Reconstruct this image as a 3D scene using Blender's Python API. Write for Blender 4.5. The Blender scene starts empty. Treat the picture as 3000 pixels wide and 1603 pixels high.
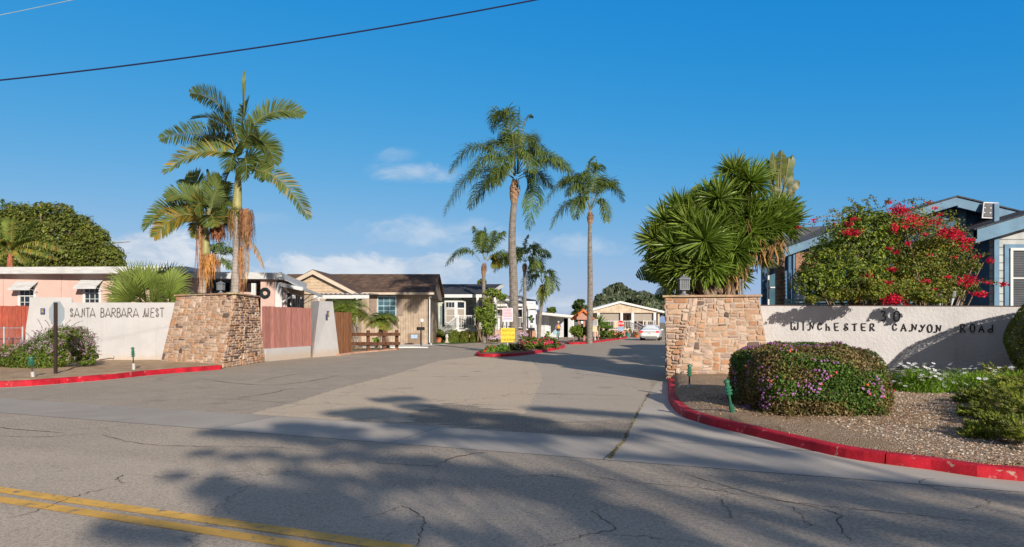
import bpy, math, random
import numpy as np
from mathutils import Vector, Matrix, noise
SC = bpy.context.scene
COL = SC.collection
R = math.radians
# ------------------------------------------------------------------ camera
FPX, CH, HY, CX = 1900.0, 1.7, 945.0, 1500.0        # focal length in photo pixels, eye height, horizon row
cam_d = bpy.data.cameras.new('camera'); cam = bpy.data.objects.new('camera', cam_d); COL.objects.link(cam)
cam.location = (0, 0, CH); cam.rotation_euler = (R(90), 0, 0)
cam_d.sensor_width = 36; cam_d.lens = FPX/3000*36; cam_d.shift_y = (HY-801.5)/3000
cam_d.clip_start = .1; cam_d.clip_end = 5000
SC.camera = cam
# ------------------------------------------------------------------ sun, sky
SUN_AZ, SUN_EL = R(-24), R(21.5)
SD = Vector((math.sin(SUN_AZ)*math.cos(SUN_EL), math.cos(SUN_AZ)*math.cos(SUN_EL), -math.sin(SUN_EL)))
sun_d = bpy.data.lights.new('sun', 'SUN'); sun_d.energy = 4.1; sun_d.angle = R(.55); sun_d.color = (1, .88, .75)
sun = bpy.data.objects.new('sun', sun_d); COL.objects.link(sun)
sun.rotation_euler = SD.to_track_quat('-Z', 'Y').to_euler(); sun.location = (20, -40, 30)
SC.view_settings.view_transform = 'Standard'; SC.view_settings.look = 'None'
SC.view_settings.exposure = .5; SC.view_settings.gamma = 1

class NT:
    """small node-tree writer"""
    def __init__(s, tree): s.t = tree; s.n = tree.nodes; s.l = tree.links
    def new(s, typ, **k):
        n = s.n.new(typ)
        for a, b in k.items(): setattr(n, a, b)
        return n
    def link(s, a, b): s.l.new(a, b)
    def _in(s, sock, v):
        if hasattr(v, 'is_linked') or hasattr(v, 'links'): s.l.new(v, sock)
        elif v is not None: sock.default_value = v
    def math(s, op, a, b=None, c=None, clamp=False):
        n = s.new('ShaderNodeMath', operation=op, use_clamp=clamp)
        s._in(n.inputs[0], a)
        if b is not None: s._in(n.inputs[1], b)
        if c is not None: s._in(n.inputs[2], c)
        return n.outputs[0]
    def mix(s, f, a, b, mode='MIX'):
        n = s.new('ShaderNodeMix', data_type='RGBA', blend_type=mode)
        s._in(n.inputs[0], f); s._in(n.inputs[6], a); s._in(n.inputs[7], b)
        return n.outputs[2]
    def noise(s, vec, scale, detail=4, rough=.55, dist=0):
        n = s.new('ShaderNodeTexNoise'); n.inputs['Scale'].default_value = scale
        n.inputs['Detail'].default_value = detail; n.inputs['Roughness'].default_value = rough
        n.inputs['Distortion'].default_value = dist
        if vec is not None: s.link(vec, n.inputs['Vector'])
        return n.outputs['Fac']
    def ramp(s, f, lo, hi, a=0., b=1.):
        n = s.new('ShaderNodeMapRange'); n.interpolation_type = 'SMOOTHSTEP'
        s._in(n.inputs[0], f); n.inputs[1].default_value = lo; n.inputs[2].default_value = hi
        n.inputs[3].default_value = a; n.inputs[4].default_value = b
        return n.outputs[0]

def c4(c): return (c[0], c[1], c[2], 1)
W = bpy.data.worlds.new('World'); SC.world = W; W.use_nodes = True
w = NT(W.node_tree); w.n.clear()
sky = w.new('ShaderNodeTexSky', sky_type='NISHITA'); sky.sun_disc = False
sky.sun_elevation = SUN_EL; sky.sun_rotation = R(156); sky.altitude = 0; sky.air_density = 1.0; sky.dust_density = .6; sky.ozone_density = 3.0
# grade of the sky's colour: deeper blue overhead, paler at the horizon
hs = w.new('ShaderNodeCombineColor'); sc3 = w.new('ShaderNodeSeparateColor'); w.link(sky.outputs[0], sc3.inputs[0])
for k, (gain, pw, sat) in enumerate(((.105, 2.67, 4.5), (1.33, .62, 90), (4.25, .2, 90))):
    x_ = w.math('MULTIPLY', w.math('POWER', w.math('MAXIMUM', sc3.outputs[k], .001), pw), gain)
    w.link(w.math('DIVIDE', x_, w.math('ADD', 1., w.math('DIVIDE', x_, sat))), hs.inputs[k])
tc = w.new('ShaderNodeTexCoord'); sp = w.new('ShaderNodeSeparateXYZ'); w.link(tc.outputs['Generated'], sp.inputs[0])
yy = w.math('MAXIMUM', w.math('ABSOLUTE', sp.outputs[1]), .05)
U = w.math('DIVIDE', sp.outputs[0], yy); V = w.math('DIVIDE', sp.outputs[2], yy)
cb = w.new('ShaderNodeCombineXYZ'); w.link(U, cb.inputs[0]); w.link(w.math('MULTIPLY', V, 2.0), cb.inputs[1])
n1 = w.noise(cb.outputs[0], 13, 9, .62, .35); n2 = w.noise(cb.outputs[0], 3.5, 3, .5, 0)
# banks of cloud low in the sky: (centre x, centre y, half width, half height, density) as slopes from the eye
mask = None
for (px, py, a, b, k) in [(440, 735, 185, 80, 1.05), (580, 770, 170, 55, .95), (1000, 790, 330, 54, .85), (1260, 795, 180, 55, .7), (1235, 678, 260, 52, .5),
                          (1215, 508, 150, 34, .55), (1160, 455, 70, 26, .25), (1560, 720, 320, 45, .35), (1650, 890, 140, 40, .75), (700, 880, 1300, 60, .35), (760, 640, 120, 24, .2)]:
    du = w.math('DIVIDE', w.math('SUBTRACT', U, (px-CX)/FPX), a/FPX); dv = w.math('DIVIDE', w.math('SUBTRACT', V, (HY-py)/FPX), b/FPX)
    d = w.math('ADD', w.math('MULTIPLY', du, du), w.math('MULTIPLY', dv, dv))
    m = w.ramp(w.math('ADD', w.math('SUBTRACT', 1., d), w.math('MULTIPLY', w.math('SUBTRACT', n1, .5), 3.6)), -.1, .8 if k > .6 else 1.6, 0, k)
    mask = m if mask is None else w.math('MAXIMUM', mask, m)
mask = w.math('MULTIPLY', mask, w.ramp(V, -.02, .01))
lit = w.ramp(w.math('ADD', w.math('MULTIPLY', n2, .5), w.math('MULTIPLY', n1, .5)), .4, .62)
cloud = w.mix(lit, (3.7, 4.6, 5.8, 1), (6.2, 6.5, 6.9, 1))
# unseen sky behind the viewpoint and overhead: pale fill added to lift the shade
sky_fill = w.mix(w.ramp(n2, .3, .7), (1.75, 2.0, 2.6, 1), (1.15, 1.5, 2.2, 1))
front = w.ramp(sp.outputs[1], .35, .66)
skyc = w.mix(mask, w.mix(front, sky_fill, hs.outputs[0]), cloud)
bg = w.new('ShaderNodeBackground'); bg.inputs[1].default_value = .09; w.link(skyc, bg.inputs[0])
wo = w.new('ShaderNodeOutputWorld'); w.link(bg.outputs[0], wo.inputs[0])

# ------------------------------------------------------------------ place helpers
def G(px, py, z=0.):
    Y = FPX*(CH-z)/(py-HY); return Vector(((px-CX)/FPX*Y, Y, z))
def P(px, py, Y): return Vector(((px-CX)/FPX*Y, Y, CH+(HY-py)/FPX*Y))
def zat(py, Y): return CH+(HY-py)/FPX*Y
def xat(px, Y): return (px-CX)/FPX*Y
def rng(seed): return np.random.default_rng(seed)

# ------------------------------------------------------------------ mesh builder
ORG = {}
class MB:
    def __init__(s): s.V = []; s.F = []; s.N = []; s.C = []; s.nv = 0
    def _push(s, v, idx, lens, cols):
        v = np.asarray(v, dtype=np.float64).reshape(-1, 3)
        s.V.append(v); s.F.append(np.asarray(idx, dtype=np.int64)+s.nv); s.N.append(np.asarray(lens, dtype=np.int64)); s.C.append(np.asarray(cols, dtype=np.float64).reshape(-1, 3)); s.nv += len(v)
    def poly(s, vs, fs, c=(1, 1, 1)):
        idx = [i for f in fs for i in f]; lens = [len(f) for f in fs]
        s._push([tuple(v) for v in vs], idx, lens, [c]*len(fs)); return s
    def bulk(s, V, faces, cols):
        """V: (n, k, 3) vertices of n copies; faces: list of index tuples within the k; cols (n, 3)"""
        n, k, _ = V.shape
        if n == 0: return s
        pat = np.concatenate([np.array(f) for f in faces]); lens = np.array([len(f) for f in faces])
        idx = (pat[None, :] + (np.arange(n)*k)[:, None]).ravel()
        s._push(V.reshape(-1, 3), idx, np.tile(lens, n), np.repeat(cols, len(faces), axis=0)); return s
    def box(s, c, size, rz=0, col=(1, 1, 1), top=(1, 1), rx=0):
        x, y, z = size[0]/2, size[1]/2, size[2]/2; tx, ty = top
        vs = [(-x, -y, -z), (x, -y, -z), (x, y, -z), (-x, y, -z), (-x*tx, -y*ty, z), (x*tx, -y*ty, z), (x*tx, y*ty, z), (-x*tx, y*ty, z)]
        m = Matrix.Translation(c) @ Matrix.Rotation(rz, 4, 'Z') @ Matrix.Rotation(rx, 4, 'X')
        return s.poly([m @ Vector(v) for v in vs], [(3, 2, 1, 0), (4, 5, 6, 7), (0, 1, 5, 4), (1, 2, 6, 5), (2, 3, 7, 6), (3, 0, 4, 7)], col)
    def bar(s, a, b, w_, h, col=(1, 1, 1), up=(0, 0, 1)):
        a, b = Vector(a), Vector(b); d = (b-a).normalized(); u = Vector(up)
        if abs(d.dot(u)) > .98: u = Vector((0, 1, 0))
        r = d.cross(u).normalized(); u = r.cross(d)
        vs = [p + r*(sx*w_/2) + u*(sz*h/2) for p in (a, b) for sx, sz in ((-1, -1), (1, -1), (1, 1), (-1, 1))]
        return s.poly(vs, [(0, 1, 2, 3), (7, 6, 5, 4), (0, 4, 5, 1), (1, 5, 6, 2), (2, 6, 7, 3), (3, 7, 4, 0)], col)
    def hexa(s, b4, t4, col=(1, 1, 1)):
        return s.poly(list(b4)+list(t4), [(3, 2, 1, 0), (4, 5, 6, 7), (0, 1, 5, 4), (1, 2, 6, 5), (2, 3, 7, 6), (3, 0, 4, 7)], col)
    def tube(s, pts, r, n=6, col=(1, 1, 1), cap=True):
        pts = [Vector(p) for p in pts]; m = len(pts)
        rs = r if hasattr(r, '__len__') else [r]*m
        vs = []; prev = None
        for i, p in enumerate(pts):
            t = (pts[min(i+1, m-1)]-pts[max(i-1, 0)])
            t = t.normalized() if t.length > 1e-9 else Vector((0, 0, 1))
            if prev is None:
                a = Vector((0, 0, 1)) if abs(t.z) < .9 else Vector((1, 0, 0)); x = t.cross(a).normalized()
            else: x = (prev - t*prev.dot(t)); x = x.normalized() if x.length > 1e-6 else t.orthogonal().normalized()
            prev = x; y = t.cross(x)
            for k in range(n):
                a = 2*math.pi*k/n; vs.append(p + (x*math.cos(a)+y*math.sin(a))*rs[i])
        fs = [(i*n+k, i*n+(k+1) % n, (i+1)*n+(k+1) % n, (i+1)*n+k) for i in range(m-1) for k in range(n)]
        if cap: fs += [tuple(range(n))[::-1], tuple(range((m-1)*n, m*n))]
        return s.poly(vs, fs, col)
    def lathe(s, c, prof, n=16, col=(1, 1, 1), rz=0, sy=1):
        c = Vector(c); vs = []
        for (r, z) in prof:
            for k in range(n):
                a = 2*math.pi*k/n+rz; vs.append(c+Vector((r*math.cos(a), r*sy*math.sin(a), z)))
        m = len(prof)
        fs = [(i*n+k, i*n+(k+1) % n, (i+1)*n+(k+1) % n, (i+1)*n+k) for i in range(m-1) for k in range(n)]
        fs += [tuple(range(n))[::-1], tuple(range((m-1)*n, m*n))]
        return s.poly(vs, fs, col)
    def prism(s, pts, z0, z1, col=(1, 1, 1)):
        n = len(pts); A = sum(pts[i][0]*pts[(i+1) % n][1]-pts[(i+1) % n][0]*pts[i][1] for i in range(n))
        if A < 0: pts = pts[::-1]
        vs = [(p[0], p[1], z0) for p in pts]+[(p[0], p[1], z1) for p in pts]
        return s.poly(vs, [tuple(range(n))[::-1], tuple(range(n, 2*n))]+[(i, (i+1) % n, n+(i+1) % n, n+i) for i in range(n)], col)
    def extr(s, pts, vec, col=(1, 1, 1)):
        """planar polygon pushed along vec"""
        n = len(pts); v = Vector(vec); pts = [Vector(p) for p in pts]
        return s.poly(pts+[p+v for p in pts], [tuple(range(n)), tuple(range(n, 2*n))[::-1]]+[(i, n+i, n+(i+1) % n, (i+1) % n) for i in range(n)], col)
    def build(s, name, mat, parent=None, loc=None, smooth=False):
        me = bpy.data.meshes.new(name)
        if s.V:
            V = np.concatenate(s.V); F = np.concatenate(s.F); N = np.concatenate(s.N); C = np.concatenate(s.C)
            o = np.array(ORG[parent.name] if parent is not None else (loc if loc is not None else (0, 0, 0)), dtype=float)
            V = V-o
            me.vertices.add(len(V)); me.vertices.foreach_set('co', V.ravel())
            me.loops.add(len(F)); me.loops.foreach_set('vertex_index', F)
            me.polygons.add(len(N)); st = np.concatenate([[0], np.cumsum(N)[:-1]]); me.polygons.foreach_set('loop_start', st); me.polygons.foreach_set('loop_total', N)
            me.polygons.foreach_set('use_smooth', np.full(len(N), smooth))
            me.update(calc_edges=True)
            at = me.color_attributes.new('Col', 'FLOAT_COLOR', 'CORNER')
            cc = np.repeat(np.concatenate([C, np.ones((len(C), 1))], axis=1), N, axis=0); at.data.foreach_set('color', cc.ravel())
        me.materials.append(mat)
        ob = bpy.data.objects.new(name, me); COL.objects.link(ob)
        if parent is not None: ob.parent = parent; ORG[ob.name] = ORG[parent.name]
        else:
            ORG[ob.name] = tuple(loc) if loc is not None else (0, 0, 0); ob.location = ORG[ob.name]
        return ob

def tag(o, label, cat, group=None):
    o['label'] = label; o['category'] = cat
    if group: o['group'] = group
    return o
def struct(o, kind='structure'): o['kind'] = kind; return o
def thing(name, label, cat, loc=(0, 0, 0), group=None):
    o = bpy.data.objects.new(name, None); COL.objects.link(o); o.location = loc; ORG[o.name] = tuple(loc); o.empty_display_size = .2
    return tag(o, label, cat, group)
def dup(root, loc, rz=None, label=None, scale=None):
    def cp(o, par):
        c = o.copy(); COL.objects.link(c)
        if par is not None: c.parent = par
        for ch in list(o.children): cp(ch, c)
        return c
    r = cp(root, None); r.location = loc
    if rz is not None: r.rotation_euler = (r.rotation_euler[0], r.rotation_euler[1], rz)
    if scale is not None: r.scale = scale
    if label: r['label'] = label
    return r

# ------------------------------------------------------------------ materials
MATS = {}
def M(name, col, rough=.8, var=.12, vs=2.5, bump=0., bs=40., spec=.3, metal=0., attr=False, trans=0., emis=None, gx=(1, 1, 1), detail=4, dirt=None, splash=None):
    """plain procedural surface: base colour x noise x (optional) per-face colour, with bump"""
    if name in MATS: return MATS[name]
    m = bpy.data.materials.new(name); m.use_nodes = True; t = NT(m.node_tree); t.n.clear()
    tc = t.new('ShaderNodeTexCoord'); mp = t.new('ShaderNodeMapping'); t.link(tc.outputs['Object'], mp.inputs[0]); mp.inputs['Scale'].default_value = gx
    v = mp.outputs[0]
    f = t.noise(v, vs, detail)
    lo = tuple(c*(1-var) for c in col); hi = tuple(min(1, c*(1+var)) for c in col)
    c = t.mix(t.ramp(f, .3, .7), c4(lo), c4(hi))
    if dirt:
        dc, ds, dl, dh = dirt; c = t.mix(t.ramp(t.noise(v, ds, 6, .65), dl, dh), c, c4(dc))
    if splash:   # soil thrown up against the foot of a wall and faint runs below its top
        s3 = t.new('ShaderNodeSeparateXYZ'); t.link(tc.outputs['Object'], s3.inputs[0]); c = t.mix(t.ramp(t.math('ADD', s3.outputs[2], t.math('MULTIPLY', t.math('SUBTRACT', t.noise(tc.outputs['Object'], 4, 6, .7), .5), .5)), .1, .5, .75, 0), c, c4(splash))
        m2 = t.new('ShaderNodeMapping'); t.link(tc.outputs['Object'], m2.inputs[0]); m2.inputs['Scale'].default_value = (5, 5, .25); c = t.mix(t.ramp(t.noise(m2.outputs[0], 1.5, 5, .6), .55, .8, 0, .35), c, c4(tuple(x*.75 for x in splash)))
    if attr:
        a = t.new('ShaderNodeAttribute', attribute_name='Col'); c = t.mix(1., c, a.outputs['Color'], 'MULTIPLY')
    b = t.new('ShaderNodeBsdfPrincipled'); t.link(c, b.inputs['Base Color']); b.inputs['Roughness'].default_value = rough
    b.inputs['Metallic'].default_value = metal; b.inputs['Specular IOR Level'].default_value = spec
    if bump:
        bn = t.new('ShaderNodeBump'); bn.inputs['Strength'].default_value = bump; bn.inputs['Distance'].default_value = .02
        t.link(t.noise(v, bs, 5, .6), bn.inputs['Height']); t.link(bn.outputs[0], b.inputs['Normal'])
    if emis: b.inputs['Emission Color'].default_value = c4(emis[0]); b.inputs['Emission Strength'].default_value = emis[1]
    out = t.new('ShaderNodeOutputMaterial')
    if trans:
        tr = t.new('ShaderNodeBsdfTranslucent'); t.link(t.mix(1., c, (1.0, 1.15, .5, 1), 'MULTIPLY'), tr.inputs[0])
        ms = t.new('ShaderNodeMixShader'); ms.inputs[0].default_value = trans; t.link(b.outputs[0], ms.inputs[1]); t.link(tr.outputs[0], ms.inputs[2]); t.link(ms.outputs[0], out.inputs[0])
    else: t.link(b.outputs[0], out.inputs[0])
    MATS[name] = m; return m

def Mbrick(name, c1, c2, mortar, scale, bw, rh, ms=.02, axis='XZ', rough=.85, bump=.4, sq=False, off=.5, var=.2):
    if name in MATS: return MATS[name]
    m = bpy.data.materials.new(name); m.use_nodes = True; t = NT(m.node_tree); t.n.clear()
    tc = t.new('ShaderNodeTexCoord'); s3 = t.new('ShaderNodeSeparateXYZ'); t.link(tc.outputs['Object'], s3.inputs[0])
    cb = t.new('ShaderNodeCombineXYZ')
    if axis == 'XZ': t.link(t.math('ADD', s3.outputs[0], s3.outputs[1]), cb.inputs[0]); t.link(s3.outputs[2], cb.inputs[1])
    else: t.link(s3.outputs[0], cb.inputs[0]); t.link(s3.outputs[1], cb.inputs[1])
    br = t.new('ShaderNodeTexBrick'); t.link(cb.outputs[0], br.inputs['Vector']); br.offset = off
    br.inputs['Color1'].default_value = c4(c1); br.inputs['Color2'].default_value = c4(c2); br.inputs['Mortar'].default_value = c4(mortar)
    br.inputs['Scale'].default_value = scale; br.inputs['Mortar Size'].default_value = ms; br.inputs['Brick Width'].default_value = bw; br.inputs['Row Height'].default_value = rh
    n = t.noise(tc.outputs['Object'], 2.2, 5); n2 = t.noise(tc.outputs['Object'], 25, 3)
    c = t.mix(1., br.outputs[0], t.mix(t.ramp(n, .3, .7), (1-var, 1-var, 1-var, 1), (1+var*.6, 1+var*.6, 1+var*.6, 1)), 'MULTIPLY')
    b = t.new('ShaderNodeBsdfPrincipled'); t.link(c, b.inputs['Base Color']); b.inputs['Roughness'].default_value = rough; b.inputs['Specular IOR Level'].default_value = .25
    bn = t.new('ShaderNodeBump'); bn.inputs['Strength'].default_value = bump; bn.inputs['Distance'].default_value = .02
    t.link(t.math('ADD', t.math('MULTIPLY', br.outputs['Fac'], -1.), t.math('MULTIPLY', n2, .3)), bn.inputs['Height']); t.link(bn.outputs[0], b.inputs['Normal'])
    out = t.new('ShaderNodeOutputMaterial'); t.link(b.outputs[0], out.inputs[0]); MATS[name] = m; return m

def Mglass(name, col=(.02, .03, .04), rough=.04):
    if name in MATS: return MATS[name]
    m = M(name, col, rough=rough, var=.3, vs=1.2, spec=.8); return m
# ------------------------------------------------------------------ ground materials
def ground_mat(name, kind):
    m = bpy.data.materials.new(name); m.use_nodes = True; t = NT(m.node_tree); t.n.clear()
    tc = t.new('ShaderNodeTexCoord'); v = tc.outputs['Object']
    b = t.new('ShaderNodeBsdfPrincipled'); out = t.new('ShaderNodeOutputMaterial'); t.link(b.outputs[0], out.inputs[0])
    b.inputs['Roughness'].default_value = .9; b.inputs['Specular IOR Level'].default_value = .25
    big = t.noise(v, .35, 5, .6, .4); mid = t.noise(v, 2.2, 6, .65); fine = t.noise(v, 70, 3, .7); spk = t.new('ShaderNodeTexVoronoi'); spk.inputs['Scale'].default_value = 90; t.link(v, spk.inputs['Vector'])
    def cracks(scale, width, warp, mlo, mhi):
        ws = t.new('ShaderNodeTexNoise'); ws.inputs['Scale'].default_value = warp; ws.inputs['Detail'].default_value = 6; ws.inputs['Roughness'].default_value = .7; t.link(v, ws.inputs['Vector'])
        ad = t.new('ShaderNodeVectorMath', operation='MULTIPLY_ADD'); t.link(ws.outputs['Color'], ad.inputs[0]); ad.inputs[1].default_value = (1.4, 1.4, 0); t.link(v, ad.inputs[2])
        vo = t.new('ShaderNodeTexVoronoi', feature='DISTANCE_TO_EDGE'); vo.inputs['Scale'].default_value = scale; t.link(ad.outputs[0], vo.inputs['Vector'])
        ln = t.ramp(vo.outputs['Distance'], 0., width, 1, 0)
        return t.math('MULTIPLY', ln, t.ramp(t.noise(v, .5, 3), mlo, mhi))
    if kind in ('road', 'drive'):
        base = (.41, .348, .275) if kind == 'road' else (.35, .3, .236)
        c = t.mix(t.ramp(big, .3, .7), c4(tuple(x*.8 for x in base)), c4(tuple(x*1.14 for x in base)))
        c = t.mix(t.ramp(mid, .5, .75, 0, .45), c, c4(tuple(x*.7 for x in base)))
        if kind == 'drive':
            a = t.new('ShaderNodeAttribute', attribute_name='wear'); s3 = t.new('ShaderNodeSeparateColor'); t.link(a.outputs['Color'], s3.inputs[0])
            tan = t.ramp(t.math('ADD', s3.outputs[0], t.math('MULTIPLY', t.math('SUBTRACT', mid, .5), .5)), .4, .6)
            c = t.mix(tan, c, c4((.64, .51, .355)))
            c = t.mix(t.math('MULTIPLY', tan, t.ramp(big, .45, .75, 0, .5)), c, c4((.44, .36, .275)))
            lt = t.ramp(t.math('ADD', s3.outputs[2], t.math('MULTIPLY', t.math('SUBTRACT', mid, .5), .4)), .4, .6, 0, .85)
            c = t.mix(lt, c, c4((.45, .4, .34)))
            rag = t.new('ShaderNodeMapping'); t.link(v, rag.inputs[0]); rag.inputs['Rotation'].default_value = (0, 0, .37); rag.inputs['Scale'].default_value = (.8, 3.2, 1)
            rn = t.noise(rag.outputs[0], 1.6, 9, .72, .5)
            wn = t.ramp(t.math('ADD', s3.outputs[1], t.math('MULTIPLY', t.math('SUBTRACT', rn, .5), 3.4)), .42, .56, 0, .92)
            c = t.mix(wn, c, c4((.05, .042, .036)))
        strk = t.new('ShaderNodeMapping'); t.link(v, strk.inputs[0]); strk.inputs['Rotation'].default_value = (0, 0, .37); strk.inputs['Scale'].default_value = (.12, 1.3, 1)
        c = t.mix(t.ramp(t.noise(strk.outputs[0], 1.4, 4), .5, .8, 0, .35), c, c4(tuple(x*.62 for x in base)))
        cr = t.math('MAXIMUM', cracks(.32, .007, .8, .42, .58), cracks(.75, .01, 1.6, .55, .68))
        c = t.mix(t.math('MULTIPLY', cr, .75), c, (.06, .052, .045, 1))
        c = t.mix(t.ramp(fine, .42, .68, .0, .75), c, c4(tuple(min(1, x*1.9) for x in base)))
        c = t.mix(t.ramp(t.noise(v, 45, 2, .6), .3, .46, .55, 0), c, c4(tuple(x*.5 for x in base)))
        c = t.mix(t.ramp(spk.outputs['Distance'], .05, .35, .35, 0), c, (.07, .062, .055, 1))
        if kind == 'road':   # older, darker lane surface towards the gutter
            sy = t.new('ShaderNodeVectorMath', operation='DOT_PRODUCT'); t.link(v, sy.inputs[0]); sy.inputs[1].default_value = (.361, .9325, 0); bb_ = t.math('ADD', sy.outputs['Value'], t.math('MULTIPLY', t.math('SUBTRACT', mid, .5), .5))
            c = t.mix(t.math('MULTIPLY', t.ramp(bb_, 5.6, 6.0), t.ramp(big, .2, .75, .62, .25)), c, c4(tuple(x*.6 for x in base)))
            c = t.mix(t.math('MULTIPLY', t.ramp(bb_, 3.7, 4.0, 0, 1), t.ramp(bb_, 4.2, 4.6, .35, 0)), c, c4(tuple(x*.62 for x in base)))
        else:
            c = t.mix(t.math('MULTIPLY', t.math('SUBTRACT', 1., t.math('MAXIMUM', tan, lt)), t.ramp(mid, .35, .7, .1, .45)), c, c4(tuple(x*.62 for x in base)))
        st_ = t.new('ShaderNodeTexVoronoi'); st_.inputs['Scale'].default_value = .55; st_.inputs['Randomness'].default_value = 1.; t.link(v, st_.inputs['Vector'])   # oil drips and old repairs
        c = t.mix(t.ramp(t.math('ADD', st_.outputs['Distance'], t.math('MULTIPLY', t.math('SUBTRACT', mid, .5), .5)), .06, .16, .5, 0), c, c4(tuple(x*.45 for x in base)))
        gr = t.noise(v, 24, 4, .75); c = t.mix(t.ramp(gr, .4, .6, 0, .6), c, c4(tuple(min(1, x*1.5) for x in base))); c = t.mix(t.ramp(t.noise(v, 33, 3, .8), .36, .5, .55, 0), c, c4(tuple(x*.5 for x in base))); c = t.mix(t.ramp(t.noise(v, 11, 5, .7), .5, .72, 0, .38), c, c4(tuple(x*.6 for x in base)))
        h = t.math('SUBTRACT', t.math('ADD', fine, t.math('MULTIPLY', mid, .6)), t.math('MULTIPLY', cr, 2.))
        st, ds = .55, .012
    elif kind in ('concrete', 'stained'):
        c = t.mix(t.ramp(big, .3, .7), *(((.38, .345, .3, 1), (.49, .445, .385, 1)) if kind == 'concrete' else ((.3, .27, .235, 1), (.4, .365, .32, 1))))
        c = t.mix(t.ramp(mid, .5, .8, 0, .4), c, (.36, .33, .29, 1))
        c = t.mix(t.ramp(fine, .4, .8, .0, .3), c, (.62, .58, .53, 1))
        cr = cracks(.22, .006, .6, .6, .7); c = t.mix(t.math('MULTIPLY', cr, .7), c, (.09, .08, .065, 1))
        h = t.math('SUBTRACT', t.math('ADD', fine, mid), cr); st, ds = .3, .008
    elif kind == 'gravel':
        vo = t.new('ShaderNodeTexVoronoi'); vo.inputs['Scale'].default_value = 48; t.link(v, vo.inputs['Vector'])
        s3 = t.new('ShaderNodeSeparateColor'); t.link(vo.outputs['Color'], s3.inputs[0])
        stone = t.mix(t.ramp(s3.outputs[0], .35, .9), (.27, .18, .115, 1), (.66, .55, .43, 1))
        stone = t.mix(t.ramp(s3.outputs[1], .8, .95, 0, .6), stone, (.34, .17, .1, 1))
        dirt = t.mix(fine, (.3, .21, .135, 1), (.42, .305, .2, 1))
        msk = t.ramp(t.math('ADD', t.noise(v, 1.1, 4), t.math('MULTIPLY', mid, .5)), .62, .84)
        c = t.mix(t.math('MULTIPLY', msk, t.ramp(s3.outputs[2], .1, .5)), dirt, stone)
        c = t.mix(t.ramp(t.noise(v, .9, 5), .58, .7, 0, .35), c, (.2, .17, .06, 1))
        h = t.math('ADD', t.math('MULTIPLY', vo.outputs['Distance'], -2.), fine); st, ds = .8, .02
    else:
        lo, hi = {'dirt': ((.34, .235, .145), (.5, .37, .245)), 'soil': ((.13, .08, .05), (.22, .14, .09)), 'lawn': ((.05, .1, .02), (.1, .17, .04)), 'earth': ((.2, .18, .12), (.3, .26, .18)), 'white': ((.5, .48, .45), (.8, .78, .74))}[kind]
        c = t.mix(t.ramp(mid, .3, .7), c4(lo), c4(hi)); c = t.mix(t.ramp(spk.outputs['Distance'], .05, .4, .5, 0), c, c4(tuple(x*.55 for x in lo)))
        h = t.math('ADD', fine, mid); st, ds = .6, .02
    t.link(c, b.inputs['Base Color'])
    bn = t.new('ShaderNodeBump'); bn.inputs['Strength'].default_value = st; bn.inputs['Distance'].default_value = ds; t.link(h, bn.inputs['Height']); t.link(bn.outputs[0], b.inputs['Normal'])
    MATS[name] = m; return m
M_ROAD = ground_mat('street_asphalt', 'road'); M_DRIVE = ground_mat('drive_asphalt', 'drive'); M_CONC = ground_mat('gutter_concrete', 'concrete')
M_CONS = ground_mat('stained_concrete', 'stained')
M_GRAV = ground_mat('bed_gravel', 'gravel'); M_DIRT = ground_mat('bed_dirt', 'dirt'); M_SOIL = ground_mat('bed_soil', 'soil'); M_LAWN = ground_mat('lawn_grass', 'lawn'); M_EARTH = ground_mat('earth', 'earth'); M_WGRAV = ground_mat('white_gravel', 'white')

# street axes: AX along the street (to the right and nearer), NX across it (away from the camera)
AX = Vector((.9325, -.361, 0)); NX = Vector((.361, .9325, 0))
def S(a, b, z=0): return AX*a+NX*b+Vector((0, 0, z))
def sb(p): return p[0]*NX.x+p[1]*NX.y
# ground to the horizon
struct(MB().poly([(-2500, -600, -.06), (2500, -600, -.06), (2500, 3500, -.06), (-2500, 3500, -.06)], [(0, 1, 2, 3)]).build('ground', M_EARTH))
struct(MB().poly([S(-150, -7), S(150, -7), S(150, 7.9), S(-150, 7.9)], [(0, 1, 2, 3)]).build('street', M_ROAD))
# gutter strip with cross joints
g, g2 = MB(), MB()
js = [-60, -40, -16.2, -10.4, -8.2, -4.9, -1.85, 60]
for a0, a1 in zip(js[:-1], js[1:]): (g2 if a1 < -6 else g).poly([S(a0+.006, 7.9, .004), S(a1-.006, 7.9, .004), S(a1-.006, 9.4, .004), S(a0+.006, 9.4, .004)], [(0, 1, 2, 3)])
struct(g.build('gutter', M_CONC)); struct(g2.build('gutter', M_CONS))
# entrance drive, one sheet with a wear map
def inpoly(x, y, poly):
    c = np.zeros(x.shape, bool); n = len(poly)
    for i in range(n):
        x0, y0 = poly[i][:2]; x1, y1 = poly[(i+1) % n][:2]
        if y0 == y1: continue
        k = ((y0 > y) != (y1 > y)) & (x < (x1-x0)*(y-y0)/(y1-y0)+x0); c ^= k
    return c
aa = np.concatenate([[-60, -40], np.arange(-26, 14, .16), [20, 40, 60]]); bb = np.concatenate([np.arange(9.4, 34, .16), np.arange(35, 60, 1.5), [75, 95, 130]])
A_, B_ = np.meshgrid(aa, bb, indexing='ij'); XX = A_*AX.x+B_*NX.x; YY = A_*AX.y+B_*NX.y
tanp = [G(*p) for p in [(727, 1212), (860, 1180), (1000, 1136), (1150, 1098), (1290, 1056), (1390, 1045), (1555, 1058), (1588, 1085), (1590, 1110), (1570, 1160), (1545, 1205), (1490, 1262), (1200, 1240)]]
darkp = [G(*p) for p in [(1180, 1232), (1260, 1180), (1400, 1188), (1530, 1215), (1640, 1245), (1850, 1235), (1838, 1290), (1500, 1268)]]
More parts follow.
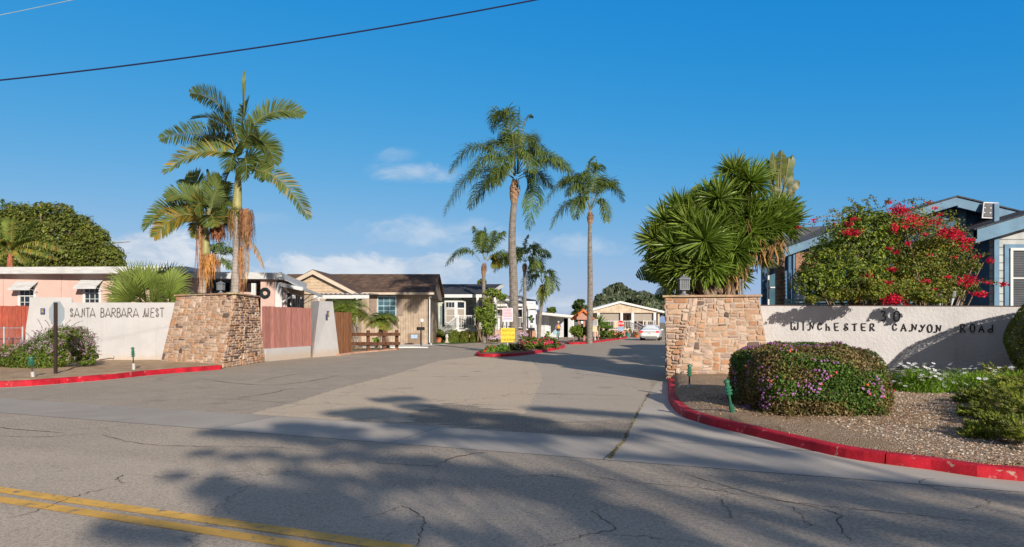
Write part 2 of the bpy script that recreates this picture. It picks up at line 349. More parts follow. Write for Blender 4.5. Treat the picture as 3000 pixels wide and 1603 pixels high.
palep = [G(*p) for p in [(1545, 1205), (1590, 1110), (1570, 1066), (1750, 1075), (1900, 1110), (1910, 1140), (1870, 1225), (1700, 1235)]]  # paler gravelly asphalt right of the tan lane
tan_ = inpoly(XX, YY, tanp).astype(float); dark_ = inpoly(XX, YY, darkp).astype(float); pale_ = inpoly(XX, YY, palep).astype(float)
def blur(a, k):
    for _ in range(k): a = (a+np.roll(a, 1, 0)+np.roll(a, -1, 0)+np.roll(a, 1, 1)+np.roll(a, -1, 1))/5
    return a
tan_ = blur(tan_, 1); dark_ = blur(dark_, 6); pale_ = blur(pale_, 2)
na, nb = A_.shape; VV = np.stack([XX, YY, np.zeros_like(XX)], -1).reshape(-1, 3)
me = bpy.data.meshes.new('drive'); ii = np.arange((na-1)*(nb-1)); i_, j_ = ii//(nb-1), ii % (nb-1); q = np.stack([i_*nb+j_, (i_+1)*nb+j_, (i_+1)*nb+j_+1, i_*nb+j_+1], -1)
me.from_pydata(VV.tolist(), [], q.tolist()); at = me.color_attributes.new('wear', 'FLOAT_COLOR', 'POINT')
at.data.foreach_set('color', np.stack([tan_, dark_, pale_, np.ones_like(tan_)], -1).astype(np.float32).ravel()); me.materials.append(M_DRIVE)
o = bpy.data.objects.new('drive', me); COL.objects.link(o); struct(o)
# yellow centre lines (worn paint)
M_YEL = M('yellow_paint', (.72, .42, .08), rough=.7, var=.12, vs=3, bump=.3, bs=80, dirt=((.24, .2, .16), 9, .52, .72))
for k, (b0, b1) in enumerate(((3.96, 4.10), (4.185, 4.335))):
    struct(MB().poly([S(-90, b0, .005), S(60, b0, .005), S(60, b1, .005), S(-90, b1, .005)], [(0, 1, 2, 3)]).build('centre_line', M_YEL))
# right kerb path (outer foot)
def curve(pts, sub=6):
    pts = [Vector(p) for p in pts]; out = []
    for i in range(len(pts)-1):
        p0, p1, p2, p3 = pts[max(i-1, 0)], pts[i], pts[i+1], pts[min(i+2, len(pts)-1)]
        for k in range(sub):
            u = k/sub; out.append(.5*((2*p1)+(p2-p0)*u+(2*p0-5*p1+4*p2-p3)*u*u+(3*p1-p0-3*p2+p3)*u**3))
    out.append(pts[-1]); return out
M_RED = M('red_kerb_paint', (.44, .014, .028), rough=.65, var=.3, vs=3, bump=.35, bs=30, spec=.25, dirt=((.46, .31, .26), 7, .6, .68))
def kerb(path, h, w_, name='kerb', side=1, mat=None, seg=2.9, lean=.03, closed=False):
    """kerb stones along path; side=+1: body lies to the left of travel"""
    n = len(path); L = [0]
    for i in range(1, n): L.append(L[-1]+(path[i]-path[i-1]).length)
    nr = []
    for i in range(n):
        if closed: t = (path[(i+1) % (n-1)]-path[i-1 if i > 0 else n-2])
        else: t = (path[min(i+1, n-1)]-path[max(i-1, 0)])
        t = t.normalized(); nr.append(Vector((-t.y, t.x, 0))*side)
    mb = MB(); nseg = max(1, round(L[-1]/seg)); gap = .008
    def at(d):
        for i in range(n-1):
            if d <= L[i+1] or i == n-2:
                u = (d-L[i])/max(1e-6, L[i+1]-L[i]); return path[i].lerp(path[i+1], u), nr[i].lerp(nr[i+1], u).normalized()
    for k in range(nseg):
        d0, d1 = L[-1]*k/nseg+gap, L[-1]*(k+1)/nseg-gap; m_ = max(3, int((d1-d0)/.22)); vs = []
        for j in range(m_+1):
            p, nn = at(d0+(d1-d0)*j/m_); wob = noise.noise(p*1.7)*.006
            for (o_, z_) in ((0, 0), (lean-.006, h*.86), (lean+.012, h*.98), (lean+.03, h+wob), (w_-.01, h+wob), (w_, h-.02), (w_, 0)): vs.append(Vector((p.x, p.y, p.z))+nn*o_+Vector((0, 0, z_)))
        c = 7; fs = [(j*c+i, (j+1)*c+i, (j+1)*c+i+1, j*c+i+1) for j in range(m_) for i in range(c-1)]
        fs += [tuple(range(c)), tuple(range(m_*c, m_*c+c))[::-1]]; mb.poly(vs, fs)
    return struct(mb.build(name, mat or M_RED, smooth=False)), nr
kr = curve([G(1957, 1113), G(1957, 1140), G(1961, 1180), G(1992, 1216), G(2041, 1236), G(2099, 1253), G(2199, 1277), G(2327, 1309), G(2498, 1347), G(2737, 1379), G(3000, 1412), S(6, 8.38), S(20, 8.38), S(40, 8.38)])
_, kn = kerb(kr, .13, .19, side=1)
# left kerb
kl = curve([G(649, 1083), G(560, 1090), G(440, 1100), G(327, 1112), G(210, 1122), G(95, 1131), G(0, 1136), G(-200, 1146), S(-25, 8.7), S(-60, 8.4)])
kerb(kl, .16, .2, side=-1)
# concrete apron between the drive and the right kerb
ap = [S(-1.85, 9.4, .004)]+[G(*p, .004) for p in [(1835, 1275), (1872, 1205), (1903, 1150), (1922, 1124), (1955, 1112)]]+[Vector((p.x, p.y, .004)) for p in kr[2:] if sb(p) > 9.4]
nap = len(ap)
struct(MB().poly(ap, [tuple(range(nap))]).build('apron', M_CONC))
al = [Vector((p.x, p.y, .004)) for p in kl]; al2 = [p+Vector((.10, -.42, 0)) if i > 12 else p+Vector((.03+.01*i, -.035*i, 0)) for i, p in enumerate(al)]
struct(MB().poly(al+al2[::-1], [(i, i+1, 2*len(al)-2-i, 2*len(al)-1-i) for i in range(len(al)-1)]).build('kerb_gutter', M_CONC))

# planting beds behind the kerbs, gently mounded
def bed(name, poly, z0, mound, mat, seed=0, step=.35):
    xs = [p[0] for p in poly]; ys = [p[1] for p in poly]; X, Y = np.meshgrid(np.arange(min(xs)-step, max(xs)+step, step), np.arange(min(ys)-step, max(ys)+step, step), indexing='ij')
    import bmesh
    bm = bmesh.new(); vs = [bm.verts.new((p[0], p[1], z0)) for p in poly]; f = bm.faces.new(vs)
    if f.normal.z < 0: f.normal_flip()
    for axis, vals in ((0, X[:, 0]), (1, Y[0])):
        for c in vals:
            co = (c, 0, 0) if axis == 0 else (0, c, 0); no = (1, 0, 0) if axis == 0 else (0, 1, 0)
            bmesh.ops.bisect_plane(bm, geom=bm.verts[:]+bm.edges[:]+bm.faces[:], plane_co=co, plane_no=no)
    edge = set(v for e in bm.edges if e.is_boundary for v in e.verts)
    for v in bm.verts:
        if v not in edge: v.co.z = z0+mound(v.co.x, v.co.y)+noise.noise(Vector((v.co.x*1.3, v.co.y*1.3, seed)))*.025
    me = bpy.data.meshes.new(name); bm.normal_update()
    for f in bm.faces:
        if f.normal.z < 0: f.normal_flip()
        f.smooth = True
    bm.to_mesh(me); bm.free(); me.materials.append(mat); ob = bpy.data.objects.new(name, me); COL.objects.link(ob); return struct(ob)
inner = [kr[i]+kn[i]*.15 for i in range(len(kr))]
rb = [(p.x, p.y) for p in inner]+[(45, 15), (45, 30), (8.5, 30), (5.4, 20.5), (4.75, 18.6)]
def mr(x, y): return .05+.10*min(1, max(0, (y-9)/6))
bed('gravel_bed', rb, .11, mr, M_GRAV, 3)
lb = [(p.x-.02, p.y+.16) for p in kl][::-1]+[(-10.9, 24.3), (-13.2, 27.5), (-24, 27.6), (-40, 30), (-44, 20)]
bed('dirt_bed', lb, .12, lambda x, y: .05, M_DIRT, 5)
# hand-placed cracks and tar lines in the street
M_CRK = M('crack', (.07, .06, .052), var=.3, rough=.95)
def crackline(pts, w0, seed):
    r = random.Random(seed); p = curve([G(*q, .006) for q in pts], 9); out = []
    for i, q in enumerate(p): out.append(q+Vector((r.uniform(-1, 1), r.uniform(-1, 1), 0))*.022)
    L_, R_ = [], []
    for i, q in enumerate(out):
        t = (out[min(i+1, len(out)-1)]-out[max(i-1, 0)]).normalized(); nn = Vector((-t.y, t.x, 0)); k = w0*.4*max(1., q.y/6.5)*r.uniform(.3, 1.1)*(math.sin(math.pi*min(1, .08+i/len(out)))**.5)
        L_.append(q+nn*k/2); R_.append(q-nn*k/2)
    n = len(out); return L_+R_, [(i, i+1, n+i+1, n+i) for i in range(n-1)]
ck = MB()
for i, (pts, w_) in enumerate([([(1222, 1600), (1232, 1550), (1240, 1520), (1180, 1483), (1100, 1510), (1000, 1525)], .03), ([(340, 1425), (250, 1445), (150, 1480), (60, 1510), (0, 1520)], .028),
        ([(360, 1415), (345, 1405), (352, 1395), (360, 1390)], .03), ([(2000, 1385), (2200, 1445), (2440, 1500), (2450, 1530), (2480, 1570), (2500, 1600)], .035), ([(2100, 1455), (2130, 1490), (2140, 1520)], .028),
        ([(2320, 1485), (2365, 1530), (2380, 1540)], .025), ([(1700, 1390), (1850, 1412), (2050, 1430), (2300, 1468), (2600, 1500), (2750, 1515), (2900, 1530), (3000, 1537)], .03), ([(1300, 1352), (1350, 1335), (1440, 1322)], .055),
        ([(1100, 1355), (1220, 1362), (1290, 1366)], .03), ([(1480, 1395), (1590, 1392), (1650, 1398), (1800, 1415)], .03), ([(1560, 1603), (1640, 1590), (1720, 1565), (1800, 1545), (1740, 1500), (1760, 1490)], .028),
        ([(1730, 1562), (1900, 1572), (2050, 1590)], .02), ([(0, 1277), (120, 1280), (300, 1268)], .03), ([(0, 1252), (100, 1262), (190, 1268)], .05), ([(300, 1275), (420, 1300), (600, 1308), (800, 1310), (1000, 1330)], .035),
        ([(2730, 1400), (2690, 1412), (2740, 1430), (2780, 1450)], .03), ([(2840, 1445), (2900, 1470), (2860, 1485), (2840, 1495)], .022), ([(590, 1110), (760, 1128), (900, 1118), (1000, 1098)], .04),
        ([(640, 1175), (800, 1150), (860, 1138), (1000, 1136)], .035), ([(760, 1118), (820, 1104), (900, 1093), (1000, 1090)], .03), ([(440, 1175), (640, 1168), (900, 1185)], .02), ([(1560, 1152), (1700, 1155), (1870, 1162)], .03), ([(1640, 1090), (1750, 1100), (1900, 1118)], .02)]):
    v_, f_ = crackline(pts, w_, i); ck.poly(v_, f_)
struct(ck.build('road_cracks', M_CRK))
# weeds growing in the apron joint
r_ = rng(4); pts = curve([G(1787, 1343), G(1835, 1277), G(1872, 1205), G(1905, 1150), G(1925, 1122)], 30)
n = 420; k = (r_.random(n)**1.6*len(pts)*.75).astype(int).clip(0, len(pts)-1); c = np.array([tuple(pts[i]) for i in k])+r_.normal(0, .012, (n, 3))*[1, 1, 0]; c[:, 2] = .004
d = np.stack([r_.normal(0, .5, n), r_.normal(0, .5, n), np.full(n, 1.)], -1)*r_.uniform(.01, .05, n)[:, None]; sx = r_.normal(0, 1, (n, 3))*[.006, .006, 0]
wd = MB().bulk(np.stack([c-sx, c+sx, c+d], 1), [(0, 1, 2)], np.array([[1, 1, 1]])*r_.uniform(.6, 1.2, (n, 1)))
struct(wd.build('joint_weeds', M('weed', (.17, .15, .06), attr=True)), 'stuff')
# ------------------------------------------------------------------ stone veneer
M_STONE = M('field_stone', (1, 1, 1), rough=.88, var=.12, vs=14, bump=.4, bs=26, attr=True, spec=.2)
M_MORT = M('mortar', (.42, .34, .27), rough=.95, var=.2, vs=6, bump=.5, bs=60)
M_CAP = M('cap_stone', (.42, .29, .2), rough=.85, var=.25, vs=5, bump=.5, bs=30)
STP = [(q[0]*.80, q[1]*.82, q[2]*.93) for q in [(.60, .39, .23), (.64, .43, .26), (.56, .35, .2), (.68, .5, .34), (.54, .36, .23), (.70, .54, .38), (.62, .37, .2), (.48, .35, .26), (.56, .3, .15), (.66, .47, .31), (.6, .42, .27)]]
def stone_face(mb, bl, br, tr, tl, seed, cell=.085, dark=.035, gap=.011, proud=.032):
    bl, br, tr, tl = map(Vector, (bl, br, tr, tl)); r = random.Random(seed)
    w_ = ((br-bl).length+(tr-tl).length)/2; h = ((tl-bl).length+(tr-br).length)/2; nx, ny = max(2, round(w_/cell)), max(2, round(h/cell))
    nrm = (br-bl).cross(tl-bl).normalized()
    if nrm.y > 0 and abs(nrm.y) > .3: nrm = -nrm
    elif abs(nrm.y) <= .3 and False: pass
    grid = [[0]*ny for _ in range(nx)]
    def pt(u, v, d):
        k = Vector((u*.55+seed*7.1, v*.55, seed*1.3)); u2 = u+.38*noise.noise(k*1.6)*(0 if u <= 0 or u >= nx else 1)+.12*noise.noise(k*5)*(0 if u <= 0 or u >= nx else 1); v2 = v+.36*noise.noise(k*1.6+Vector((9, 9, 9)))*(0 if v <= 0 or v >= ny else 1)
        a, b = u2/nx, v2/ny; return (bl*(1-a)+br*a)*(1-b)+(tl*(1-a)+tr*a)*b+nrm*d
    su, sv = 1/cell, 1/cell
    for j in range(ny):
        for i in range(nx):
            if grid[i][j]: continue
            opts = [(3, 1, 5), (4, 1, 4), (2, 1, 4), (3, 2, 5), (4, 2, 2), (2, 2, 4), (1, 1, 1), (2, 3, 1.6), (5, 2, 1), (3, 3, .5), (1, 2, 1)]
            ok = [(a, b, w2) for a, b, w2 in opts if i+a <= nx and j+b <= ny and all(not grid[x][y] for x in range(i, i+a) for y in range(j, j+b))] or [(1, 1, 1)]
            a, b, _ = r.choices(ok, [o_[2] for o_ in ok])[0]
            for x in range(i, i+a):
                for y in range(j, j+b): grid[x][y] = 1
            d = proud*r.uniform(.55, 1.15); g_ = gap/cell*r.uniform(.8, 1.3); rc = min(.32*b, .45)*r.uniform(.5, 1)
            x0, x1, y0, y1 = i+g_, i+a-g_, j+g_, j+b-g_
            out = []
            for cx, cy, a0 in ((x1-rc, y0+rc, -90), (x1-rc, y1-rc, 0), (x0+rc, y1-rc, 90), (x0+rc, y0+rc, 180)):
                rr = rc*r.uniform(.55, 1.1)
                for k in range(3):
                    t = R(a0+45*k); out.append((cx+rr*math.cos(t)+r.uniform(-.03, .03), cy+rr*math.sin(t)+r.uniform(-.03, .03)))
            cx, cy = (x0+x1)/2, (y0+y1)/2; n = len(out); tl_ = (r.uniform(-1, 1)*.012, r.uniform(-1, 1)*.012)
            vs = [pt(x, y, -.01) for x, y in out]; vs += [pt(x+(cx-x)*.05, y+(cy-y)*.07, d*.72) for x, y in out]
            vs += [pt(x+(cx-x)*.3, y+(cy-y)*.34, d+(x-cx)/a*tl_[0]+(y-cy)*tl_[1]+r.uniform(-.004, .004)) for x, y in out]; vs.append(pt(cx, cy, d+.004))
            fs = [(k, (k+1) % n, n+(k+1) % n, n+k) for k in range(n)]+[(n+k, n+(k+1) % n, 2*n+(k+1) % n, 2*n+k) for k in range(n)]+[(2*n+k, 2*n+(k+1) % n, 3*n) for k in range(n)]
            c = r.choice(STP); k = r.uniform(.88, 1.12)
            if r.random() < dark: c = (.17, .12, .1); k = r.uniform(.7, 1.2)
            mb.poly(vs, fs, tuple(x*k for x in c))
def cap_slab(mb, pts, z, th=.055, over=.07, seed=1):
    """ring of flat cap stones round a quadrilateral top (pts in order), open in the middle"""
    n = len(pts); c = sum((Vector(p) for p in pts), Vector())/n; r = random.Random(seed)
    for i in range(n):
        a, b = Vector(pts[i]), Vector(pts[(i+1) % n]); L = (b-a).length; m = max(1, int(L/.42)); t = (b-a).normalized(); nn = Vector((t.y, -t.x, 0))
        if (a+b).dot(nn)/2 < c.dot(nn): nn = -nn
        e0, e1 = -over, L+over-.27*0
        for k in range(m):
            d0 = e0+(e1-e0)*k/m+.003; d1 = e0+(e1-e0)*(k+1)/m-.003; dz = r.uniform(-.003, .003)+.004*(i % 3)
            o0 = over+r.uniform(-.012, .012); w2 = .3
            q = [a+t*d0+nn*o0, a+t*d1+nn*(over+r.uniform(-.01, .01)), a+t*d1-nn*(w2), a+t*d0-nn*(w2)]
            mb.hexa([Vector((p.x, p.y, z-th)) for p in q], [Vector((p.x, p.y, z+dz)) for p in q], tuple(x*r.uniform(.85, 1.12) for x in (1, .98, .95)))
M_CAPA = M('cap_stone_a', (.40, .28, .19), rough=.85, var=.22, vs=6, bump=.5, bs=30, attr=True)

# left planter: four slanting faces, palms stand in it
def planter(name, label, b, t, ht, faces, seed, cap_z, cell=.085):
    root = thing(name, label, 'stone planter', (b[0][0], b[0][1], 0)); n = len(b)
    B = [Vector((p[0], p[1], 0)) for p in b]; T = [Vector((p[0], p[1], ht)) for p in t]
    MB().poly(B+T, [tuple(range(n))[::-1], tuple(range(n, 2*n))]+[(i, (i+1) % n, n+(i+1) % n, n+i) for i in range(n)]).build('wall_core', M_MORT, root)
    for k, (i, j) in enumerate(faces):
        mb = MB(); stone_face(mb, B[i], B[j], T[j], T[i], seed+k, cell=cell); mb.build('stone_facing', M_STONE, root)
    mb = MB(); cap_slab(mb, [(p.x, p.y, 0) for p in T], cap_z, seed=seed); mb.build('cap', M_CAPA, root)
    q = [p.lerp(sum(T, Vector())/n, .18) for p in T]; MB().poly([Vector((p.x, p.y, ht+.012)) for p in q], [tuple(range(n))]).build('soil', M_SOIL, root)
    return root
LB = [(-14.0, 25.8), (-10.75, 24.0), (-10.7, 28.1), (-13.9, 29.6)]; LT = [(-13.66, 26.41), (-10.51, 24.62), (-10.82, 27.6), (-13.4, 29.1)]
planter('stone_planter', 'battered tan fieldstone planter left of the entrance with two king palms', LB, LT, 2.76, [(0, 1), (1, 2)], 11, 2.83, .1)
RB = [(4.42, 18.44), (4.66, 18.25), (7.22, 17.95), (7.9, 20.9), (5.1, 21.4)]; RT = [(4.47, 18.93), (5.22, 18.78), (7.05, 18.5), (7.6, 20.6), (5.2, 21.3)]
planter('stone_planter', 'fieldstone planter right of the entrance under the big yucca', RB, RT, 2.42, [(0, 1), (1, 2), (4, 0)], 29, 2.49, .088)

# ------------------------------------------------------------------ stucco walls and their lettering
M_STUC = M('white_stucco', (.49, .495, .505), rough=.92, var=.05, vs=1.5, bump=.5, bs=16, dirt=((.52, .47, .42), 1.3, .6, .9), splash=(.5, .4, .3))
M_STUC2 = M('rough_stucco', (.54, .54, .55), rough=.92, var=.06, vs=1.2, bump=1., bs=13, dirt=((.5, .44, .39), 1.0, .58, .9), splash=(.5, .42, .34))
M_IRON = M('black_iron', (.02, .018, .022), rough=.5, var=.3)
M_IRON2 = M('weathered_iron', (.10, .085, .08), rough=.6, var=.3)
def arc(cx, cy, rx, ry, a0, a1, n=10): return [(cx+rx*math.cos(R(a0+(a1-a0)*k/n)), cy+ry*math.sin(R(a0+(a1-a0)*k/n))) for k in range(n+1)]
def spiral(cx, cy, r0, r1, a0, a1, ky=1, n=18): return [(cx+(r0+(r1-r0)*k/n)*math.cos(R(a0+(a1-a0)*k/n)), cy+ky*(r0+(r1-r0)*k/n)*math.sin(R(a0+(a1-a0)*k/n))) for k in range(n+1)]
SSW = spiral(.55, .77, .06, .44, 200, 560+0, .52)+[(.2, .62), (.6, .48), (.9, .32)]+spiral(.45, .2, .45, .06, 20, -340, .45)
GL = {'S': [SSW], 'A': [[(0, 0), (.5, 1), (1, 0)], [(.12, .24), (.92, .24)]], 'N': [[(0, .12), (.06, .02), (.2, 0), (.3, .1), (.38, .95), (.42, .9), (.88, .08), (.92, 1)]],
      'T': [[(0, 1), (1, 1)], [(.5, 1), (.5, 0)]], 'B': [[(.0, 0), (.08, 1)]+arc(.35, .76, .5, .24, 90, -90)+[(.08, .5)], [(.08, .5)]+arc(.45, .26, .52, .26, 90, -90)+[(0, 0)]],
      'R': [[(0, 0), (.1, 1)]+arc(.4, .75, .5, .25, 90, -90)+[(.08, .5)], [(.3, .5), (1, 0)]], 'W': [[(0, .08), (.08, 0), (.17, .08), (.4, .98)], [(.4, .98), (.42, .1), (.52, .02), (.6, .12), (.7, .45), (.76, .12), (.85, .02), (.94, .1), (.95, 1)]],
      'E': [[(1, 1), (.1, 1), (.0, 0), (.95, 0)], [(.05, .5), (.8, .52)]]}
GR = {'W': [[(0, 1), (.12, 1)], [(.06, 1), (.08, .2)]+arc(.27, .18, .19, .18, 180, 330, 6)+[(.52, .5)]+arc(.74, .2, .2, .2, 215, 360, 6)+[(.96, 1)], [(.88, 1), (1, 1)]], 'I': [[(.5, 0), (.5, 1)], [(.2, 1), (.8, 1)], [(.2, 0), (.8, 0)]],
      'N': [[(0, .12), (.1, 0), (.3, .02), (.42, .2), (.42, 1), (.9, .2), (1, 1)], [(.3, 1), (.45, .95)]], 'C': [[(.95, .72)]+arc(.5, .5, .45, .5, 40, 330, 14)+[(.95, .3)]], 'h': [[(.15, 0), (.1, 1)], [(.1, .4), (.35, .52), (.7, .48), (.85, .25), (.85, 0)], [(0, 0), (.3, 0)], [(.7, 0), (1, 0)]],
      'E': [[(1, 1), (.1, 1), (.15, .3), (.3, .03), (1, 0)], [(.1, .5), (.85, .5)]], 'S': [[(.8, .75), (.85, .9), (.6, 1), (.25, .85), (.3, .62), (.85, .35), (.85, .08), (.5, 0), (.1, .15), (.12, .38), (.4, .4), (.5, .25)]],
      'T': [[(0, .95), (1, 1)], [(.5, 1), (.5, 0)], [(.35, 0), (.65, 0)]], 'R': [[(.1, 0), (.15, 1)]+arc(.45, .75, .42, .25, 90, -80)+[(.3, .48), (.95, 0)], [(0, 0), (.25, 0)], [(.8, 0), (1, 0)]],
      'A': [[(.05, 0), (.5, 1), (.95, 0)], [(.22, .35), (.78, .35)], [(0, 0), (.18, 0)], [(.85, 0), (1, 0)]], 'Y': [[(.25, .95), (.55, .55)], [(.95, 1), (.55, .4), (.4, .1), (.2, 0), (0, .12), (.05, .25)]], 'O': [arc(.5, .5, .48, .5, 0, 360, 20)],
      'D': [[(.95, 1), (.95, 0), (.5, 0), (.1, .1), (.05, .3), (.35, .42), (.95, .38)]], '3': [[(.05, .9), (.35, 1), (.8, .95), (.8, .75), (.4, .55), (.95, .42), (.95, .2), (.5, 0), (.1, .08)]], '0': [[(.5, 1), (.8, .98), (.97, .85), (1, .5), (.97, .15), (.8, .02), (.5, 0), (.2, .02), (.03, .15), (0, .5), (.03, .85), (.2, .98), (.5, 1)]]}
def letters(root, spec, glyphs, place, rad, mat):
    for ch, x0, x1, y0, y1 in spec:
        mb = MB()
        for st in glyphs[ch]: mb.tube([place(x0+(x1-x0)*u, y1+(y0-y1)*v) for u, v in st], rad, 5)
        mb.build('letter', mat, root)
# left sign wall
WY = 26.5
wl = thing('sign_wall', 'white stucco sign wall at the left of the entrance with swirled iron lettering and a tile', 'wall', (-17, WY, 0))
mb = MB()
zt, zp = zat(886.5, WY), zat(871, WY)
mb.box((( -13.55+xat(190, WY))/2, WY+.15, zt/2), (abs(-13.55-xat(190, WY)), .3, zt)).build('wall_panel', M_STUC, wl)
a0, a1, b0, b1 = xat(62, WY), xat(196, WY), xat(90, WY), xat(190, WY)
mb = MB(); mb.hexa([(a0, WY-.03, 0), (a1, WY-.03, 0), (a1+.3, WY+1.2, 0), (a0, WY+1.2, 0)], [(b0, WY-.02, zp), (b1-.35, WY-.02, zp), (b1+.05, WY+.35, zp), (b0, WY+.9, zp)]).build('end_pier', M_STUC, wl)
r1 = lambda x: 190+x/8.31; r1y = lambda y: 890+y/8.31
letters(wl, [(c, r1(a), r1(b), r1y(105), r1y(325)) for c, a, b in [('S', 125, 205), ('A', 230, 355), ('N', 385, 490), ('T', 515, 600), ('A', 610, 740), ('B', 875, 960), ('A', 985, 1115), ('R', 1140, 1240), ('B', 1270, 1355), ('A', 1370, 1500), ('R', 1530, 1635), ('A', 1660, 1795), ('W', 1895, 2040), ('E', 2090, 2180), ('S', 2205, 2290), ('T', 2315, 2415)]],
        GL, lambda x, y: P(x, y, WY-.02), .016, M_IRON2)
M_TILE = M('glazed_tile', (.1, .1, .1), rough=.3, var=.2); M_TILEY = M('tile_ochre', (.45, .36, .15), rough=.3); M_TILEB = M('tile_blue', (.04, .07, .3), rough=.3)
def tile(root, c, w_, h, right=Vector((1, 0, 0))):
    out = Vector((right.y, -right.x, 0)); up = Vector((0, 0, 1))
    tl = MB().bar(c-right*w_/2, c+right*w_/2, .03, h, up=up).build('tile', M_TILEB, root)
    mb = MB(); mb.bar(c+out*.018-right*w_*.42, c+out*.018+right*w_*.42, .01, h*.84, up=up); mb.build('tile_field', M_TILE, tl)
    mb = MB()
    for k in range(8):
        a = k*math.pi/4; rr = .36 if k % 2 else .26; p = c+out*.026+right*math.cos(a)*w_*rr+up*math.sin(a)*h*rr; mb.bar(p-right*w_*.07, p+right*w_*.07, .01, h*.12)
    mb.lathe(c+out*.026, [(0.001, -h*.14), (w_*.16, -h*.07), (w_*.16, h*.07), (.001, h*.14)], 8, sy=.2); mb.build('tile_pattern', M_TILEY, tl)
tile(wl, P(125, 912, WY-.06), .17, .24)
# right sign wall
WA = Vector((7.14, 18.8, 0)); WD = Vector((8.65, -2.7, 0)).normalized(); WN = Vector((WD.y, -WD.x, 0))
def onwall(px, py, off=0.):
    k = (px-CX)/FPX; o_ = WA+WN*off; s_ = (k*o_.y-o_.x)/(WD.x-k*WD.y); p = o_+WD*s_; return Vector((p.x, p.y, zat(py, p.y)))
wr = thing('sign_wall', 'rough white stucco wall right of the entrance with black iron street name and number 30', 'wall', tuple(WA))
ztl = zat(895, 18.8); E = WA+WD*10
A0 = WA-WD*.12
MB().hexa([A0, E, E-WN*.28, A0-WN*.28], [Vector((p.x, p.y, zz)) for p, zz in ((A0, ztl), (E, ztl-.12), (E-WN*.28, ztl-.12), (A0-WN*.28, ztl))]).build('wall_panel', M_STUC2, wr)
mb = MB(); mb.hexa([Vector((p.x, p.y, zz)) for p, zz in ((A0+WN*.02, ztl), (E+WN*.02, ztl-.12), (E-WN*.3, ztl-.12), (A0-WN*.3, ztl))], [Vector((p.x, p.y, zz+.018)) for p, zz in ((A0+WN*.02, ztl), (E+WN*.02, ztl-.12), (E-WN*.3, ztl-.12), (A0-WN*.3, ztl))]).build('coping', M('dark_cap', (.1, .06, .05)), wr)
q = lambda x, y: (2300+x/7.576, 900+y/7.576); q2 = lambda x: 2600+x/7.576; qy = lambda y: 900+y/7.576
spec = [(c, 2300+a/7.576, 2300+b/7.576, qy(y0), qy(y1)) for c, a, b, y0, y1 in [('W', 130, 300, 350, 500), ('I', 390, 432, 350, 505), ('N', 510, 640, 350, 510), ('C', 730, 825, 360, 500), ('h', 910, 1000, 360, 510), ('E', 1095, 1195, 355, 520), ('S', 1310, 1410, 360, 515), ('T', 1495, 1605, 370, 515), ('E', 1690, 1795, 365, 520), ('R', 1885, 1990, 365, 520), ('3', 2120, 2235, 90, 300), ('0', 2415, 2540, 95, 310)]]
spec += [(c, q2(a), q2(b), qy(y0), qy(y1)) for c, a, b, y0, y1 in [('C', 120, 215, 370, 515), ('A', 305, 425, 370, 525), ('N', 490, 650, 380, 530), ('Y', 710, 845, 385, 545), ('O', 895, 1000, 385, 560), ('N', 1035, 1190, 400, 560), ('R', 1615, 1730, 375, 550), ('O', 1835, 1940, 375, 555), ('A', 2025, 2145, 405, 545), ('D', 2230, 2335, 385, 555)]]
letters(wr, spec, GR, lambda x, y: onwall(x, y, .017), .015, M_IRON)

# ------------------------------------------------------------------ board fences
def boards(mb, a, b, z0a, z1a, z0b, z1b, w_=.14, th=.02, seed=0, side=1, wav=.015, c=(1, 1, 1)):
    a, b = Vector(a), Vector(b); L = (b-a).length; n = max(1, round(L/w_)); t = (b-a)/n; r = random.Random(seed); nn = Vector((t.y, -t.x, 0)).normalized()
    for i in range(n):
        u0, u1 = i/n, (i+1)/n; p0 = a+t*(i+.02); p1 = a+t*(i+.98); off = nn*r.uniform(-.006, .006); dz = r.uniform(-wav, wav)
        lo0, lo1 = z0a+(z0b-z0a)*u0, z0a+(z0b-z0a)*u1; hi0, hi1 = z1a+(z1b-z1a)*u0+dz, z1a+(z1b-z1a)*u1+dz; k = r.uniform(.78, 1.15)
        b4 = [p0+off+nn*th/2, p1+off+nn*th/2, p1+off-nn*th/2, p0+off-nn*th/2]
        mb.hexa([Vector((p.x, p.y, z)) for p, z in zip(b4, (lo0, lo1, lo1, lo0))], [Vector((p.x, p.y, z)) for p, z in zip(b4, (hi0, hi1, hi1, hi0))], tuple(x*k for x in c))
M_REDW = M('red_stained_wood', (.36, .085, .055), rough=.8, var=.25, vs=3, gx=(6, 6, .8), bump=.3, bs=20, attr=True)
M_MARW = M('faded_maroon_wood', (.40, .18, .15), rough=.85, var=.2, vs=3, gx=(7, 7, .8), bump=.3, bs=20, attr=True)
M_BRNW = M('brown_wood', (.28, .125, .055), rough=.8, var=.35, vs=3, gx=(7, 7, .6), bump=.4, bs=20, attr=True)
M_LOG = M('dark_brown_timber', (.12, .055, .03), rough=.85, var=.35, vs=5, bump=.5, bs=18)
M_GALV = M('galvanised_steel', (.42, .45, .47), rough=.45, metal=.6, var=.15, vs=8)
f = thing('board_fence', 'red stained board fence behind the chain-link at the far left', 'fence', (-22, 27.4, 0))
mb = MB(); boards(mb, (-28, 27.3, 0), (xat(84, 27.3), 27.3, 0), .1, zat(896, 27.3), .1, zat(896, 27.3), seed=3); mb.build('board_panel', M_REDW, f)
mb = MB(); [mb.bar((-28, 27.36, z), (-20.2, 27.36, z), .05, .09) for z in (.5, 1.5, 2.1)]; mb.build('rail', M_REDW, f)
f = thing('chain_link_fence', 'short chain-link fence on steel posts at the far left beside the wall', 'fence', (-21, 25.9, 0))
YC = 26.2
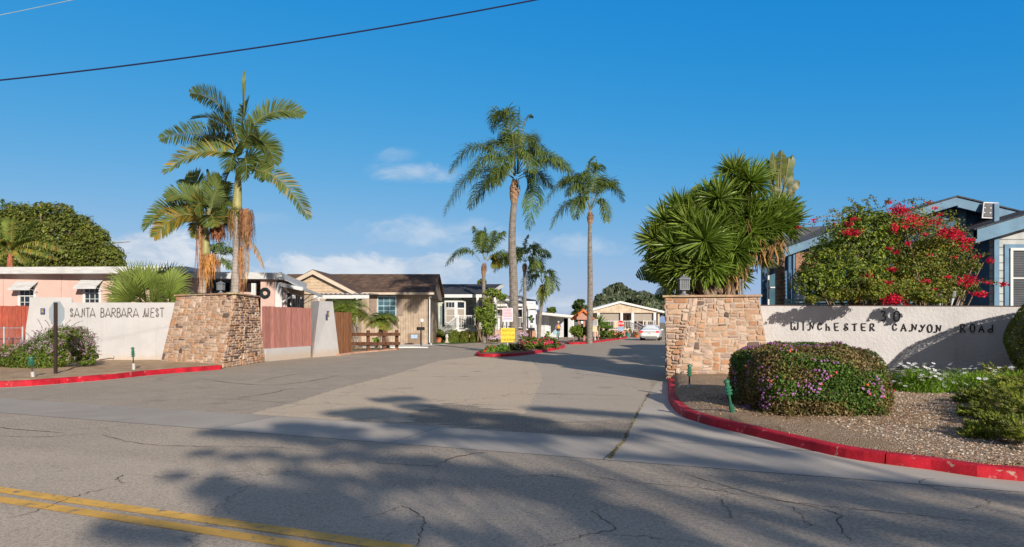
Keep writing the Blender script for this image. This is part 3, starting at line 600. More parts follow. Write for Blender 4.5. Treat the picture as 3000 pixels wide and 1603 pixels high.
for px in (12, 66): MB().tube([(xat(px, YC), YC, 0), (xat(px, YC), YC, zat(960, YC))], .035, 8).lathe((xat(px, YC), YC, zat(960, YC)), [(.04, 0), (.04, .03), (.01, .05)], 8).build('post', M_GALV, f)
MB().tube([(-27, YC, zat(961, YC)), (xat(66, YC), YC, zat(961, YC))], .02, 6).build('top_rail', M_GALV, f)
mb = MB(); x0, x1, z1 = -26., xat(66, YC), zat(962, YC)
for k in range(-24, 110):
    for sgn in (1, -1):
        xa = x0+k*.065; za, zb = .12, z1; xb = xa+sgn*(zb-za)
        lo, hi = max(0, 0), 1
        pa, pb = Vector((xa, YC, za)), Vector((xb, YC, zb))
        def clip(pa, pb):
            ts = [0, 1]
            for X_ in (x0, x1):
                if (pa.x-X_)*(pb.x-X_) < 0: ts.append((X_-pa.x)/(pb.x-pa.x))
            ts.sort()
            for i in range(len(ts)-1):
                m_ = pa.lerp(pb, (ts[i]+ts[i+1])/2)
                if x0 <= m_.x <= x1: return pa.lerp(pb, ts[i]), pa.lerp(pb, ts[i+1])
        cl = clip(pa, pb)
        if cl: mb.tube([cl[0], cl[1]], .0028, 3, cap=False)
mb.build('mesh_panel', M_GALV, f)
# low stucco wall with maroon boards, then the white battered pier
lw0, lw1 = Vector((-10.68, 28.15, 0)), Vector((-9.84, 31.7, 0))
dl = (lw1-lw0).normalized(); nl = Vector((dl.y, -dl.x, 0))
lw = thing('low_wall', 'low white stucco wall under the maroon boards beside the drive', 'wall', tuple(lw0))
za, zb = zat(1022, 28.15), zat(1014, 31.7)
MB().hexa([lw0, lw1, lw1-nl*.3, lw0-nl*.3], [Vector((p.x, p.y, z)) for p, z in ((lw0, za), (lw1, zb), (lw1-nl*.3, zb), (lw0-nl*.3, za))]).build('wall_panel', M_STUC, lw)
f = thing('board_fence', 'faded maroon board fence standing on the low white wall beside the drive', 'fence', tuple(lw0))
mb = MB(); boards(mb, lw0-nl*.12-dl*.1, lw1-nl*.12+dl*.25, za-.02, zat(897, 28.15), zb-.02, zat(903, 31.9), seed=7, w_=.12); mb.build('board_panel', M_MARW, f)
mb = MB(); [mb.bar(lw0-nl*.17+Vector((0, 0, z)), lw1-nl*.17+Vector((0, 0, z)), .05, .09) for z in (.9, 1.7, 2.2)]; mb.build('rail', M_MARW, f)
pf = Vector((xat(916, 31.5), 31.5, 0)); pr = Vector((xat(994, 33.6), 33.6, 0)); pl_ = Vector((xat(896, 32.6), 32.6, 0)); pb_ = pr+(pl_-pf)
T_ = [Vector((xat(px, Y), Y, zat(882, 32.4))) for px, Y in ((936, 32.1), (975, 33.3), (952, 34.4), (912, 33.1))]
pz = thing('gate_pier', 'tall battered white stucco pier with a small tile between the maroon and brown fences', 'pier', tuple(pf))
MB().hexa([pf, pr, pb_, pl_], T_).build('pier_body', M_STUC, pz)
dd = (pr-pf).normalized(); tile(pz, P(957, 920, 32.45)+Vector((.1, -.12, 0)), .16, .3, dd)
f0, f1 = Vector((xat(984, 33.9), 33.9, 0)), Vector((xat(1030, 36.6), 36.6, 0))
f = thing('board_fence', 'short brown natural board fence right of the white pier', 'fence', tuple(f0))
mb = MB(); boards(mb, f0, f1, .05, zat(914, 33.9), .05, zat(916, 36.6), seed=9, w_=.13); boards(mb, f1, f1+Vector((-2.2, 1.3, 0)), .05, zat(916, 36.6), .05, zat(916, 36.6), seed=12, w_=.13); mb.build('board_panel', M_BRNW, f)
f = thing('rail_fence', 'low dark timber rail fence with three posts in front of the small palms', 'fence', (xat(1030, 37), 37, 0))
rp = [Vector((xat(px, Y), Y, 0)) for px, Y in ((1032, 37), (1078, 38.2), (1124, 39.4), (1162, 40.6))]
for k, p in enumerate(rp[1:]): MB().box(p+Vector((0, .07, .62)), (.17, .17, 1.24), rz=.5).build('post', M_LOG, f)
for zy in (980, 1007): MB().bar(Vector((rp[0].x, rp[0].y-.05, zat(zy, 37))), Vector((rp[3].x+.2, rp[3].y-.05, zat(zy-.6, 40.6))), .1, .19).build('rail', M_LOG, f)
ke = curve([G(997, 1042), G(1060, 1034), G(1120, 1029), G(1170, 1024)])
kerb(ke, .08, .25, name='kerb_edging', side=1, mat=M('salmon_kerb', (.5, .3, .2), var=.2, bump=.4), seg=1.2)
# ------------------------------------------------------------------ foliage
def leafmat(name, col, trans=.25, rough=.5, var=.25, spec=.4): return M(name, col, rough=rough, var=var, vs=1.3, attr=True, trans=trans, spec=spec)
M_PALM = leafmat('palm_leaf', (.11, .16, .04)); M_QUEEN = leafmat('queen_palm_leaf', (.125, .185, .04)); M_YUC = leafmat('yucca_leaf', (.17, .24, .045), rough=.4)
M_DRY = leafmat('dry_leaf', (.36, .23, .12), trans=.15, rough=.8); M_LEAF = leafmat('leaf', (.115, .16, .033)); M_FAN = leafmat('fan_leaf', (.17, .23, .045))
M_RACH = M('leaf_stalk', (.2, .19, .07), rough=.6, attr=True)
M_TRG = M('ringed_grey_trunk', (.33, .30, .27), rough=.9, var=.2, vs=5, bump=.4, bs=14, attr=True)
M_TRQ = M('queen_trunk', (.21, .19, .168), rough=.9, var=.25, vs=5, bump=.4, bs=14, attr=True)
M_TRB = M('brown_trunk', (.22, .165, .125), rough=.95, var=.3, vs=6, bump=.7, bs=20, attr=True)
M_SHAFT = M('crownshaft_green', (.28, .27, .11), rough=.5, var=.2, vs=4, gx=(1, 1, .4))
M_FIB = M('fibre_brown', (.3, .2, .13), rough=.95, var=.4, vs=9, bump=.8, bs=30, attr=True)
def nz(a): return a/np.maximum(1e-9, np.linalg.norm(a, axis=-1, keepdims=True))
def frond(base, ctrl, tip, r, nl=60, ll=.5, lw=.03, sag=.2, vee=.35, fwd=.7, start=.14, rw=.02, col=(1, 1, 1), dry=0., twist=0., tear=.06, roll=0., vsd=.25):
    """pinnate frond on a quadratic arc; returns (leaflets, stalk) as two MBs"""
    b, c, t = (np.array(tuple(x)) for x in (base, ctrl, tip)); u = np.linspace(start, .995, nl)[:, None]
    f = lambda u: (1-u)**2*b+2*u*(1-u)*c+u*u*t
    tan = nz(2*(1-u)*(c-b)+2*u*(t-c)); up = np.array([0, 0, 1.]); side = nz(np.cross(tan, up)); nrm = np.cross(side, tan)
    ca, sa = np.cos(roll+twist*u), np.sin(roll+twist*u); side, nrm = side*ca+nrm*sa, nrm*ca-side*sa
    mb = MB(); prof = np.clip(np.sin(np.pi*np.clip((u-start)/(1-start)*.86+.12, 0, 1))**.55, .22, 1)
    for s_ in (1, -1):
        n = nl; keep = r.random(n) > tear
        d = nz(side*s_+tan*(fwd*(.6+.8*u))+nrm*(vee*r.normal(1, vsd, (n, 1)))+r.normal(0, .07, (n, 3)))
        L = ll*prof*r.uniform(.86, 1.12, (n, 1)); p0 = f(u)
        p1 = p0+d*L*.45; d2 = nz(d-up*sag*r.uniform(.7, 1.4, (n, 1))); p2 = p1+d2*L*.35; d3 = nz(d2-up*sag*1.3); p3 = p2+d3*L*.25
        wv = nz(np.cross(d, nrm))*lw*.5
        V = np.stack([p0-wv*.5, p0+wv*.5, p1+wv, p1-wv, p2+wv*.8, p2-wv*.8, p3], 1)[keep]
        k = r.uniform(.65, 1.3, (n, 1)); cc = np.array([col])*k
        if dry > 0: m = r.random((n, 1)) < dry; cc = np.where(m, np.array([[2.6, 1.35, .9]])*k, cc)
        mb.bulk(V, [(0, 1, 2, 3), (3, 2, 4, 5), (5, 4, 6)], cc[keep])
    st = MB(); uu = [i/12 for i in range(13)]; st.tube([Vector(((1-x)**2*b+2*x*(1-x)*c+x*x*t).tolist()) for x in uu], [rw*(1.3-x*1.1) for x in uu], 4)
    return mb, st
def add_frond(root, mat, *a, stalkcol=None, **k):
    m, s = frond(*a, **k); fo = m.build('frond', mat, root); s.build('stalk', M_RACH, fo); return fo
def trunk(mb, pts, radii, n=12, ring=.14, amp=.03, col=(1, 1, 1)):
    """ringed palm trunk"""
    p = curve(pts, 8) if len(pts) > 2 else [Vector(pts[0]).lerp(Vector(pts[1]), i/16) for i in range(17)]
    L = [0]
    for i in range(1, len(p)): L.append(L[-1]+(p[i]-p[i-1]).length)
    m = int(L[-1]/ring*2); out, rs = [], []; j = 0
    for k in range(m+1):
        d = L[-1]*k/m
        while j < len(L)-2 and L[j+1] < d: j += 1
        q = p[j].lerp(p[j+1], (d-L[j])/max(1e-6, L[j+1]-L[j])); x = d/L[-1]*(len(radii)-1); i = min(int(x), len(radii)-2); rr = radii[i]+(radii[i+1]-radii[i])*(x-i)
        out.append(q); rs.append(rr*(1+amp*(1 if k % 2 else -1)))
    mb.tube(out, rs, n, col)
def strands(mb, top, n, L, spread, r, lw=.012, cols=((1, 1, 1),), wav=.1):
    """hanging threads (dry leaf bases, flower strings)"""
    a = r.uniform(0, 2*np.pi, n); rad = r.random(n)**.5*spread; t = np.array(tuple(top)); p = t+np.stack([np.cos(a)*rad, np.sin(a)*rad, r.uniform(-.1, .1, n)], -1); wv = np.stack([np.cos(a+1.57), np.sin(a+1.57), 0*a], -1)*lw
    ln = L*r.uniform(.5, 1.1, n); V = [p-wv, p+wv]; q = p
    for k in range(3):
        q = q+np.stack([np.cos(a)*rad*.12+r.normal(0, wav*.3, n), np.sin(a)*rad*.12+r.normal(0, wav*.3, n), -ln/3], -1); V += [q+wv*(.9-.25*k), q-wv*(.9-.25*k)]
    V = np.stack([V[0], V[1], V[2], V[3], V[4], V[5], V[6], V[7]], 1); cs = np.array(cols)[r.integers(0, len(cols), n)]*r.uniform(.7, 1.25, (n, 1))
    mb.bulk(V, [(0, 1, 2, 3), (3, 2, 4, 5), (5, 4, 6, 7)], cs)
def blobs(mb, cs, n, size, r, cols, clump=30, spread=.28, shell=.75, flat=.0, aspect=.5, upb=.3, cup=True):
    """leaves gathered in clumps spread through ellipsoids cs = [(centre, (rx, ry, rz)), ...]"""
    vol = np.array([c[1][0]*c[1][1]*c[1][2] for c in cs])**.67; vol /= vol.sum()
    for (c, rad), share in zip(cs, vol):
        m = int(n*share); k = max(3, int(clump*share*len(cs))); c = np.array(tuple(c)); rad = np.array(rad)
        d = nz(r.normal(0, 1, (k, 3))); rr = shell+(1.02-shell)*r.random((k, 1)); cc = c+d*rad*rr
        csz = rad.mean()*spread*r.uniform(.6, 1.4, (k, 1)); tint = r.uniform(.72, 1.28, (k, 1))
        w_ = r.integers(0, k, m); off = nz(r.normal(0, 1, (m, 3)))*r.random((m, 1))**.45; p = cc[w_]+off*csz[w_]*np.array([1, 1, .72])
        nd = nz(off*.8+d[w_]*.6+r.normal(0, .55, (m, 3))+np.array([0, 0, upb])); a = nz(np.cross(nd, r.normal(0, 1, (m, 3)))); b = np.cross(nd, a)
        s_ = size*r.uniform(.55, 1.25, (m, 1)); V = np.stack([p-a*s_, p-b*s_*aspect+nd*s_*.12, p+a*s_, p+b*s_*aspect+nd*s_*.12], 1)
        col = np.array(cols)[r.integers(0, len(cols), m)]*tint[w_]*r.uniform(.8, 1.2, (m, 1)); mb.bulk(V, [(0, 1, 2, 3)], col)
    return mb
def limbs(mb, base, ends, r0, rr, n=6):
    base = Vector(base)
    for e in ends:
        e = Vector(e); m1 = base.lerp(e, .4)+Vector((rr.normal(0, .1), rr.normal(0, .1), .15*(e-base).length*.5)); mb.tube(curve([base, m1, e], 5), [r0*(1-.075*i) for i in range(11)], n)

# ---- the two king palms in the left planter
def zp2(x, y): return 400+x/1.8345, 150+y/1.8345
def PZ(x, y, Y): px, py = zp2(x, y); return P(px, py, Y)
def king(name, label, base, top, shafttop, crown_r, fr, seed, Y, tr, group):
    root = thing(name, label, 'palm tree', tuple(base), group); r = rng(seed)
    mb = MB(); trunk(mb, [base, base.lerp(top, .5)+Vector((.02, .03, 0)), top], [tr*1.12, tr, tr*.95], 12, .13, .035); mb.build('trunk', M_TRG, root)
    ax = (shafttop-top); n = 9; MB().tube([top+ax*(k/n) for k in range(n+1)], [tr*1.25*(1-.5*(k/n)**1.3) for k in range(n+1)], 12).build('crown_shaft', M_SHAFT, root, smooth=True)
    for f in fr:
        (b, c, t), dy, dr = f[0], f[1], f[2]; kw = dict(nl=84, ll=.68, lw=.045, sag=.12, vee=.3, fwd=.75, rw=.024, dry=dr, twist=r.uniform(-.5, .5), roll=r.choice([-1, 1])*r.uniform(.55, 1.15), tear=.05)
        kw.update(f[3] if len(f) > 3 else {}); bp, cp, tp = PZ(*b, Y), PZ(*c, Y+dy*.5), PZ(*t, Y+dy)
        add_frond(root, M_PALM, bp, cp, tp, r, **kw)
    return root, r
YA = 26.6
A_fr = [(((562, 520), (585, 330), (577, 110)), -.1, 0, dict(ll=.28, fwd=2.2, nl=50)), (((560, 520), (570, 360), (600, 270)), .5, 0, dict(ll=.75)), (((545, 480), (480, 240), (290, 225)), .8, .0), (((550, 500), (470, 320), (305, 365)), -.9, .1),
        (((540, 540), (380, 390), (125, 470)), 1.0, 0), (((545, 600), (380, 450), (150, 655)), -.9, .25, dict(ll=.66)), (((575, 480), (690, 260), (895, 345)), .5, 0, dict(ll=.7)), (((580, 520), (700, 430), (742, 605)), .7, 0),
        (((570, 650), (760, 590), (925, 900)), -.6, .12, dict(ll=.66)), (((565, 600), (640, 500), (690, 690)), 1.0, 0), (((545, 640), (490, 600), (470, 765)), .6, .2), (((555, 540), (500, 330), (400, 400)), 1.2, 0),
        (((550, 560), (440, 430), (330, 520)), .9, .1), (((560, 560), (590, 400), (650, 470)), -1.0, 0), (((552, 600), (520, 480), (505, 640)), -1.0, 0), (((560, 600), (600, 520), (590, 690)), -.8, 0), (((545, 560), (460, 360), (470, 330)), .3, 0)]
ra, r_ = king('king_palm', 'tall king palm with orange flower strings rising from the left stone planter', PZ(530, 1300, YA), PZ(540, 852, YA), PZ(548, 640, YA), 1, A_fr, 21, YA, .155, None)
mb = MB(); c0 = PZ(590, 860, YA-.2)
strands(mb, c0, 230, 1.55, .28, r_, .012, ((.85, .6, .45), (.9, .72, .55), (.55, .42, .36))); strands(mb, PZ(520, 870, YA), 70, 1.4, .25, r_, .014, ((.45, .5, .3), (.9, .7, .4))); strands(mb, PZ(560, 1060, YA-.15), 60, 1.9, .1, r_, .014, ((1.2, .85, .6),))
mb.build('flower_strings', M_FIB, ra)
for (b, c, t) in (((590, 1010), (640, 1030), (686, 1165)), ((575, 1010), (600, 1080), (575, 1295))): add_frond(ra, M_DRY, PZ(*b, YA-.2), PZ(*c, YA-.5), PZ(*t, YA-.6), r_, nl=36, ll=.3, lw=.03, sag=1.2, vee=-.2, fwd=1.0, rw=.015)
YB = 26.9
B_fr = [(((385, 880), (395, 760), (380, 640)), 0, 0, dict(ll=.3, fwd=2.)), (((385, 900), (330, 660), (265, 690)), .7, 0), (((380, 890), (300, 730), (165, 790)), -.6, .05), (((378, 915), (180, 740), (38, 958)), .3, .1, dict(ll=.66)), (((372, 930), (250, 800), (95, 1000)), -.7, .6),
        (((395, 900), (440, 760), (482, 830)), .5, 0), (((392, 880), (420, 740), (460, 700)), -.3, 0), (((390, 925), (520, 820), (585, 1020)), -.5, .25), (((385, 900), (350, 760), (310, 860)), -1.0, .2), (((385, 920), (400, 830), (420, 940)), -.9, .2), (((380, 930), (330, 850), (310, 1000)), .5, .5), (((390, 900), (460, 850), (470, 940)), .9, 0)]
rb_, r_ = king('king_palm', 'shorter king palm with brown pod leaning over the left stone planter', PZ(352, 1300, YB), PZ(372, 1100, YB), PZ(372, 930, YB), 1, B_fr, 33, YB, .15, None)
mb = MB(); strands(mb, PZ(395, 1100, YB-.15), 150, .85, .3, r_, .014, ((1.5, 1.1, .5), (1.3, .9, .45))); strands(mb, PZ(345, 950, YB-.1), 46, 2.9, .16, r_, .014, ((1.3, 1.0, .75), (1.0, .8, .6))); strands(mb, PZ(378, 1130, YB-.15), 40, 1.2, .2, r_, .014, ((1.5, 1.1, .5),)); mb.build('flower_strings', M_FIB, rb_)
mb = MB(); strands(mb, PZ(435, 935, YB-.3), 260, .62, .27, r_, .02, ((.8, .5, .4), (.6, .4, .3)), .05); mb.build('seed_pod', M_FIB, rb_)

# ---- queen palms
def z6(x, y): return 1250+x/1.911, 280+y/1.911
def queen(label, Y, trunk_px, crown, fr, seed, r0, r1, nl=135, ll=1.05, conv=z6, group='queen palms along the drive', lw=.034, base_z=.0):
    pts = [P(px, py, Y) for px, py in trunk_px]; pts[0].z = base_z; r = rng(seed)
    root = thing('queen_palm', label, 'palm tree', tuple(pts[0]), group)
    mb = MB(); trunk(mb, pts, [r0, r0*.9, r0*.8, r1], 12, .12, .025); mb.build('trunk', M_TRQ, root)
    t = pts[-1]; c = P(*conv(*crown), Y); h = (c-t).length
    mb = MB()
    for k in range(46):
        a = k*2.4; z = k/46; p = t.lerp(c, z*.85); d = Vector((math.cos(a), math.sin(a), 0)); rr = r1*(1.1+.75*math.sin(math.pi*min(1, z*1.1)))
        e = p+d*rr; mb.poly([p+d*r1*.5+Vector((-d.y, d.x, 0))*.09, p+d*r1*.5-Vector((-d.y, d.x, 0))*.09, e-Vector((-d.y, d.x, 0))*.05+Vector((0, 0, .12)), e+Vector((-d.y, d.x, 0))*.05+Vector((0, 0, .12)), e+Vector((0, 0, .34))], [(0, 1, 2, 3), (3, 2, 4)], tuple(np.array([1, .9, .8])*r.uniform(.5, 1.3)))
    mb.lathe(t, [(r1, -.1), (r1*1.5, h*.25), (r1*1.4, h*.6), (r1*.6, h)], 10, (1, 1, 1)); mb.build('leaf_bases', M_FIB, root)
    for f in fr:
        (b, cc, tt), dy = f[0], f[1]; kw = dict(nl=nl, ll=ll, lw=lw, sag=.8, vee=.15, vsd=2.6, fwd=.6, rw=.02, start=.2, twist=r.uniform(-.3, .3), tear=.08); kw.update(f[2] if len(f) > 2 else {})
        add_frond(root, M_QUEEN, P(*conv(*b), Y), P(*conv(*cc), Y+dy*.6), P(*conv(*tt), Y+dy), r, **kw)
    return root
Q1 = [(((500, 440), (410, -90), (365, 200)), .4), (((500, 440), (470, 20), (420, 120)), -.9), (((505, 430), (515, 200), (520, 60)), 0, dict(ll=.35, fwd=1.5)), (((508, 430), (530, 60), (597, 120)), .3, dict(ll=.32, nl=50)), (((492, 450), (300, 130), (128, 430)), .6), (((488, 460), (240, 300), (98, 670)), -.3),
      (((495, 450), (330, 220), (240, 470)), -1.2), (((490, 470), (370, 350), (240, 630)), .9), (((496, 440), (430, 180), (330, 300)), 1.2), (((510, 440), (640, 200), (845, 470)), .2), (((510, 440), (700, 290), (800, 420)), -1.0), (((515, 455), (610, 380), (700, 510)), .9),
      (((512, 470), (640, 380), (570, 745)), .5, dict(col=(.8, 1., 1.1))), (((505, 440), (620, 150), (650, 400)), -.7), (((498, 440), (440, 220), (395, 500)), -1.4), (((505, 440), (560, 190), (590, 430)), -1.3), (((505, 440), (540, 150), (610, 260)), 1.2), (((500, 440), (480, 120), (450, 260)), 1.0), (((500, 450), (420, 330), (330, 520)), -1.0)]
queen('tallest queen palm with thick trunk standing in the red kerbed island by the yellow sign', 36.2, [(1506, 1037), (1505, 850), (1500, 700), (1506, 592)], (500, 470), Q1, 5, .27, .165)
Q2 = [(((915, 640), (880, 360), (945, 340)), .2, dict(ll=.45)), (((912, 640), (830, 300), (655, 620)), -.3), (((912, 645), (800, 500), (692, 745)), .5), (((914, 640), (860, 400), (745, 500)), 1.2), (((914, 640), (860, 480), (835, 690)), -1.0), (((920, 640), (1010, 380), (1105, 590)), .2), (((918, 645), (1000, 510), (1005, 705)), -.6),
      (((915, 640), (880, 380), (850, 470)), -.9), (((918, 640), (960, 380), (985, 510)), .8), (((916, 640), (940, 360), (960, 400)), -.6), (((913, 640), (840, 430), (790, 560)), -1.2), (((918, 640), (980, 430), (1060, 500)), 1.2)]
queen('slender tall queen palm beside the tile roofed kiosk', 52, [(1727, 1000), (1729, 850), (1728, 720), (1729, 656)], (915, 650), Q2, 6, .25, .15, nl=105, ll=1.15, lw=.05)
Q3 = [(((325, 920), (290, 790), (265, 735)), .3), (((330, 915), (390, 790), (435, 765)), -.3), (((300, 930), (220, 790), (108, 950)), .2), (((340, 925), (430, 830), (482, 945)), .3), (((325, 920), (335, 800), (325, 735)), 0, dict(ll=.4)), (((322, 920), (290, 830), (310, 760)), -.8), (((330, 920), (360, 830), (380, 760)), .8), (((335, 925), (400, 860), (390, 960)), .8, dict(col=(1.6, 1.1, .6)))]
queen('slim queen palm with sparse crown in front of the pale green house', 55, [(1419, 1000), (1418, 930), (1417, 860), (1417, 806)], (325, 940), Q3, 7, .2, .14, nl=95, ll=1.0, lw=.055)
Q4 = [(((550, 930), (540, 820), (570, 780)), .2, dict(ll=.5)), (((545, 930), (450, 830), (380, 985)), .3), (((545, 930), (470, 870), (505, 900)), -.8), (((552, 930), (630, 830), (690, 900)), .3), (((552, 935), (610, 880), (600, 960)), -.8), (((548, 930), (510, 820), (500, 880)), .8), (((550, 930), (590, 800), (610, 860)), .5), (((548, 930), (500, 900), (440, 940)), -.6)]
queen('queen palm just right of the tallest one in front of the white house', 60, [(1535, 1000), (1537, 920), (1537, 850), (1537, 796)], (550, 945), Q4, 8, .2, .14, nl=90, ll=1.15, lw=.06)
Q5 = [(((645, 1050), (600, 880), (520, 1110)), .3, dict(col=(1.3, 1.15, .9))), (((645, 1050), (640, 900), (600, 960)), .6), (((650, 1050), (680, 900), (740, 1090)), .3, dict(col=(1.3, 1.2, .9))), (((648, 1050), (690, 960), (690, 1110)), -.7), (((646, 1050), (640, 900), (650, 900)), 0), (((646, 1050), (600, 940), (570, 1090)), -.8), (((648, 1060), (665, 1040), (640, 1170)), -.3, dict(col=(1.8, 1.4, .7)))]
queen('short leaning queen palm with yellowish drooping fronds near the carport', 64, [(1578, 985), (1582, 930), (1588, 880), (1589, 848)], (645, 1070), Q5, 9, .2, .15, nl=90, ll=1.05, lw=.06)
# distant palm behind the pink house
q7 = [(((600, 1110), (560, 1000), (500, 1100)), .3), (((600, 1110), (600, 960), (620, 1050)), .3), (((605, 1110), (660, 1010), (700, 1100)), .3), (((600, 1110), (540, 1060), (520, 1160)), -.5), (((600, 1110), (650, 1080), (660, 1150)), -.5), (((600, 1110), (580, 1000), (560, 1040)), -.6), (((600, 1110), (630, 1020), (680, 1050)), -.4)]
def z2b(x, y): return 640+(x-600)/1.8345, 765+(y-1110)/1.8345
rt = queen('bushy palm crown seen behind the pink house roof between the king palms', 58, [(640, 990), (640, 900), (640, 800), (640, 776)], (600, 1120), q7, 12, .2, .16, nl=50, ll=.8, lw=.06, conv=z2b)
for c in rt.children:
    if c.name.startswith('frond'): pass
# ragged palm in front of the big tree, far left
YL = 44
rp_ = thing('king_palm', 'ragged yellowing palm with reddish trunk in front of the big tree at the far left', 'palm tree', (xat(29, YL), YL, 0)); r_ = rng(77)
mb = MB(); trunk(mb, [Vector((xat(29, YL), YL, 0)), P(29, 850, YL), P(30, 745, YL)], [.3, .27, .16], 10, .2, .02, (1.5, .75, .55)); mb.build('trunk', M_TRB, rp_)
def z4(x, y): return x/3.931, 550+y/3.931
for b, c, t, dr, k in [((120, 740), (60, 500), (75, 340), .0, dict(ll=.4, col=(1.8, 1.7, 1.2))), ((130, 740), (230, 560), (390, 400), 0, dict(ll=.5, col=(1.8, 1.7, 1.1))), ((140, 750), (420, 540), (735, 730), .5, dict(sag=1.0, ll=.9)), ((130, 760), (300, 640), (660, 830), .4, dict(sag=1.)),
                    ((110, 760), (-60, 520), (-200, 700), .4, dict(sag=1.)), ((120, 750), (80, 560), (-60, 640), .6, {}), ((130, 750), (130, 480), (160, 330), .3, dict(ll=.3)), ((130, 760), (250, 700), (300, 850), .3, dict(sag=1.2)), ((110, 770), (0, 700), (-40, 860), .5, dict(sag=1.2)), ((130, 760), (200, 640), (420, 560), .2, {})]:
    kw = dict(nl=50, ll=.8, lw=.07, sag=.5, vee=.2, rw=.03, dry=dr, col=(1.3, 1.3, .9)); kw.update(k); add_frond(rp_, M_PALM, P(*z4(*b), YL), P(*z4(*c), YL-.4), P(*z4(*t), YL-.6), r_, **kw)

# ---- fan palm behind the left sign wall
def fan(root, hub, d, up, R_, r, nseg=34, span=300, col=(1, 1, 1)):
    hub, d = np.array(tuple(hub)), np.array(tuple(d)); d = d/np.linalg.norm(d); up = np.array(tuple(up)); s = np.cross(d, up); s /= np.linalg.norm(s); n_ = np.cross(s, d)
    a = np.radians(np.linspace(-span/2, span/2, nseg))+r.normal(0, .02, nseg); dirs = np.cos(a)[:, None]*d+np.sin(a)[:, None]*s
    L = R_*(.78+.22*np.cos(a*.6))[:, None]*r.uniform(.93, 1.05, (nseg, 1)); wv = (-np.sin(a)[:, None]*d+np.cos(a)[:, None]*s)
    fold = n_*((np.arange(nseg) % 2)[:, None]*2-1)*.012
    w1 = L*.55*np.tan(np.radians(span/nseg/2))*1.05; drop = np.array([0, 0, -1.])
    p0 = np.repeat(hub[None], nseg, 0); p1 = p0+dirs*L*.55; p2 = p1+nz(dirs+drop*.06)*L*.27; p3 = p2+nz(dirs+drop*.5*r.random((nseg, 1)))*L*.2
    V = np.stack([p0-wv*.01, p0+wv*.01, p1+wv*w1+fold, p1-wv*w1-fold, p2+wv*w1*.42, p2-wv*w1*.42, p3], 1); cc = np.array([col])*r.uniform(.75, 1.2, (nseg, 1))
    mb = MB().bulk(V, [(0, 1, 2, 3), (3, 2, 4, 5), (5, 4, 6)], cc); return mb.build('fan_leaf', M_FAN, root)
YF = 28.5; hb = P(440, 905, YF); fp = thing('fan_palm', 'bright green fan palm spreading over the top of the left sign wall', 'palm tree', (hb.x, hb.y, 0)); r_ = rng(41)
MB().tube([(hb.x, hb.y, 0), (hb.x, hb.y, hb.z-.1)], [.22, .16], 10).build('trunk', M_TRB, fp)
for k, (px, py, dy, Rr) in enumerate([(360, 785, .5, 1.0), (470, 800, .7, 1.05), (530, 790, .6, .95), (415, 800, -.3, 1.0), (335, 840, -.4, .95), (390, 850, -.9, .9), (470, 855, -.9, .9), (530, 850, -.5, .95), (420, 868, -1.25, .75), (350, 870, -.9, .7), (505, 870, -1.1, .7), (310, 800+60, .5, .8), (560, 868, .3, .75), (440, 800, 1.3, 1.1), (400, 872, -1.4, .6), (460, 878, -1.3, .6)]):
    hub = P(440+(px-440)*.6, 905+(py-905)*.62, YF+dy*.6); tipd = P(px, py-18, YF+dy*1.1)-hub; MB().tube(curve([hb, hb.lerp(hub, .6)+Vector((0, 0, .08)), hub], 4), .018, 5).build('leaf_stem', M_RACH, fp)
    fan(fp, hub, tipd, (r_.uniform(-.5, .5), -1, r_.uniform(.0, .7)), Rr*1.25, r_, span=r_.uniform(190, 270), col=(1.35, 1.15, .7) if k in (11, 14) else (1, 1, 1))
# ---- big green tree at the far left, a bare-topped one beside it, far trees
def tree(name, label, Y, cs, n, size, seed, cols, base=None, clump=60, tr=.4, group=None, mat=None, **k):
    """cs: ellipsoids (px, py, half width px, half height px, depth offset m)"""
    E = [(P(px, py, Y+dy), (a/FPX*Y, max(a, b)/FPX*Y*.8, b/FPX*Y)) for px, py, a, b, dy in cs]; bx = base if base is not None else cs[0][0]; r = rng(seed)
    root = thing(name, label, 'tree', (xat(bx, Y), Y, 0), group); mb = MB(); b0 = Vector((xat(bx, Y), Y, 0)); fork = Vector((xat(bx, Y), Y, min(e[0].z-e[1][2]*.6 for e in E)*.8+.3))
    mb.tube([b0, b0.lerp(fork, .5)+Vector((.1, 0, 0)), fork], [tr*1.3, tr, tr*.85], 9); limbs(mb, fork, [e[0] for e in E], tr*.6, r)
    for e in E: limbs(mb, e[0], [e[0]+Vector((r.normal(0, .5)*e[1][0], r.normal(0, .5)*e[1][1], r.uniform(0, .7)*e[1][2])) for _ in range(4)], tr*.2, r, 4)
    mb.build('trunk', M_TRB, root); 
    m2 = MB(); blobs(m2, E, n, size, rng(seed+1), cols, clump=clump, **k); m2.build('crown', mat or M_LEAF, root); return root
OL = ((1.25, 1.05, .8), (1.05, .95, .7), (1.5, 1.25, .9), (.8, .8, .7))
tree('broadleaf_tree', 'large rounded olive green tree behind the pink house at the far left', 62, [(110, 700, 110, 95, 2), (200, 700, 90, 75, 0), (255, 740, 70, 60, -1), (310, 760, 50, 40, -2), (40, 700, 90, 90, 0), (150, 760, 120, 50, -2), (-80, 730, 110, 100, 0), (70, 622, 38, 22, 1), (165, 615, 42, 20, 0), (232, 652, 30, 24, 0), (290, 692, 26, 24, -1), (332, 742, 18, 20, -2), (262, 672, 20, 16, -1), (120, 606, 20, 14, 0), (340, 775, 26, 18, -2)], 60000, .15, 51, OL, base=120, clump=420, tr=.5, spread=.28, shell=.8)
tree('scrubby_tree', 'thin bluish tree top poking above the big olive tree at the far left', 78, [(20, 610, 26, 26, 0), (8, 640, 30, 30, 0)], 1300, .13, 52, ((.6, .8, .9), (.5, .7, .8)), base=15, clump=40, tr=.22, spread=.3, shell=.4)
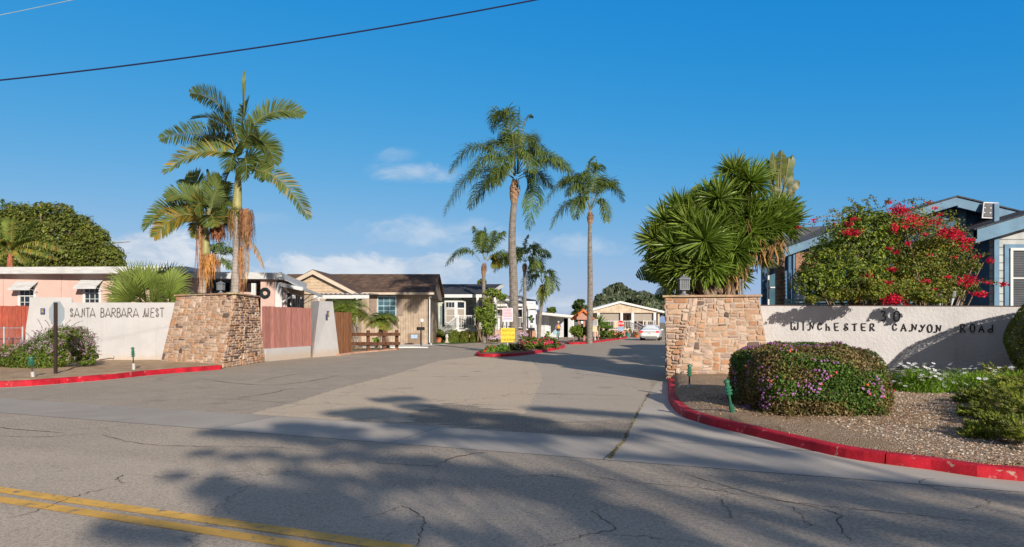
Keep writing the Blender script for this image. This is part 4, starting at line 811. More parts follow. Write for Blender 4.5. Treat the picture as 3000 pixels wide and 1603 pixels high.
EU = ((.9, .95, .95), (1.1, 1.1, .95), (.7, .85, .9))
M_EUC = leafmat('eucalyptus_leaf', (.12, .145, .085))  # grey-green leaf colour, also made paler and bluish for distant haze
tree('eucalyptus_tree', 'tallest of the far trees above the beige house, with two rounded tops', 125, [(1795, 862, 26, 24, 0), (1815, 850, 22, 18, 1), (1840, 868, 26, 22, 0), (1815, 885, 44, 26, 0)], 8000, .42, 61, EU, base=1812, clump=90, spread=.32, mat=M_EUC)
tree('eucalyptus_tree', 'loose far tree left of the tallest eucalyptus beside the slim palm trunk', 120, [(1762, 885, 20, 22, 0), (1748, 898, 20, 14, 0)], 2500, .38, 62, EU, base=1760, clump=40, spread=.34, mat=M_EUC)
tree('eucalyptus_tree', 'wide far tree sloping down to the right of the tallest eucalyptus', 120, [(1885, 880, 34, 22, 0), (1925, 892, 34, 20, 0), (1960, 900, 40, 20, 0), (1900, 905, 50, 20, 0)], 7000, .42, 63, EU, base=1890, clump=90, spread=.32, mat=M_EUC)
tree('dark_bushy_tree', 'dark round tree just left of the slim palm trunk behind the tiled kiosk', 95, [(1700, 897, 20, 19, 0), (1708, 920, 26, 22, 0), (1690, 925, 16, 18, 0)], 3500, .3, 64, ((.45, .55, .5), (.6, .7, .5)), base=1702, clump=50)
tree('small_leafy_tree', 'small tree tops showing above the white carport roof', 100, [(1608, 912, 9, 8, 0), (1620, 908, 7, 9, 0)], 500, .3, 65, ((.9, 1., .8),), base=1612, clump=14)
tree('small_leafy_tree', 'loose shrubby tree top above the pale green house roof behind the slim palm', 72, [(1412, 826, 12, 8, 0)], 260, .28, 66, ((1.3, 1.3, .8),), base=1412, clump=10)

# ---- yucca thicket in the right planter
def z7(x, y): return 1850+x/1.8345, 400+y/1.8345
def blades(mb, c, axis, n, L, w_, r, col, droop=.15, cone=1.9):
    c = np.array(tuple(c)); ax = nz(np.array(tuple(axis))[None])[0]; d = nz(r.normal(0, 1, (n*3, 3))); d = d[(d@ax) > -math.cos(math.pi-cone/1.0)*1.0 if False else (d@ax) > math.cos(cone)][:n]; n = len(d)
    out = (1-(d@ax))[:, None]; ln = L*r.uniform(.78, 1.1, (n, 1)); s = nz(np.cross(d, r.normal(0, .25, (n, 3))+ax)); f = np.cross(s, d)*.02
    p0 = c+d*.05; p1 = p0+d*ln*.4; p2 = p1+nz(d-np.array([0, 0, droop])*out)*ln*.35; p3 = p2+nz(d-np.array([0, 0, droop*2])*out)*ln*.27
    V = np.stack([p0-s*w_*.35, p0+f, p0+s*w_*.35, p1-s*w_*.5, p1-f, p1+s*w_*.5, p2-s*w_*.36, p2-f, p2+s*w_*.36, p3], 1); cc = np.array([col])*r.uniform(.7, 1.3, (n, 1))*np.array([[1, 1, 1]])
    mb.bulk(V, [(0, 1, 4, 3), (1, 2, 5, 4), (3, 4, 7, 6), (4, 5, 8, 7), (6, 7, 9), (7, 8, 9)], cc)
yr = thing('giant_yucca', 'huge many-headed yucca with sword leaves over the right stone planter', 'yucca', (6.1, 20.0, 0)); r_ = rng(91)
heads = [(650, 245, 0, 1.05), (560, 195, .5, .95), (470, 335, -.3, 1.1), (250, 400, .6, 1.), (165, 465, .3, 1.), (105, 560, .2, 1.), (390, 560, -1.4, 1.3), (530, 420, .1, .9), (610, 400, .4, 1.), (640, 510, -.7, 1.1), (780, 420, .2, 1.05), (850, 460, .3, 1.05), (565, 610, -1.0, 1.05), (300, 470, -.5, 1.), (210, 590, -.6, 1.), (420, 690, -1.3, 1.), (260, 700, -.7, .95), (700, 560, -.2, 1.0), (150, 640, .2, .95), (740, 470, -.5, .95), (330, 620, -.4, 1.), (480, 480, -.6, 1.), (240, 520, .2, 1.), (620, 330, .6, .9), (350, 400, .3, .95), (580, 520, 0, 1.), (430, 430, .4, 1.), (350, 520, 0, 1.), (620, 440, -.2, 1.), (700, 620, -.2, .95), (570, 290, .5, .9), (800, 500, 0, 1.), (450, 600, -.6, 1.), (300, 580, -.2, 1.), (500, 560, -.4, 1.), (500, 700, -.9, .85), (340, 700, -1.2, .9), (850, 400, .8, .85)]
cen = P(*z7(470, 640), 20.7)
heads = [(470+(x-470)*.93, y, dy, s) for x, y, dy, s in heads]+[(250, 760, -.2, .85), (400, 760, -.4, .8), (560, 740, 0, .8), (660, 400, 0, 1.), (420, 330, .6, .9), (540, 640, -.3, .95), (180, 700, .1, .8)]
for x, y, dy, s in heads:
    c = P(*z7(x, y), 20.25+dy*.6); ax = (c-cen).normalized()+Vector((0, -.35, .35)); mb = MB(); g_ = r_.uniform(.85, 1.2); blades(mb, c, ax, 165, .76*s, .058, r_, (g_, g_*r_.uniform(.95, 1.08), g_*.9)); mb.build('leaf_rosette', M_YUC, yr)
mb = MB(); foot = Vector((6.3, 19.8, 2.3))
for x, y, dy, s in heads[::2]:
    c = P(*z7(x, y), 20.25+dy*.6); fb = foot+Vector((r_.uniform(-.7, .5), r_.uniform(-.2, .5), 0)); mb.tube(curve([fb, fb.lerp(c, .5)+Vector((r_.uniform(-.15, .15), r_.uniform(-.1, .1), -.2)), c], 5), [.11-.004*i for i in range(11)], 7)
mb.build('trunk', M_TRB, yr)
mb = MB()
for x, y in [(620, 620), (680, 620), (740, 590), (790, 560), (600, 680), (560, 700), (700, 570), (770, 600), (650, 640), (540, 740), (490, 740)]:
    c = P(*z7(x, y), 19.7); strands(mb, c, 16, .55, .22, r_, .022, ((.95, .88, .75), (1.15, 1.05, .9), (.75, .65, .52)), .16)
for x, y in [(380, 500), (628, 500)]: strands(mb, P(*z7(x, y-40), 19.3), 10, .45, .05, r_, .012, ((.45, .4, .32),), .1)
mb.build('dead_leaves', M_DRY, yr)
# bird of paradise trees behind the yucca: banana-like paddles
M_BAN = leafmat('paddle_leaf', (.12, .165, .05), trans=.2, rough=.4)
def paddle(root, base, ctrl, tip, w_, r, col=(1, 1, 1), tear=.3, mat=None):
    base, ctrl, tip = Vector(base), Vector(ctrl), Vector(tip); n = 16; face = Vector((r.uniform(-.7, .9), -1, r.uniform(-.1, .5))); mb = MB(); vs, cs = [], []
    for i in range(n):
        u0, u1 = .35+.65*i/n, .35+.65*(i+1-.12*(r.random() < tear))/n
        q = lambda u: base*(1-u)**2+ctrl*2*u*(1-u)+tip*u*u
        a, b = q(u0), q(u1); t = (b-a).normalized(); s = t.cross(face).normalized(); pf_ = lambda u: (math.sin(math.pi*min(1, max(.02, ((u-.35)/.65)**.85*.98)))**.75)*w_; k0 = pf_(u0); k1 = pf_(u1)
        for sg in (1, -1):
            sag = Vector((0, 0, -.12*w_*r.uniform(.2, 2.2)*(1 if r.random() < tear else .4))); kk = r.uniform(.8, 1.2)
            mb.poly([a, b, b+s*sg*k1+sag*.7+Vector((0, .1*w_, 0)), a+s*sg*k0+sag+Vector((0, .1*w_, 0))], [(0, 1, 2, 3)], tuple(x*kk for x in col))
    lf = mb.build('paddle_leaf', mat or M_BAN, root); MB().tube([base*(1-u)**2+ctrl*2*u*(1-u)+tip*u*u for u in [k/10 for k in range(11)]], [.03-.0024*k for k in range(11)], 5).build('stalk', M_RACH, lf)
YP = 21.6
bp = thing('bird_of_paradise_tree', 'tall bird of paradise with upright pale paddle leaves behind the yucca top right', 'plant', (xat(2283, YP), YP, 0)); r_ = rng(17)
mb = MB(); trunk(mb, [Vector((xat(2290, YP), YP, 0)), P(2285, 700, YP), P(2283, 590, YP)], [.16, .15, .12], 9, .12, .08); mb.build('trunk', M_TRB, bp)
for b, c, t, w_, col, tr_ in [((790, 330), (770, 180), (760, 80), .24, (1.5, 1.35, 1.1), .05), ((800, 330), (800, 170), (805, 72), .24, (1.6, 1.4, 1.1), .05), ((805, 330), (840, 190), (845, 110), .2, (1., 1.1, .9), .1), ((790, 340), (750, 200), (730, 120), .16, (.9, 1., .8), .3), ((810, 340), (850, 150), (868, 98), .16, (.7, .9, .7), .3),
                    ((810, 350), (860, 250), (905, 240), .2, (1.3, 1., .8), .9), ((805, 360), (850, 280), (880, 300), .16, (1.4, .9, .6), .9), ((790, 350), (740, 260), (745, 210), .2, (1.2, 1.1, .8), .8), ((800, 350), (830, 230), (870, 190), .18, (1., .9, .6), .9), ((795, 350), (780, 230), (800, 170), .2, (1.2, 1.1, .7), .8), ((800, 360), (840, 320), (835, 350), .14, (1.5, 1., .7), .9), ((790, 360), (760, 300), (775, 260), .2, (1.1, 1., .7), .8)]:
    paddle(bp, P(*z7(*b), YP), P(*z7(*c), YP-.2), P(*z7(*t), YP-.1), w_*.95, r_, tuple(x*.62 for x in col), tr_+.15)
bp = thing('bird_of_paradise_tree', 'dark torn paddle leaves hanging low behind the left side of the yucca', 'plant', (xat(1960, 22.5), 22.5, 0)); YP = 22.5
mb = MB(); [trunk(mb, [Vector((xat(px, YP), YP, 0)), P(px, 800, YP), P(px-5, 760, YP)], [.14, .13, .1], 8, .12, .08) for px in (1960, 1990)]; mb.build('trunk', M_TRB, bp)
for b, c, t, w_ in [((230, 770), (150, 690), (25, 750), .3), ((230, 800), (140, 740), (60, 700), .3), ((240, 780), (170, 640), (70, 650), .28), ((240, 850), (180, 830), (125, 860), .2), ((230, 760), (200, 700), (110, 690), .35), ((250, 700), (300, 400), (360, 255), .3), ((250, 760), (260, 420), (220, 325), .25), ((260, 700), (340, 420), (330, 270), .2), ((230, 790), (200, 770), (150, 790), .3), ((240, 800), (200, 800), (180, 850), .3)]:
    paddle(bp, P(*z7(*b), YP), P(*z7(*c), YP+.1), P(*z7(*t), YP+.1), w_*1.2, r_, (.55, .75, .7) if t[0] < 200 else (.9, 1.05, .8), .5)

# ---- citrus shrub and bougainvillea above the right wall
YS = 19.6
def zb8(x, y): return 2200+x/2.294, 550+y/2.294
def E8(x, y, a, b, dy=0, k=.8): Y = YS+dy; return (P(*zb8(x, y), Y), (a/2.294/FPX*Y, max(a, b)/2.294/FPX*Y*k, b/2.294/FPX*Y))
def shrub(name, label, cs, n, size, seed, cols, cat='shrub', mat=None, foot=None, **k):
    r = rng(seed); c = sum((e[0] for e in cs), Vector())/len(cs); f = foot or Vector((c.x, c.y, 0)); root = thing(name, label, cat, (f.x, f.y, f.z)); mb = MB(); base = Vector((f.x, f.y, f.z))
    for e in cs: limbs(mb, base, [e[0]+Vector((r.normal(0, .4)*e[1][0], r.normal(0, .4)*e[1][1], r.uniform(-.3, .8)*e[1][2])) for _ in range(5)], .05, r, 5)
    mb.build('branches', M_TRB, root); m = MB(); blobs(m, cs, n, size, r, cols, **k); m.build('foliage', mat or M_LEAF, root); return root
sh = shrub('citrus_shrub', 'dense glossy green shrub with lime new leaves above the right sign wall', [E8(700, 420, 250, 250), E8(520, 560, 200, 190), E8(800, 300, 200, 160, .3), E8(650, 620, 260, 140, -.2), E8(900, 560, 200, 200, .4), E8(420, 640, 140, 100, -.3), E8(700, 180, 90, 70, .2), E8(1000, 650, 160, 120, .2)], 30000, .055, 71,
      ((1.9, 1.75, .8), (1.3, 1.35, .8), (.8, .95, .8), (.6, .75, .8), (2.3, 2., .9)), clump=300, spread=.22, shell=.7, aspect=.42)
bo = shrub('bougainvillea', 'sprawling red bougainvillea covering the right of the green shrub above the wall', [E8(1150, 330, 250, 200), E8(1260, 480, 230, 190, -.1), E8(1100, 560, 220, 180, -.3), E8(1340, 600, 120, 110, -.2), E8(1000, 250, 200, 110, .2), E8(1180, 700, 220, 70, -.4), E8(900, 680, 250, 90, -.7), E8(1500, 520, 60, 50, -.2), E8(1470, 660, 70, 40, -.3), E8(1420, 380, 60, 50, 0)], 22000, .042, 72,
      ((1.5, 1.1, .7), (1.1, 1.1, .7), (2.2, 1.2, .8), (.8, .9, .6), (1.3, 1.3, .7)), clump=330, spread=.27, shell=.5, aspect=.5)
ov = []
for px, py, Y, a, b in [(2440, 868, 17.75, .28, .14), (2500, 860, 17.6, .4, .2), (2560, 855, 17.45, .45, .22), (2700, 868, 17.3, .3, .12), (2380, 878, 18.0, .18, .08), (2740, 880, 17.2, .16, .08), (2540, 830, 17.4, .36, .16)]: ov.append((P(px, py, Y-.5), (a, .3, b)))
m_ = MB(); blobs(m_, ov, 6500, .042, rng(78), ((1.5, 1.1, .7), (1.1, 1.1, .7), (2., 1.3, .8), (1.4, 1.4, .8)), clump=60, spread=.3, shell=.4, aspect=.5); m_.build('overhanging_leaves', M_LEAF, bo)
M_BRACT = leafmat('red_bract', (.62, .012, .06), trans=.35, rough=.6); r_ = rng(73)
mb = MB()
for x, y, a, b, n in [(1000, 150, 60, 35, 330), (680, 300, 60, 22, 260), (1080, 210, 60, 30, 120), (970, 270, 25, 40, 90), (1350, 310, 60, 35, 280), (1240, 230, 60, 30, 90), (1420, 350, 40, 25, 120), (1480, 350, 20, 12, 50), (950, 550, 26, 14, 70), (790, 595, 26, 16, 80), (915, 640, 26, 14, 70), (865, 628, 18, 9, 40), (960, 755, 60, 30, 380), (1045, 810, 20, 26, 80), (1460, 625, 55, 32, 260), (1540, 715, 50, 16, 130), (1605, 490, 16, 18, 60), (1700, 650, 22, 12, 50), (930, 95, 25, 10, 50),
                      (1190, 100, 25, 12, 40), (1240, 135, 14, 8, 20), (655, 245, 25, 12, 50), (700, 210, 30, 10, 40), (1055, 375, 18, 12, 45), (975, 435, 16, 12, 35), (1165, 315, 14, 10, 30), (930, 410, 14, 12, 35), (1040, 265, 14, 12, 30), (1195, 455, 14, 8, 20), (1175, 625, 20, 12, 35), (1290, 290, 30, 20, 60), (1400, 310, 30, 12, 50), (1590, 640, 16, 10, 30), (1320, 600, 14, 10, 25), (1225, 685, 14, 8, 20), (1000, 700, 12, 8, 20), (800, 675, 10, 8, 14), (420, 220, 18, 14, 26), (320, 265, 14, 8, 20), (560, 240, 10, 5, 10), (1360, 465, 14, 6, 20), (1440, 395, 60, 40, 60), (1120, 250, 60, 30, 60), (1510, 470, 30, 16, 30), (720, 735, 8, 6, 10), (1265, 185, 14, 8, 16)]:
    Y = YS-1.05+r_.uniform(-.15, .25) if y > 130 else YS-.3
    if y > 740: Y = 18.1
    c = P(*zb8(x, y), Y); m = int(n*1.25); s = 1/2.294/FPX*Y; p = np.array(tuple(c))+r_.normal(0, .55, (m, 3))*np.array([a*s, .12, b*s]); nd = nz(r_.normal(0, 1, (m, 3))); a_ = nz(np.cross(nd, r_.normal(0, 1, (m, 3)))); b_ = np.cross(nd, a_); q = r_.uniform(.018, .036, (m, 1))
    mb.bulk(np.stack([p-a_*q, p-b_*q*.8, p+a_*q, p+b_*q*.8], 1), [(0, 1, 2, 3)], np.array([[1, 1, 1.]])*r_.uniform(.65, 1.3, (m, 1)))
mb.build('flower_clusters', M_BRACT, bo)
mb = MB(); lf = MB()
for b, t in [((720, 150), (650, 70)), ((800, 150), (760, 80)), ((850, 130), (800, 60)), ((640, 200), (420, 215)), ((600, 230), (320, 262)), ((950, 120), (1170, 78)), ((1050, 170), (1230, 95)), ((1480, 520), (1600, 440)), ((1500, 640), (1700, 650)), ((1480, 700), (1580, 715)), ((1400, 300), (1500, 340)), ((1420, 720), (1430, 790)), ((1250, 760), (1320, 800)), ((600, 190), (530, 160)), ((1300, 260), (1370, 210)), ((900, 130), (930, 85)), ((1100, 120), (1060, 100)), ((700, 160), (560, 200))]:
    p0, p1 = P(*zb8(*b), YS-.4), P(*zb8(*t), YS-.7); mb.tube(curve([p0, p0.lerp(p1, .5)+Vector((0, 0, .08)), p1], 4), [.008]*9, 3)
    pts = np.array([tuple(p0.lerp(p1, u)+Vector((0, 0, .08*math.sin(3.1*u)))) for u in r_.random(60)])+r_.normal(0, .035, (60, 3)); nd = nz(r_.normal(0, 1, (60, 3))); a_ = nz(np.cross(nd, r_.normal(0, 1, (60, 3)))); b_ = np.cross(nd, a_); q = r_.uniform(.02, .035, (60, 1))
    lf.bulk(np.stack([pts-a_*q, pts-b_*q*.6, pts+a_*q, pts+b_*q*.6], 1), [(0, 1, 2, 3)], np.array([[1.2, 1., .7]])*r_.uniform(.6, 1.3, (60, 1)))
mb.build('runners', M_TRB, bo); lf.build('runner_leaves', M_LEAF, bo)

# ---- clipped lantana mound (box-like, purple flowers)
def mound_pts(r, n, hw, hd, h, cx, cy, cz=0, e=3.2, jit=.05):
    """points near the surface of a superellipsoid half"""
    d = nz(r.normal(0, 1, (n, 3))); d[:, 2] = np.abs(d[:, 2]); k = (np.abs(d[:, 0])**e+np.abs(d[:, 1])**e+np.abs(d[:, 2])**e)**(-1/e); p = d*k[:, None]
    lump = np.array([noise.noise(Vector((q[0]*3.1+cx, q[1]*3.1, q[2]*3.1))) for q in p])[:, None]
    p = p*(1+lump*.07-np.abs(r.normal(0, jit, (n, 1)))); nrm = nz(np.sign(d)*np.abs(d)**(e-1)/np.array([hw, hd, h])); return p*np.array([hw, hd, h])+np.array([cx, cy, cz]), nrm
def leaves_at(mb, p, nrm, size, r, cols, k=.6, asp=.55, rnd=.7):
    n = len(p); nd = nz(nrm*k+r.normal(0, rnd, (n, 3))); a = nz(np.cross(nd, r.normal(0, 1, (n, 3)))); b = np.cross(nd, a); s = size*r.uniform(.6, 1.3, (n, 1))
    c = np.array(cols)[r.integers(0, len(cols), n)]*r.uniform(.7, 1.3, (n, 1)); mb.bulk(np.stack([p-a*s, p-b*s*asp+nd*s*.15, p+a*s, p+b*s*asp+nd*s*.15], 1), [(0, 1, 2, 3)], c)
r_ = rng(101); LC = (5.26, 11.75, .14); ln = thing('lantana_hedge', 'low clipped brownish lantana mound with purple flowers in the gravel bed', 'shrub', LC)
HW, HD, HH = 1.13, 1.33, 1.17
p, nr = mound_pts(r_, 62000, HW, HD, HH, *LC, e=4.2, jit=.07); hf = (p[:, 2]-LC[2])/HH; grn = np.array([noise.noise(Vector((q[0]*1.6, q[1]*1.6, q[2]*2.4))) for q in p])+np.where((hf > .25) & (hf < .8), .14, -.12)
mb = MB(); g_ = grn > r_.normal(.22, .16, len(p)); leaves_at(mb, p[g_], nr[g_], .027, r_, ((.75, 1.05, .8), (1., 1.2, .8), (.5, .8, .7))); leaves_at(mb, p[~g_], nr[~g_], .023, r_, ((1.9, .9, 1.9), (1.4, .75, 1.5), (1.3, 1.05, 1.2), (2.6, 1.3, 2.6), (.8, .5, .9))); mb.build('foliage', M_LEAF, ln)
mb = MB(); mb.lathe(LC, [(HW*.82, 0), (HW*.86, HH*.6), (HW*.7, HH*.86), (.01, HH*.9)], 16); 
for k in range(260):
    a = r_.uniform(0, 6.28); q = Vector(LC)+Vector((math.cos(a)*HW*.8, math.sin(a)*HD*.8, .02)); e = q+Vector((math.cos(a)*.28, math.sin(a)*.28, r_.uniform(.1, .5))); mb.tube([q, q.lerp(e, .5)+Vector((r_.normal(0, .05), r_.normal(0, .05), 0)), e], .005, 3)
mb.build('branches', M('dark_twigs', (.07, .045, .03), var=.4, vs=20, bump=.8), ln)
mb = MB(); tw = MB()
for k in range(130):
    q, nn = p[r_.integers(0, len(p))], None; e = Vector(q)+Vector((r_.normal(0, .05), r_.normal(0, .05), r_.uniform(.03, .11))); 
    if q[2] < LC[2]+HH*.6: continue
    tw.tube([Vector(q), e], .003, 3); m = 7; u = r_.random((m, 1)); leaves_at(mb, np.array([q])*(1-u)+np.array([tuple(e)])*u, r_.normal(0, 1, (m, 3)), .02, r_, ((1., 1.1, .8), (1.5, .9, 1.3)))
mb.build('shoots', M_LEAF, ln); tw.build('shoot_stems', M_TRB, ln)
def heads_(mb, c, nrm, R_, r, cols, npet=9, ps=.4):
    """small domed flower heads: a few petals each"""
    n = len(c); c2 = np.repeat(c, npet, 0); n2 = np.repeat(nrm, npet, 0); R2 = np.repeat(R_, npet, 0)[:, None]; off = nz(r.normal(0, 1, (n*npet, 3))+n2*.7); p = c2+off*R2*.6
    cc = np.repeat(np.array(cols)[r.integers(0, len(cols), n)]*r.uniform(.8, 1.2, (n, 1)), npet, 0); nd = nz(off+n2); a = nz(np.cross(nd, r.normal(0, 1, nd.shape))); b = np.cross(nd, a); s = R2*ps*1.2
    mb.bulk(np.stack([p-a*s, p-b*s, p+a*s, p+b*s], 1), [(0, 1, 2, 3)], cc)
M_FLW = leafmat('petal', (1, 1, 1), trans=.25, rough=.6, var=.05)
p, nr = mound_pts(r_, 4200, HW*1.01, HD*1.01, HH*1.01, *LC, e=4.2, jit=.0); hf = (p[:, 2]-LC[2])/HH; k = np.array([noise.noise(Vector((q[0]*1.9+5, q[1]*1.9, q[2]*2.4))) for q in p])+np.where(p[:, 0] < 5.0, .22, 0)-np.where(hf < .3, .35, 0)-np.where(hf > .95, .12, 0)
s_ = (k > .2) & (nr[:, 1] < .3); mb = MB(); heads_(mb, p[s_][:420], nr[s_][:420], r_.uniform(.014, .026, min(420, s_.sum())), r_, ((.46, .17, .55), (.54, .26, .62), (.4, .14, .44)))
s2 = (k > .05) & (nr[:, 1] < .3) & (r_.random(len(p)) < .022); heads_(mb, p[s2], nr[s2], np.full(s2.sum(), .024), r_, ((.85, .15, .05), (.8, .08, .12))); mb.build('flowers', M_FLW, ln)

# ---- white daisies
r_ = rng(111); dz = thing('daisy_patch', 'bright green clump of white daisies at the foot of the right wall', 'flowers', (9.6, 14.2, .15)); mb = MB(); fl = MB(); st = MB()
EL = [((8.95, 14.35), (.75, .9)), ((9.9, 14.0), (1.05, .9)), ((10.6, 13.6), (.7, .7)), ((8.7, 13.9), (.5, .5))]
n = 16000; e = r_.integers(0, 4, n); a = r_.uniform(0, 6.283, n); rr = r_.random(n)**.5; cx = np.array([q[0][0] for q in EL])[e]+np.cos(a)*rr*np.array([q[1][0] for q in EL])[e]; cy = np.array([q[0][1] for q in EL])[e]+np.sin(a)*rr*np.array([q[1][1] for q in EL])[e]
top = .15+(.42*(1-rr**2.5)+.08)*r_.uniform(.75, 1.1, n); p = np.stack([cx, cy, .13+(top-.13)*r_.random(n)**.35], -1); d = nz(np.stack([r_.normal(0, .5, n), r_.normal(0, .5, n), np.full(n, 1.)], -1)); s = nz(np.cross(d, r_.normal(0, 1, (n, 3))))*.008; L = r_.uniform(.05, .11, (n, 1))
mb.bulk(np.stack([p-s, p+s, p+d*L], 1), [(0, 1, 2)], np.array([[1.5, 2.0, .6]])*r_.uniform(.6, 1.25, (n, 1))); mb.build('foliage', M_LEAF, dz)
n = 330; e = r_.integers(0, 4, n); a = r_.uniform(0, 6.283, n); rr = r_.random(n)**.5; cx = np.array([q[0][0] for q in EL])[e]+np.cos(a)*rr*np.array([q[1][0] for q in EL])[e]; cy = np.array([q[0][1] for q in EL])[e]+np.sin(a)*rr*np.array([q[1][1] for q in EL])[e]; cz = .2+(.46*(1-rr**2.5)+.12)*r_.uniform(.85, 1.15, n)
for x, y, z in zip(cx, cy, cz):
    R_ = r_.uniform(.04, .058); t = Vector((r_.normal(0, .3), r_.normal(0, .3), 1)).normalized(); u = t.orthogonal().normalized(); v = t.cross(u); c = Vector((x, y, z)); vs = [c]
    for k in range(16): aa_ = k*math.pi/8; vs.append(c+(u*math.cos(aa_)+v*math.sin(aa_))*R_*(1 if k % 2 else .62))
    fl.poly(vs, [(0, k+1, (k+1) % 16+1) for k in range(16)], (.92, .92, .95)); st.tube([c, c-Vector((0, 0, .2))], .003, 3); fl.poly([c+t*.004+(u*math.cos(w_)+v*math.sin(w_))*R_*.25 for w_ in (0, 1.05, 2.1, 3.14, 4.2, 5.2)], [(0, 1, 2, 3, 4, 5)], (.25, .22, .35))
struct(fl.build('flowers', M_FLW, dz), 'stuff'); struct(st.build('stems', M_LEAF, dz), 'stuff')

# ---- juniper, lower right: layered plumes
r_ = rng(121); jn = thing('juniper', 'spreading yellow-green juniper at the right edge of the gravel bed', 'shrub', (8.6, 10.6, .15)); mb = MB(); br = MB()
M_JUN = leafmat('juniper_needles', (.14, .19, .03), trans=.1, rough=.7)
lumps = [(G(px, py).x, G(px, py).y, z, R_) for px, py, z, R_ in [(2960, 1165, .45, .75), (2895, 1172, .3, .6), (3000, 1200, .5, .8), (2870, 1215, .25, .5), (2835, 1212, .12, .32), (2940, 1235, .35, .6), (3000, 1262, .45, .7), (2900, 1262, .2, .45), (2915, 1308, .16, .4), (2960, 1325, .22, .45), (3000, 1345, .25, .5), (2872, 1316, .08, .26), (3060, 1300, .4, .6), (3080, 1220, .5, .8), (3130, 1260, .5, .8), (2850, 1250, .1, .3)]]
for x, y, z, R_ in lumps:
    m = int(46*R_+12)
    for k in range(m):
        a = r_.uniform(0, 6.283); el = r_.uniform(.0, .9); d = Vector((math.cos(a)*math.cos(el), math.sin(a)*math.cos(el), math.sin(el)*.75)); L = R_*r_.uniform(.5, 1.0); c = Vector((x, y, .12+z*.6)); t = c+d*L; t.z = max(.17, t.z); br.tube([c, t], .006, 3)
        n = int(130*L+50); u = r_.random(n)**.6; tv = np.array(tuple(c))[None]*(1-u[:, None])+np.array(tuple(t))[None]*u[:, None]; w_ = (.11*(1.05-u))[:, None]+.015; q = tv+r_.normal(0, .55, (n, 3))*w_*np.array([1, 1, .5]); dd = nz(np.array([tuple(d)])+r_.normal(0, .55, (n, 3))+np.array([0, 0, .25])); s = nz(np.cross(dd, r_.normal(0, 1, (n, 3))))*.0075; ln_ = r_.uniform(.03, .065, (n, 1)); kk = r_.uniform(.7, 1.4)
        q[:, 2] = np.maximum(q[:, 2], .14)
        mb.bulk(np.stack([q-s, q+s, q+dd*ln_+s*.3, q+dd*ln_-s*.3], 1), [(0, 1, 2, 3)], np.array([[1.25*kk, 1.15*kk, .9]])*r_.uniform(.6, 1.25, (n, 1)))
mb.build('foliage', M_JUN, jn); br.build('branches', M_TRB, jn)
# ---- clipped round topiary at the right edge
r_ = rng(131); TC = Vector((13.95, 14.7, 1.3)); tp = thing('topiary_ball', 'large clipped round conifer at the right edge in front of the wall', 'topiary', (TC.x, TC.y, .15)); mb = MB()
n = 80000; d = nz(r_.normal(0, 1, (n, 3))); lump = np.array([noise.noise(Vector((q[0]*4, q[1]*4, q[2]*4))) for q in d])[:, None]; k = (1+lump*.03-.025*np.abs(r_.normal(0, 1, (n, 1)))); q = d*k*np.array([2.5, 1.7, 1.45]); q += np.array(tuple(TC)); ok = q[:, 2] > .15; leaves_at(mb, q[ok], d[ok], .024, r_, ((.75, .8, .55), (1.1, .85, .6), (.5, .6, .45), (1.6, 1.5, .7)), asp=.35); mb.build('foliage', M_LEAF, tp)
MB().lathe(TC-Vector((0, 0, 1.15)), [(1.0, 0), (1.9, .5), (2.25, 1.15), (1.95, 1.8), (1.0, 2.35), (.01, 2.5)], 24, sy=.68).tube([(TC.x, TC.y, 0), (TC.x, TC.y, .5)], .14, 8).build('branches', MATS['dark_twigs'], tp)

# ---- purple sage bush at the far left
r_ = rng(141); YG = 22.6
def EB(px, py, a, b, dy=0): Y = YG+dy; return (P(px, py, Y), (a/FPX*Y, max(a*.55, b)/FPX*Y, b/FPX*Y))
sg = shrub('sage_bush', 'wide sage bush with arching purple flower spikes in front of the left sign wall', [EB(60, 1045, 75, 38), EB(150, 1025, 70, 52), EB(225, 1010, 45, 55), EB(190, 985, 50, 30, .3), EB(0, 1060, 70, 28), EB(-70, 1060, 70, 30), EB(110, 1055, 90, 30, -.5), EB(255, 1040, 28, 30)], 30000, .04, 142, ((1., 1.25, .7), (.75, 1., .7), (1.3, 1.4, .8), (1.2, .9, .8)), clump=330, spread=.24, shell=.72, aspect=.4)
mb = MB(); fl = MB()
spk = [((130, 975), (110, 935)), ((150, 965), (132, 938)), ((110, 985), (92, 968)), ((95, 995), (74, 975)), ((180, 970), (207, 937)), ((205, 960), (243, 940)), ((210, 970), (235, 958)), ((240, 995), (280, 978)), ((245, 1000), (288, 986)), ((235, 990), (292, 992)), ((250, 1030), (270, 1008)), ((250, 1040), (300, 1040)), ((255, 1025), (298, 1030)), ((160, 960), (150, 945)), ((240, 1005), (262, 970)), ((225, 985), (250, 962)), ((30, 1010), (20, 985)), ((50, 1010), (40, 990)), ((70, 1005), (52, 985)), ((8, 1030), (0, 1000))]
for _ in range(110):
    x, y = r_.uniform(0, 280), r_.uniform(960, 1060); y = max(y, 955+abs(x-190)*.35+(max(0, 130-x))*.25); a = r_.uniform(-2.6, -.5); L = r_.uniform(10, 26); spk.append(((x, y), (x+math.cos(a)*L, y+math.sin(a)*L*.8)))
for i, (b, t) in enumerate(spk):
    Y = YG-.6 if i > 19 else YG-.2; Y -= r_.uniform(0, .35); p0, p1 = P(*b, Y), P(*t, Y-.15); mb.tube(curve([p0, p0.lerp(p1, .5)+Vector((0, 0, .04)), p1], 3), .006, 3, (.6, .45, .5)); m = 42; u = r_.uniform(.25, 1, m); q = np.array([tuple(p0.lerp(p1, v)+Vector((0, 0, .04*math.sin(3.1*v)))) for v in u])
    leaves_at(fl, q+r_.normal(0, .012, (m, 3)), r_.normal(0, 1, (m, 3)), .016, r_, ((.5, .36, .46), (.62, .5, .56), (.34, .2, .28)))
